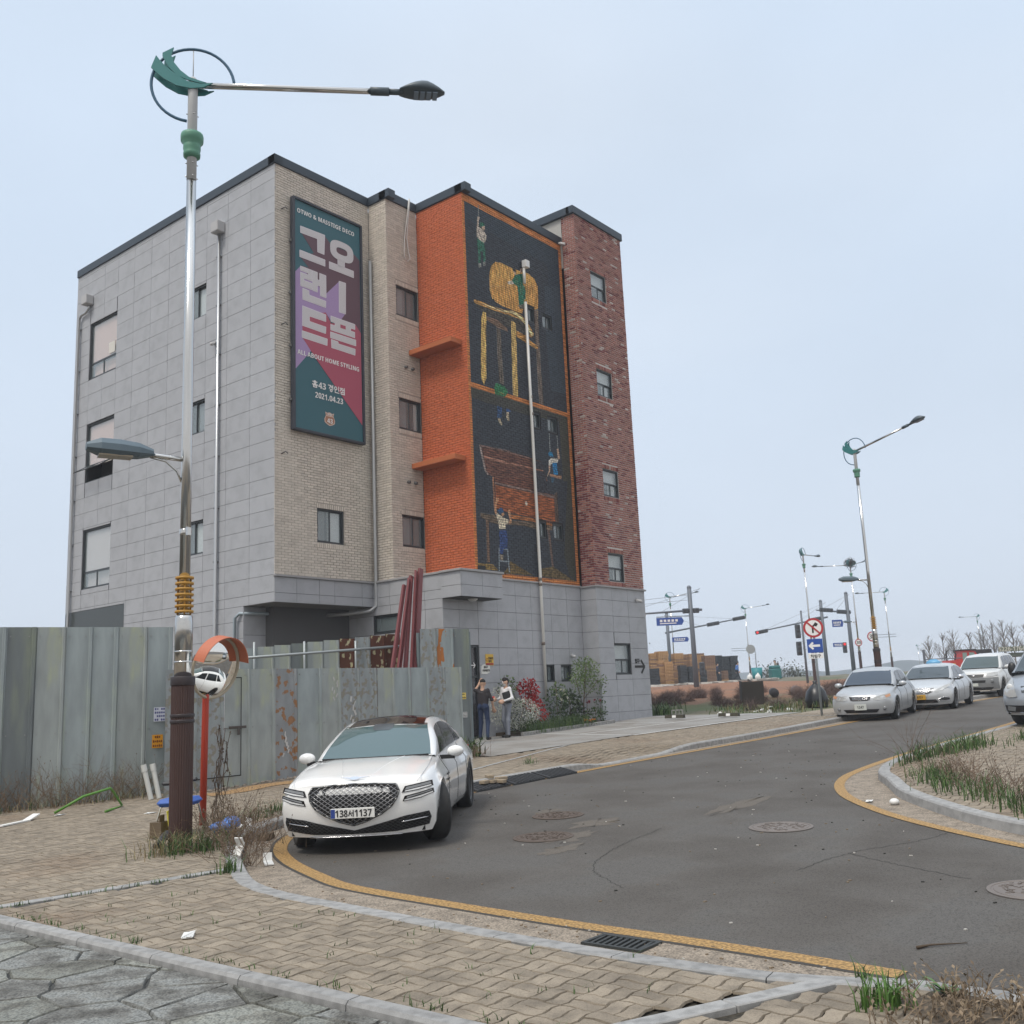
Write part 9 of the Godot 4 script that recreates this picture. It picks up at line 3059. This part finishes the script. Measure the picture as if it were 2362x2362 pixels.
func make_litter() -> void:
	# office chair behind the lamp
	var ca := on(7.78,-12.22,.12)
	var o := thing("blue_chair","blue-seated office chair with black armrests half hidden by the lamp sleeve","chair",ca)
	o.transform.basis = Basis(Vector3(.80,0,-.6),Vector3.UP,Vector3(.6,0,.80))
	var s := Shape.new()
	s.bevel_box(Vector3(0,.43,0),Vector3(.52,.10,.46),.045)
	obj("seat",s,mat("seat_blue",lin(.045,.12,.42),.6),o)
	for k in [-1.0,1.0]:
		var a := Shape.new(true)
		a.tube([Vector3(k*.27,.40,.02),Vector3(k*.31,.46,.02),Vector3(k*.31,.66,.0)],.022,8)
		a.smooth(false).bevel_box(Vector3(k*.31,.69,.0),Vector3(.075,.05,.25),.02)
		obj("armrest",a,mat("arm_black",lin(.02,.02,.022),.5),o)
		for j in [-1.0,1.0]:
			var l := Shape.new(true)
			l.tube([Vector3(k*.2,.40,j*.14),Vector3(k*.235,.37,j*.17),Vector3(k*.30,.0,j*.24)],.013,8)
			obj("leg",l,mat("leg_chrome",lin(.55,.52,.45),.25,.9),o)
	var yb := Shape.new()
	yb.bevel_box(Vector3(0,.17,0),Vector3(.32,.36,.012),.003)
	scrap("yellow_board","bright yellow board leaning under the blue chair","board",yb,mat("board_yellow",lin(.66,.58,.05),.6),on(7.62,-12.1,.12),Basis(Vector3.UP,.75)*Basis(Vector3.RIGHT,-.15))
	var bx := Shape.new()
	bx.box(Vector3(0,.11,0),Vector3(.2,.2,.16)); bx.box(Vector3(-.03,.25,.05),Vector3(.12,.1,.01))
	scrap("cardboard_box","small brown box beside the yellow board under the chair","box",bx,mat("card_brown",lin(.13,.095,.06),.9),on(7.47,-12.2,.12),Basis(Vector3.UP,.5))
	var tb := Shape.new(true)
	tb.tube([Vector3(-.26,.04,0),Vector3(-.1,.05,.02),Vector3(.05,.09,0),Vector3(.2,.12,0)],[.03,.055,.05,.05],10)
	scrap("black_boot","black rubber tube with a pale end lying left of the lamp sleeve","tube",tb,mat("rubber_black",lin(.02,.02,.024),.6),on(7.08,-11.5,.12),Basis(Vector3.UP,.7))
	var bb := Shape.new(true)
	for k in 7: bb.ball(Vector3(R.randf_range(-.2,.2),.06 + R.randf()*.06,R.randf_range(-.12,.12)),Vector3(R.randf_range(.1,.17),R.randf_range(.05,.1),R.randf_range(.08,.14)),9,5)
	scrap("blue_bag","crumpled blue plastic bag in the weeds right of the lamp","bag",bb,mat("plastic_blue",lin(.07,.18,.50),.4),on(8.0,-11.62,.12),Basis(Vector3.UP,.6))
	for q in [[on(7.02,-9.86,.13),Basis(Vector3.UP,.4)*Basis(Vector3.BACK,.9),"folded white foam sheet standing on the kerb end"],[on(7.27,-9.62,.01),Basis(Vector3.UP,1.0),"white foam tray lying in the gutter by the yellow curve"],[on(8.5,-11.85,.13),Basis(Vector3.UP,.3)*Basis(Vector3.RIGHT,.2),"crumpled white paper on the kerb by the white car"]]:
		var p := Shape.new()
		p.box(Vector3(0,.008,0),Vector3(.30,.014,.1)); p.box(Vector3(.14,.05,0),Vector3(.014,.1,.1),Basis(Vector3.BACK,-.3))
		scrap("foam_tray",q[2],"litter",p,mat("foam_white",lin(.7,.7,.68),.7),q[0],q[1])
	var bk := Shape.new()
	bk.bevel_box(Vector3(0,.04,0),Vector3(.24,.09,.16),.01)
	scrap("broken_block","broken brown concrete block in the gutter left of the white car","block",bk,mat("block_brown",lin(.12,.09,.06),.9),on(8.42,-11.2,.01),Basis(Vector3.UP,.6))
	for q in [[on(4.45,-6.85,.125),.9,"crumpled white paper lying on the near pavement"],[on(8.98,-14.93,.125),.2,"white scrap of paper behind the chair"],[on(8.34,-16.6,.125),.5,"pale paper scrap by the left hoarding"],[on(13.4,-4.94,.01),.3,"flat white scrap in the island gutter"]]:
		var p := Shape.new()
		for k in 5: p.tri(Vector3(R.randf_range(-.1,.1),R.randf_range(.0,.03),R.randf_range(-.05,.05)),Vector3(.14 - k*.05,.01,.05),Vector3(-.12,.015,-.04 + k*.02))
		p.box(Vector3(0,.006,0),Vector3(.2,.006,.08))
		scrap("paper_scrap",q[2],"litter",p,mat("paper_white",lin(.72,.72,.70),.8),q[0],Basis(Vector3.UP,q[1]))
	var st := Shape.new()
	st.box(Vector3(-.2,.015,0),Vector3(.7,.02,.09)); st.box(Vector3(.25,.05,.0),Vector3(.28,.02,.12),Basis(Vector3.BACK,.25))
	scrap("white_board","long white strip of board lying before the left hoarding","board",st,mat("paper_white",lin(.72,.72,.70),.8),on(7.62,-16.4,.12),Basis(Vector3.UP,.55))
	var cp := Shape.new(true)
	cp.ball(Vector3(0,.035,0),Vector3(.075,.045,.06),10,6)
	scrap("white_cup","crushed white cup in the gutter of the island","litter",cp,mat("paper_white",lin(.72,.72,.70),.8),on(13.23,-4.55,.005))
	var gs := Shape.new(true)
	gs.tube([Vector3(-.75,.08,-.1),Vector3(-.4,.3,.15),Vector3(.1,.38,.25),Vector3(.3,.30,.15),Vector3(.75,.03,-.05),Vector3(.3,.02,.15),Vector3(-.05,.02,.3)],.022,6)
	scrap("green_strip","bent green plastic strip lying by the left hoarding","strip",gs,mat("strip_green",lin(.09,.24,.03),.5),on(8.75,-16.3,.12),Basis(Vector3.UP,.35))
	for k in 2:
		var p := Shape.new(true)
		var d := Vector3(-.10 + .02*k,.62,-.12)
		p.tube([Vector3.ZERO,d],.045,12,false)
		p.tube([d*.98,Vector3.ZERO + d*.02],.038,12,false)
		p.tube([d*.8,d],.052,12,false)
		scrap("white_pipe",["left of two white plastic pipes leaning on the hoarding","right of two white plastic pipes leaning on the hoarding"][k],"pipe",p,mat("pvc_white",lin(.55,.56,.54),.5),on(10.2 + k*.15,-16.95 + .02*k,.12),Basis.IDENTITY,"white pipes leaning on the hoarding")
	# rubble along the gate hoarding
	var rb := Shape.new()
	for k in 260:
		var x := R.randf_range(10.8,18.5)
		rb.ball(on(x,-16.78 + R.randfn()*.06,.13),Vector3.ONE*R.randf_range(.015,.05),5,3)
	var ro := obj("gravel_line",rb,mat("gravel_grey",lin(.22,.19,.16),.95))
	stuff(ro); ro.set_meta("label","line of broken gravel along the foot of the gate hoarding")
	var or_ := Shape.new(true)
	var l := []
	for k in 30: l.append(Vector2(10.9 + k*.26,-16.25 + sin(k*.9)*.12))
	ground_piece("clay_stain",ribbon(PackedVector2Array(l),-.32,.25,.128),grain(mat("clay",lin(.36,.22,.10),.95),noise_tex("soil",.03,.55,1.3),.9))
	# driveway ramps and the loose blocks on them
	for k in 3:
		var x := 13.1 + k*.95
		var w := Shape.new()
		w.prism(PackedVector2Array([Vector2(0,0),Vector2(.42,0),Vector2(.42,.03),Vector2(.05,.115),Vector2(0,.115)]),0,.9,Transform3D(Basis(Vector3.BACK,Vector3.UP,Vector3.LEFT),Vector3(.9,0,0)))
		for j in 9: w.box(Vector3(.1 + j*.09,.075,.24),Vector3(.03,.02,.36),Basis(Vector3.RIGHT,.225) )
		scrap("kerb_ramp",["left","middle","right"][k] + " black rubber kerb ramp in the gutter behind the white car","ramp",w,mat("ramp_rubber",lin(.03,.032,.036),.7),on(x,-11.98 + k*.05,.002),Basis(Vector3.BACK,.029),"black kerb ramps in the gutter")
	for k in 5:
		var b := Shape.new()
		b.bevel_box(Vector3.ZERO,Vector3(.22,.06,.11),.008)
		scrap("loose_block",["leftmost loose tan block on the kerb ramp","upper loose tan block of the pile on the kerb ramp","middle loose tan block on the kerb ramp","rightmost loose tan block on the kerb ramp","loose tan block lying crossways under the others"][k],"paving block",b,mat("loose_tan",lin(.30,.24,.17),.9),on(13.72 + [-.2,.0,.02,.25,.1][k],-11.82 + [.05,0,.08,.06,.16][k],[.12,.19,.11,.13,.10][k]),Basis(Vector3.UP,[.3,1.0,.2,-.3,1.6][k]),"loose blocks on the kerb ramp")
	# manholes and the drain
	var iron := grain(mat("cast_iron",lin(.20,.17,.15),.6,.3),noise_tex("speck",.35,.62,1.18),1.4)
	var rusty := grain(mat("cast_iron_rusty",lin(.10,.075,.06),.8),noise_tex("speck",.35,.62,1.18),1.4)
	for q in [[11.25,-5.22,.37,iron,"pale round manhole cover in the middle of the street"],[9.02,-2.05,.37,iron,"pale round manhole cover cut by the right edge"],[11.28,-8.50,.36,rusty,"dark rusty manhole cover farther up the street"],[9.80,-7.62,.37,rusty,"dark cracked manhole cover in front of the white car"]]:
		var c := thing("manhole_cover",q[4],"manhole cover",on(q[0],q[1],.003))
		c.transform.basis = Basis(Vector3.BACK,.026 if q[0] > 9 else .02)
		var d := Shape.new()
		d.lathe([Vector2(q[2],0),Vector2(q[2],.006),Vector2(q[2] - .03,.008),Vector2(q[2] - .035,.003),Vector2(q[2] - .05,.003),Vector2(q[2] - .055,.008),Vector2(.24,.008),Vector2(.235,.005),Vector2(.20,.005),Vector2(.195,.008),Vector2(.02,.008)],48)
		obj("lid",d,q[3],c)
		var k := Shape.new()
		for i in 90:
			var a := R.randf()*TAU; var rr := .02 + sqrt(R.randf())*.26
			k.box(Vector3(cos(a)*rr,.010,sin(a)*rr),Vector3(.034,.006,.014),Basis(Vector3.UP,R.randf()*PI))
		obj("tread",k,q[3],c)
	var gt := thing("drain_grate","iron drain grate with slanted slots in the near gutter","drain grate",on(6.19,-4.16,.006))
	var fr := Shape.new()
	for k in [-1.0,1.0]:
		fr.box(Vector3(k*.13,.006,0),Vector3(.03,.02,.50)); fr.box(Vector3(0,.0065,k*.235),Vector3(.23,.02,.03))
	obj("frame",fr,mat("grate_iron",lin(.05,.055,.055),.6,.3),gt)
	for k in 9:
		var b := Shape.new()
		b.box(Vector3(0,.004,-.20 + k*.05),Vector3(.23,.018,.022),Basis(Vector3.UP,.12))
		obj("bar",b,mat("grate_iron",lin(.05,.055,.055),.6,.3),gt)
	var pit := Shape.new()
	pit.box(Vector3(0,-.002,0),Vector3(.24,.004,.46))
	obj("pit",pit,mat("seam_black",lin(.015,.015,.015),.9),gt)
	# twigs, specks and cracks on the street
	var tw := Shape.new(true)
	tw.tube([Vector3(0,.012,0),Vector3(.1,.015,.06),Vector3(.28,.01,.24)],[.012,.007,.003],5)
	scrap("fallen_twig","bent twig lying on the asphalt near the lower right","twig",tw,mat("twig_brown",lin(.09,.065,.045),.9),on(6.98,-2.36,.003))
	var sp := Shape.new()
	for k in 420:
		var x := R.randf_range(6.6,24); var z := R.randf_range(-11.3,-.5)
		if x > 15.5 and z > -6.5: continue
		var v := R.randf()
		sp.col = Color(.5,.48,.44) if v < .22 else Color(.20,.16,.11) if v < .7 else Color(.03,.028,.025)
		sp.box(on(x,z,.005),Vector3(R.randf_range(.008,.035),.008,R.randf_range(.006,.02)),Basis(Vector3.UP,R.randf()*PI))
	for k in 120:
		var x := R.randf_range(5.8,6.5); var z := R.randf_range(-9,-2.6)
		sp.col = Color(.2,.15,.1) if k % 3 else Color(.4,.38,.34)
		sp.box(on(x,z,.008),Vector3(R.randf_range(.006,.03),.008,R.randf_range(.005,.015)),Basis(Vector3.UP,R.randf()*PI))
	var so := obj("street_grit",sp,tint(mat("grit",Color.WHITE,.9)))
	stuff(so); so.set_meta("label","grit, chips and scraps scattered over the asphalt")
	for q in ["905,-410 1000,-395 1090,-352 1180,-330 1290,-292","1000,-395 960,-330 925,-260","780,-520 850,-600 960,-640 1080,-655","1180,-330 1210,-260 1260,-200"]:
		var c := resample(pts(q),.05)
		for k in c.size(): c[k] += Vector2(R.randf_range(-.018,.018),R.randf_range(-.018,.018))
		ground_piece("road_crack",ribbon(c,-.004,.004,.003),mat("crack_dark",lin(.03,.028,.026),.95))
	var clay := grain(mat("clay_film",lin(.125,.108,.09),.95),noise_tex("tar",.2,.6,1.4),.7)
	for q in [[9.9,-7.3,.5,.25],[10.9,-7.6,.5,.3],[9.2,-6.9,.4,.18],[11.6,-8.9,.3,.15],[12.7,-6.5,1.0,.2]]:
		var s2 := Shape.new(true)
		var ring := []
		for k in 26: ring.append(on(q[0] + cos(TAU*k/26)*q[2]*R.randf_range(.5,1.15),q[1] + sin(TAU*k/26)*q[3]*R.randf_range(.5,1.15),.0025))
		ring.reverse()
		for k in 26: s2.tri(on(q[0],q[1],.0025),ring[k],ring[(k + 1) % 26])
		ground_piece("clay_patch",s2,clay)
	# wheel stops and a hollow block in the lot
	for q in [[29.3,-17.0,"low dark wheel stop with a white label, left of two at the lot end"],[29.55,-15.15,"low dark wheel stop with a white label, right of two at the lot end"]]:
		var w := thing("wheel_stop",q[2],"wheel stop",on(q[0],q[1],.17),.0,"wheel stops at the lot end")
		var b := Shape.new()
		b.prism(PackedVector2Array([Vector2(-.08,0),Vector2(.08,0),Vector2(.055,.11),Vector2(-.055,.11)]),-.35,.35)
		obj("bar",b,mat("stop_dark",lin(.05,.045,.03),.8),w)
		var lb := Shape.new()
		lb.box(Vector3(-.072,.055,0),Vector3(.006,.08,.14),Basis(Vector3.BACK,-.22))
		obj("label_plate",lb,mat("sign_white",lin(.8,.8,.8),.6),w)
	var hb := Shape.new()
	for k in 4: hb.box(Vector3(0,.1,-.19 + k*.127),Vector3(.18,.2,.03))
	for y in [.015,.185]: hb.box(Vector3(0,y,0),Vector3(.18,.03,.38))
	scrap("hollow_block","hollow concrete block behind the left wheel stop","concrete block",hb,mat("block_grey",lin(.30,.29,.28),.9),on(31.9,-18.4,.12),Basis(Vector3.UP,.5))
	# on the bank
	var bk2 := thing("open_basket","tilted brown wire basket lying on the grass of the bank","basket",field(39.5,-19.1))
	var bs := Shape.new()
	var bb2 := Basis(Vector3.UP,.6)*Basis(Vector3.BACK,.12)
	for q in [[Vector3(-.3,.5,0),Vector3(.04,1.0,.9)],[Vector3(0,.5,-.45),Vector3(.6,1.0,.04)],[Vector3(0,.04,0),Vector3(.6,.05,.9)]]: bs.box(bb2*q[0],q[1],bb2)
	obj("shell",bs,mat("basket_brown",lin(.05,.04,.035),.8),bk2)
	var bp := Shape.new()
	bp.box(bb2*Vector3(.5,.5,0),Vector3(.9,.85,.03),bb2)
	obj("panel",bp,mat("basket_tan",lin(.22,.13,.07),.8),bk2)
	var bf := Shape.new(true)
	for q in [[Vector3(.95,0,.02),Vector3(.95,.95,.02)],[Vector3(.95,.95,.02),Vector3(0,.95,.02)]]: bf.tube([bb2*q[0],bb2*q[1]],.03,6)
	obj("frame",bf,mat("basket_brown",lin(.05,.04,.035),.8),bk2)
	var bag := Shape.new(true)
	bag.lathe([Vector2(.02,0),Vector2(.40,.02),Vector2(.44,.3),Vector2(.36,.62),Vector2(.18,.82),Vector2(.07,.92),Vector2(.10,1.0),Vector2(.02,1.02)],14)
	scrap("black_bag","full black rubbish bag standing behind the no-turn sign post","rubbish bag",bag,mat("bag_black",lin(.014,.016,.02),.35),field(36.9,-15.2))
	for k in 3:
		var r2 := Shape.new(true)
		r2.tube([Vector3(-.45,.2,0),Vector3(.45,.24,0)],[.2,.24,.2][k],12)
		scrap("rolled_mat",["left dark","middle brown","right pale"][k] + " roll of old matting on the bank","roll",r2,[mat("roll_dark",lin(.04,.04,.045),.9),mat("roll_brown",lin(.14,.10,.09),.9),mat("roll_pale",lin(.33,.28,.26),.9)][k],field(43.0 + k*.8,-19.7 + k*.75),Basis(Vector3.UP,.5))
	var pk := Shape.new()
	pk.box(Vector3(0,.04,0),Vector3(1.1,.04,.12))
	scrap("white_plank","white plank lying on the grass right of the basket","plank",pk,mat("paper_white",lin(.72,.72,.70),.8),field(36.0,-17.0),Basis(Vector3.UP,-.2)*Basis(Vector3.BACK,.15))
	for q in [[33.6,-15.6,"white scrap on the grass before the basket"],[35.2,-15.6,"white scrap left of the black bag"],[31.9,-16.7,"pale cone of paper by the right wheel stop"],[41.0,-16.5,"pale rubbish sheet on the bank behind the black bag"]]:
		var p := Shape.new()
		for k in 4: p.tri(Vector3(R.randf_range(-.2,.2),R.randf_range(.05,.2),R.randf_range(-.1,.1)),Vector3(.22,.02,.12),Vector3(-.2,.02,-.12 + k*.06))
		scrap("paper_scrap",q[2],"litter",p,mat("paper_white",lin(.72,.72,.70),.8),field(q[0],q[1]))
	# along the edge of the field
	var ru := Shape.new()
	for k in 110:
		var t := R.randf()
		ru.col = Color(.6,.59,.56) if R.randf() < .6 else Color(.3,.28,.26)
		ru.box(field(lerpf(75.5,84.0,t),lerpf(-45.8,-38.0,t) + R.randfn()*.5) + Vector3(0,.1,0),Vector3(R.randf_range(.2,.9),R.randf_range(.05,.2),R.randf_range(.2,.7)),Basis(Vector3.UP,R.randf()*3))
	var rn := obj("rubble_edge",ru,tint(mat("grit",Color.WHITE,.9)))
	stuff(rn); rn.set_meta("label","pale rubble and sheets along the edge of the field before the pallets")
	var tc := Shape.new(true)
	tc.lathe([Vector2(.42,0),Vector2(.52,1.1),Vector2(.48,1.1),Vector2(.4,.05)],14)
	scrap("teal_bin","round open teal bin on the field","bin",tc,mat("bin_teal",lin(.02,.22,.25),.5),field(85.0,-40.4))
	var tq := Shape.new()
	tq.bevel_box(Vector3(0,.45,0),Vector3(1.2,.9,.9),.06); tq.bevel_box(Vector3(0,1.05,0),Vector3(1.1,.3,.85),.08)
	scrap("teal_container","square teal container right of the round bin","bin",tq,mat("bin_teal_dark",lin(.02,.15,.15),.5),field(86.2,-39.2),Basis(Vector3.UP,.68))
	for k in 2:
		var wb := Shape.new(true)
		wb.ball(Vector3(0,.28,0),Vector3(.3,.32,.26),9,5); wb.ball(Vector3(.05,.55,0),Vector3(.12,.16,.1),7,4)
		scrap("white_sack",["left","right"][k] + " of two full white sacks at the edge of the field","sack",wb,mat("sack_white",lin(.66,.66,.64),.7),field(82.4 + k*.5,-39.9 + k*.55),Basis.IDENTITY,"white sacks at the field edge")
func _ready() -> void:
	R.seed = 7
	make_environment()
	make_ground()
	make_building()
	make_banner()
	street_lamp(on(7.1,-11.13,.12),[[41.8,.06]],200.0,"tall street lamp with brown fluted sleeve and green collar standing on the near kerb corner",true)
	make_mirror()
	make_fences()
	make_beams()
	make_wall_signs()
	white_sedan()
	silver_sedan()
	silver_taxi()
	silver_suv()
	grey_van()
	make_field()
	make_crossing()
	make_pallets()
	make_machines()
	make_trees()
	make_flower_bed()
	make_weeds()
	make_litter()
	make_people()
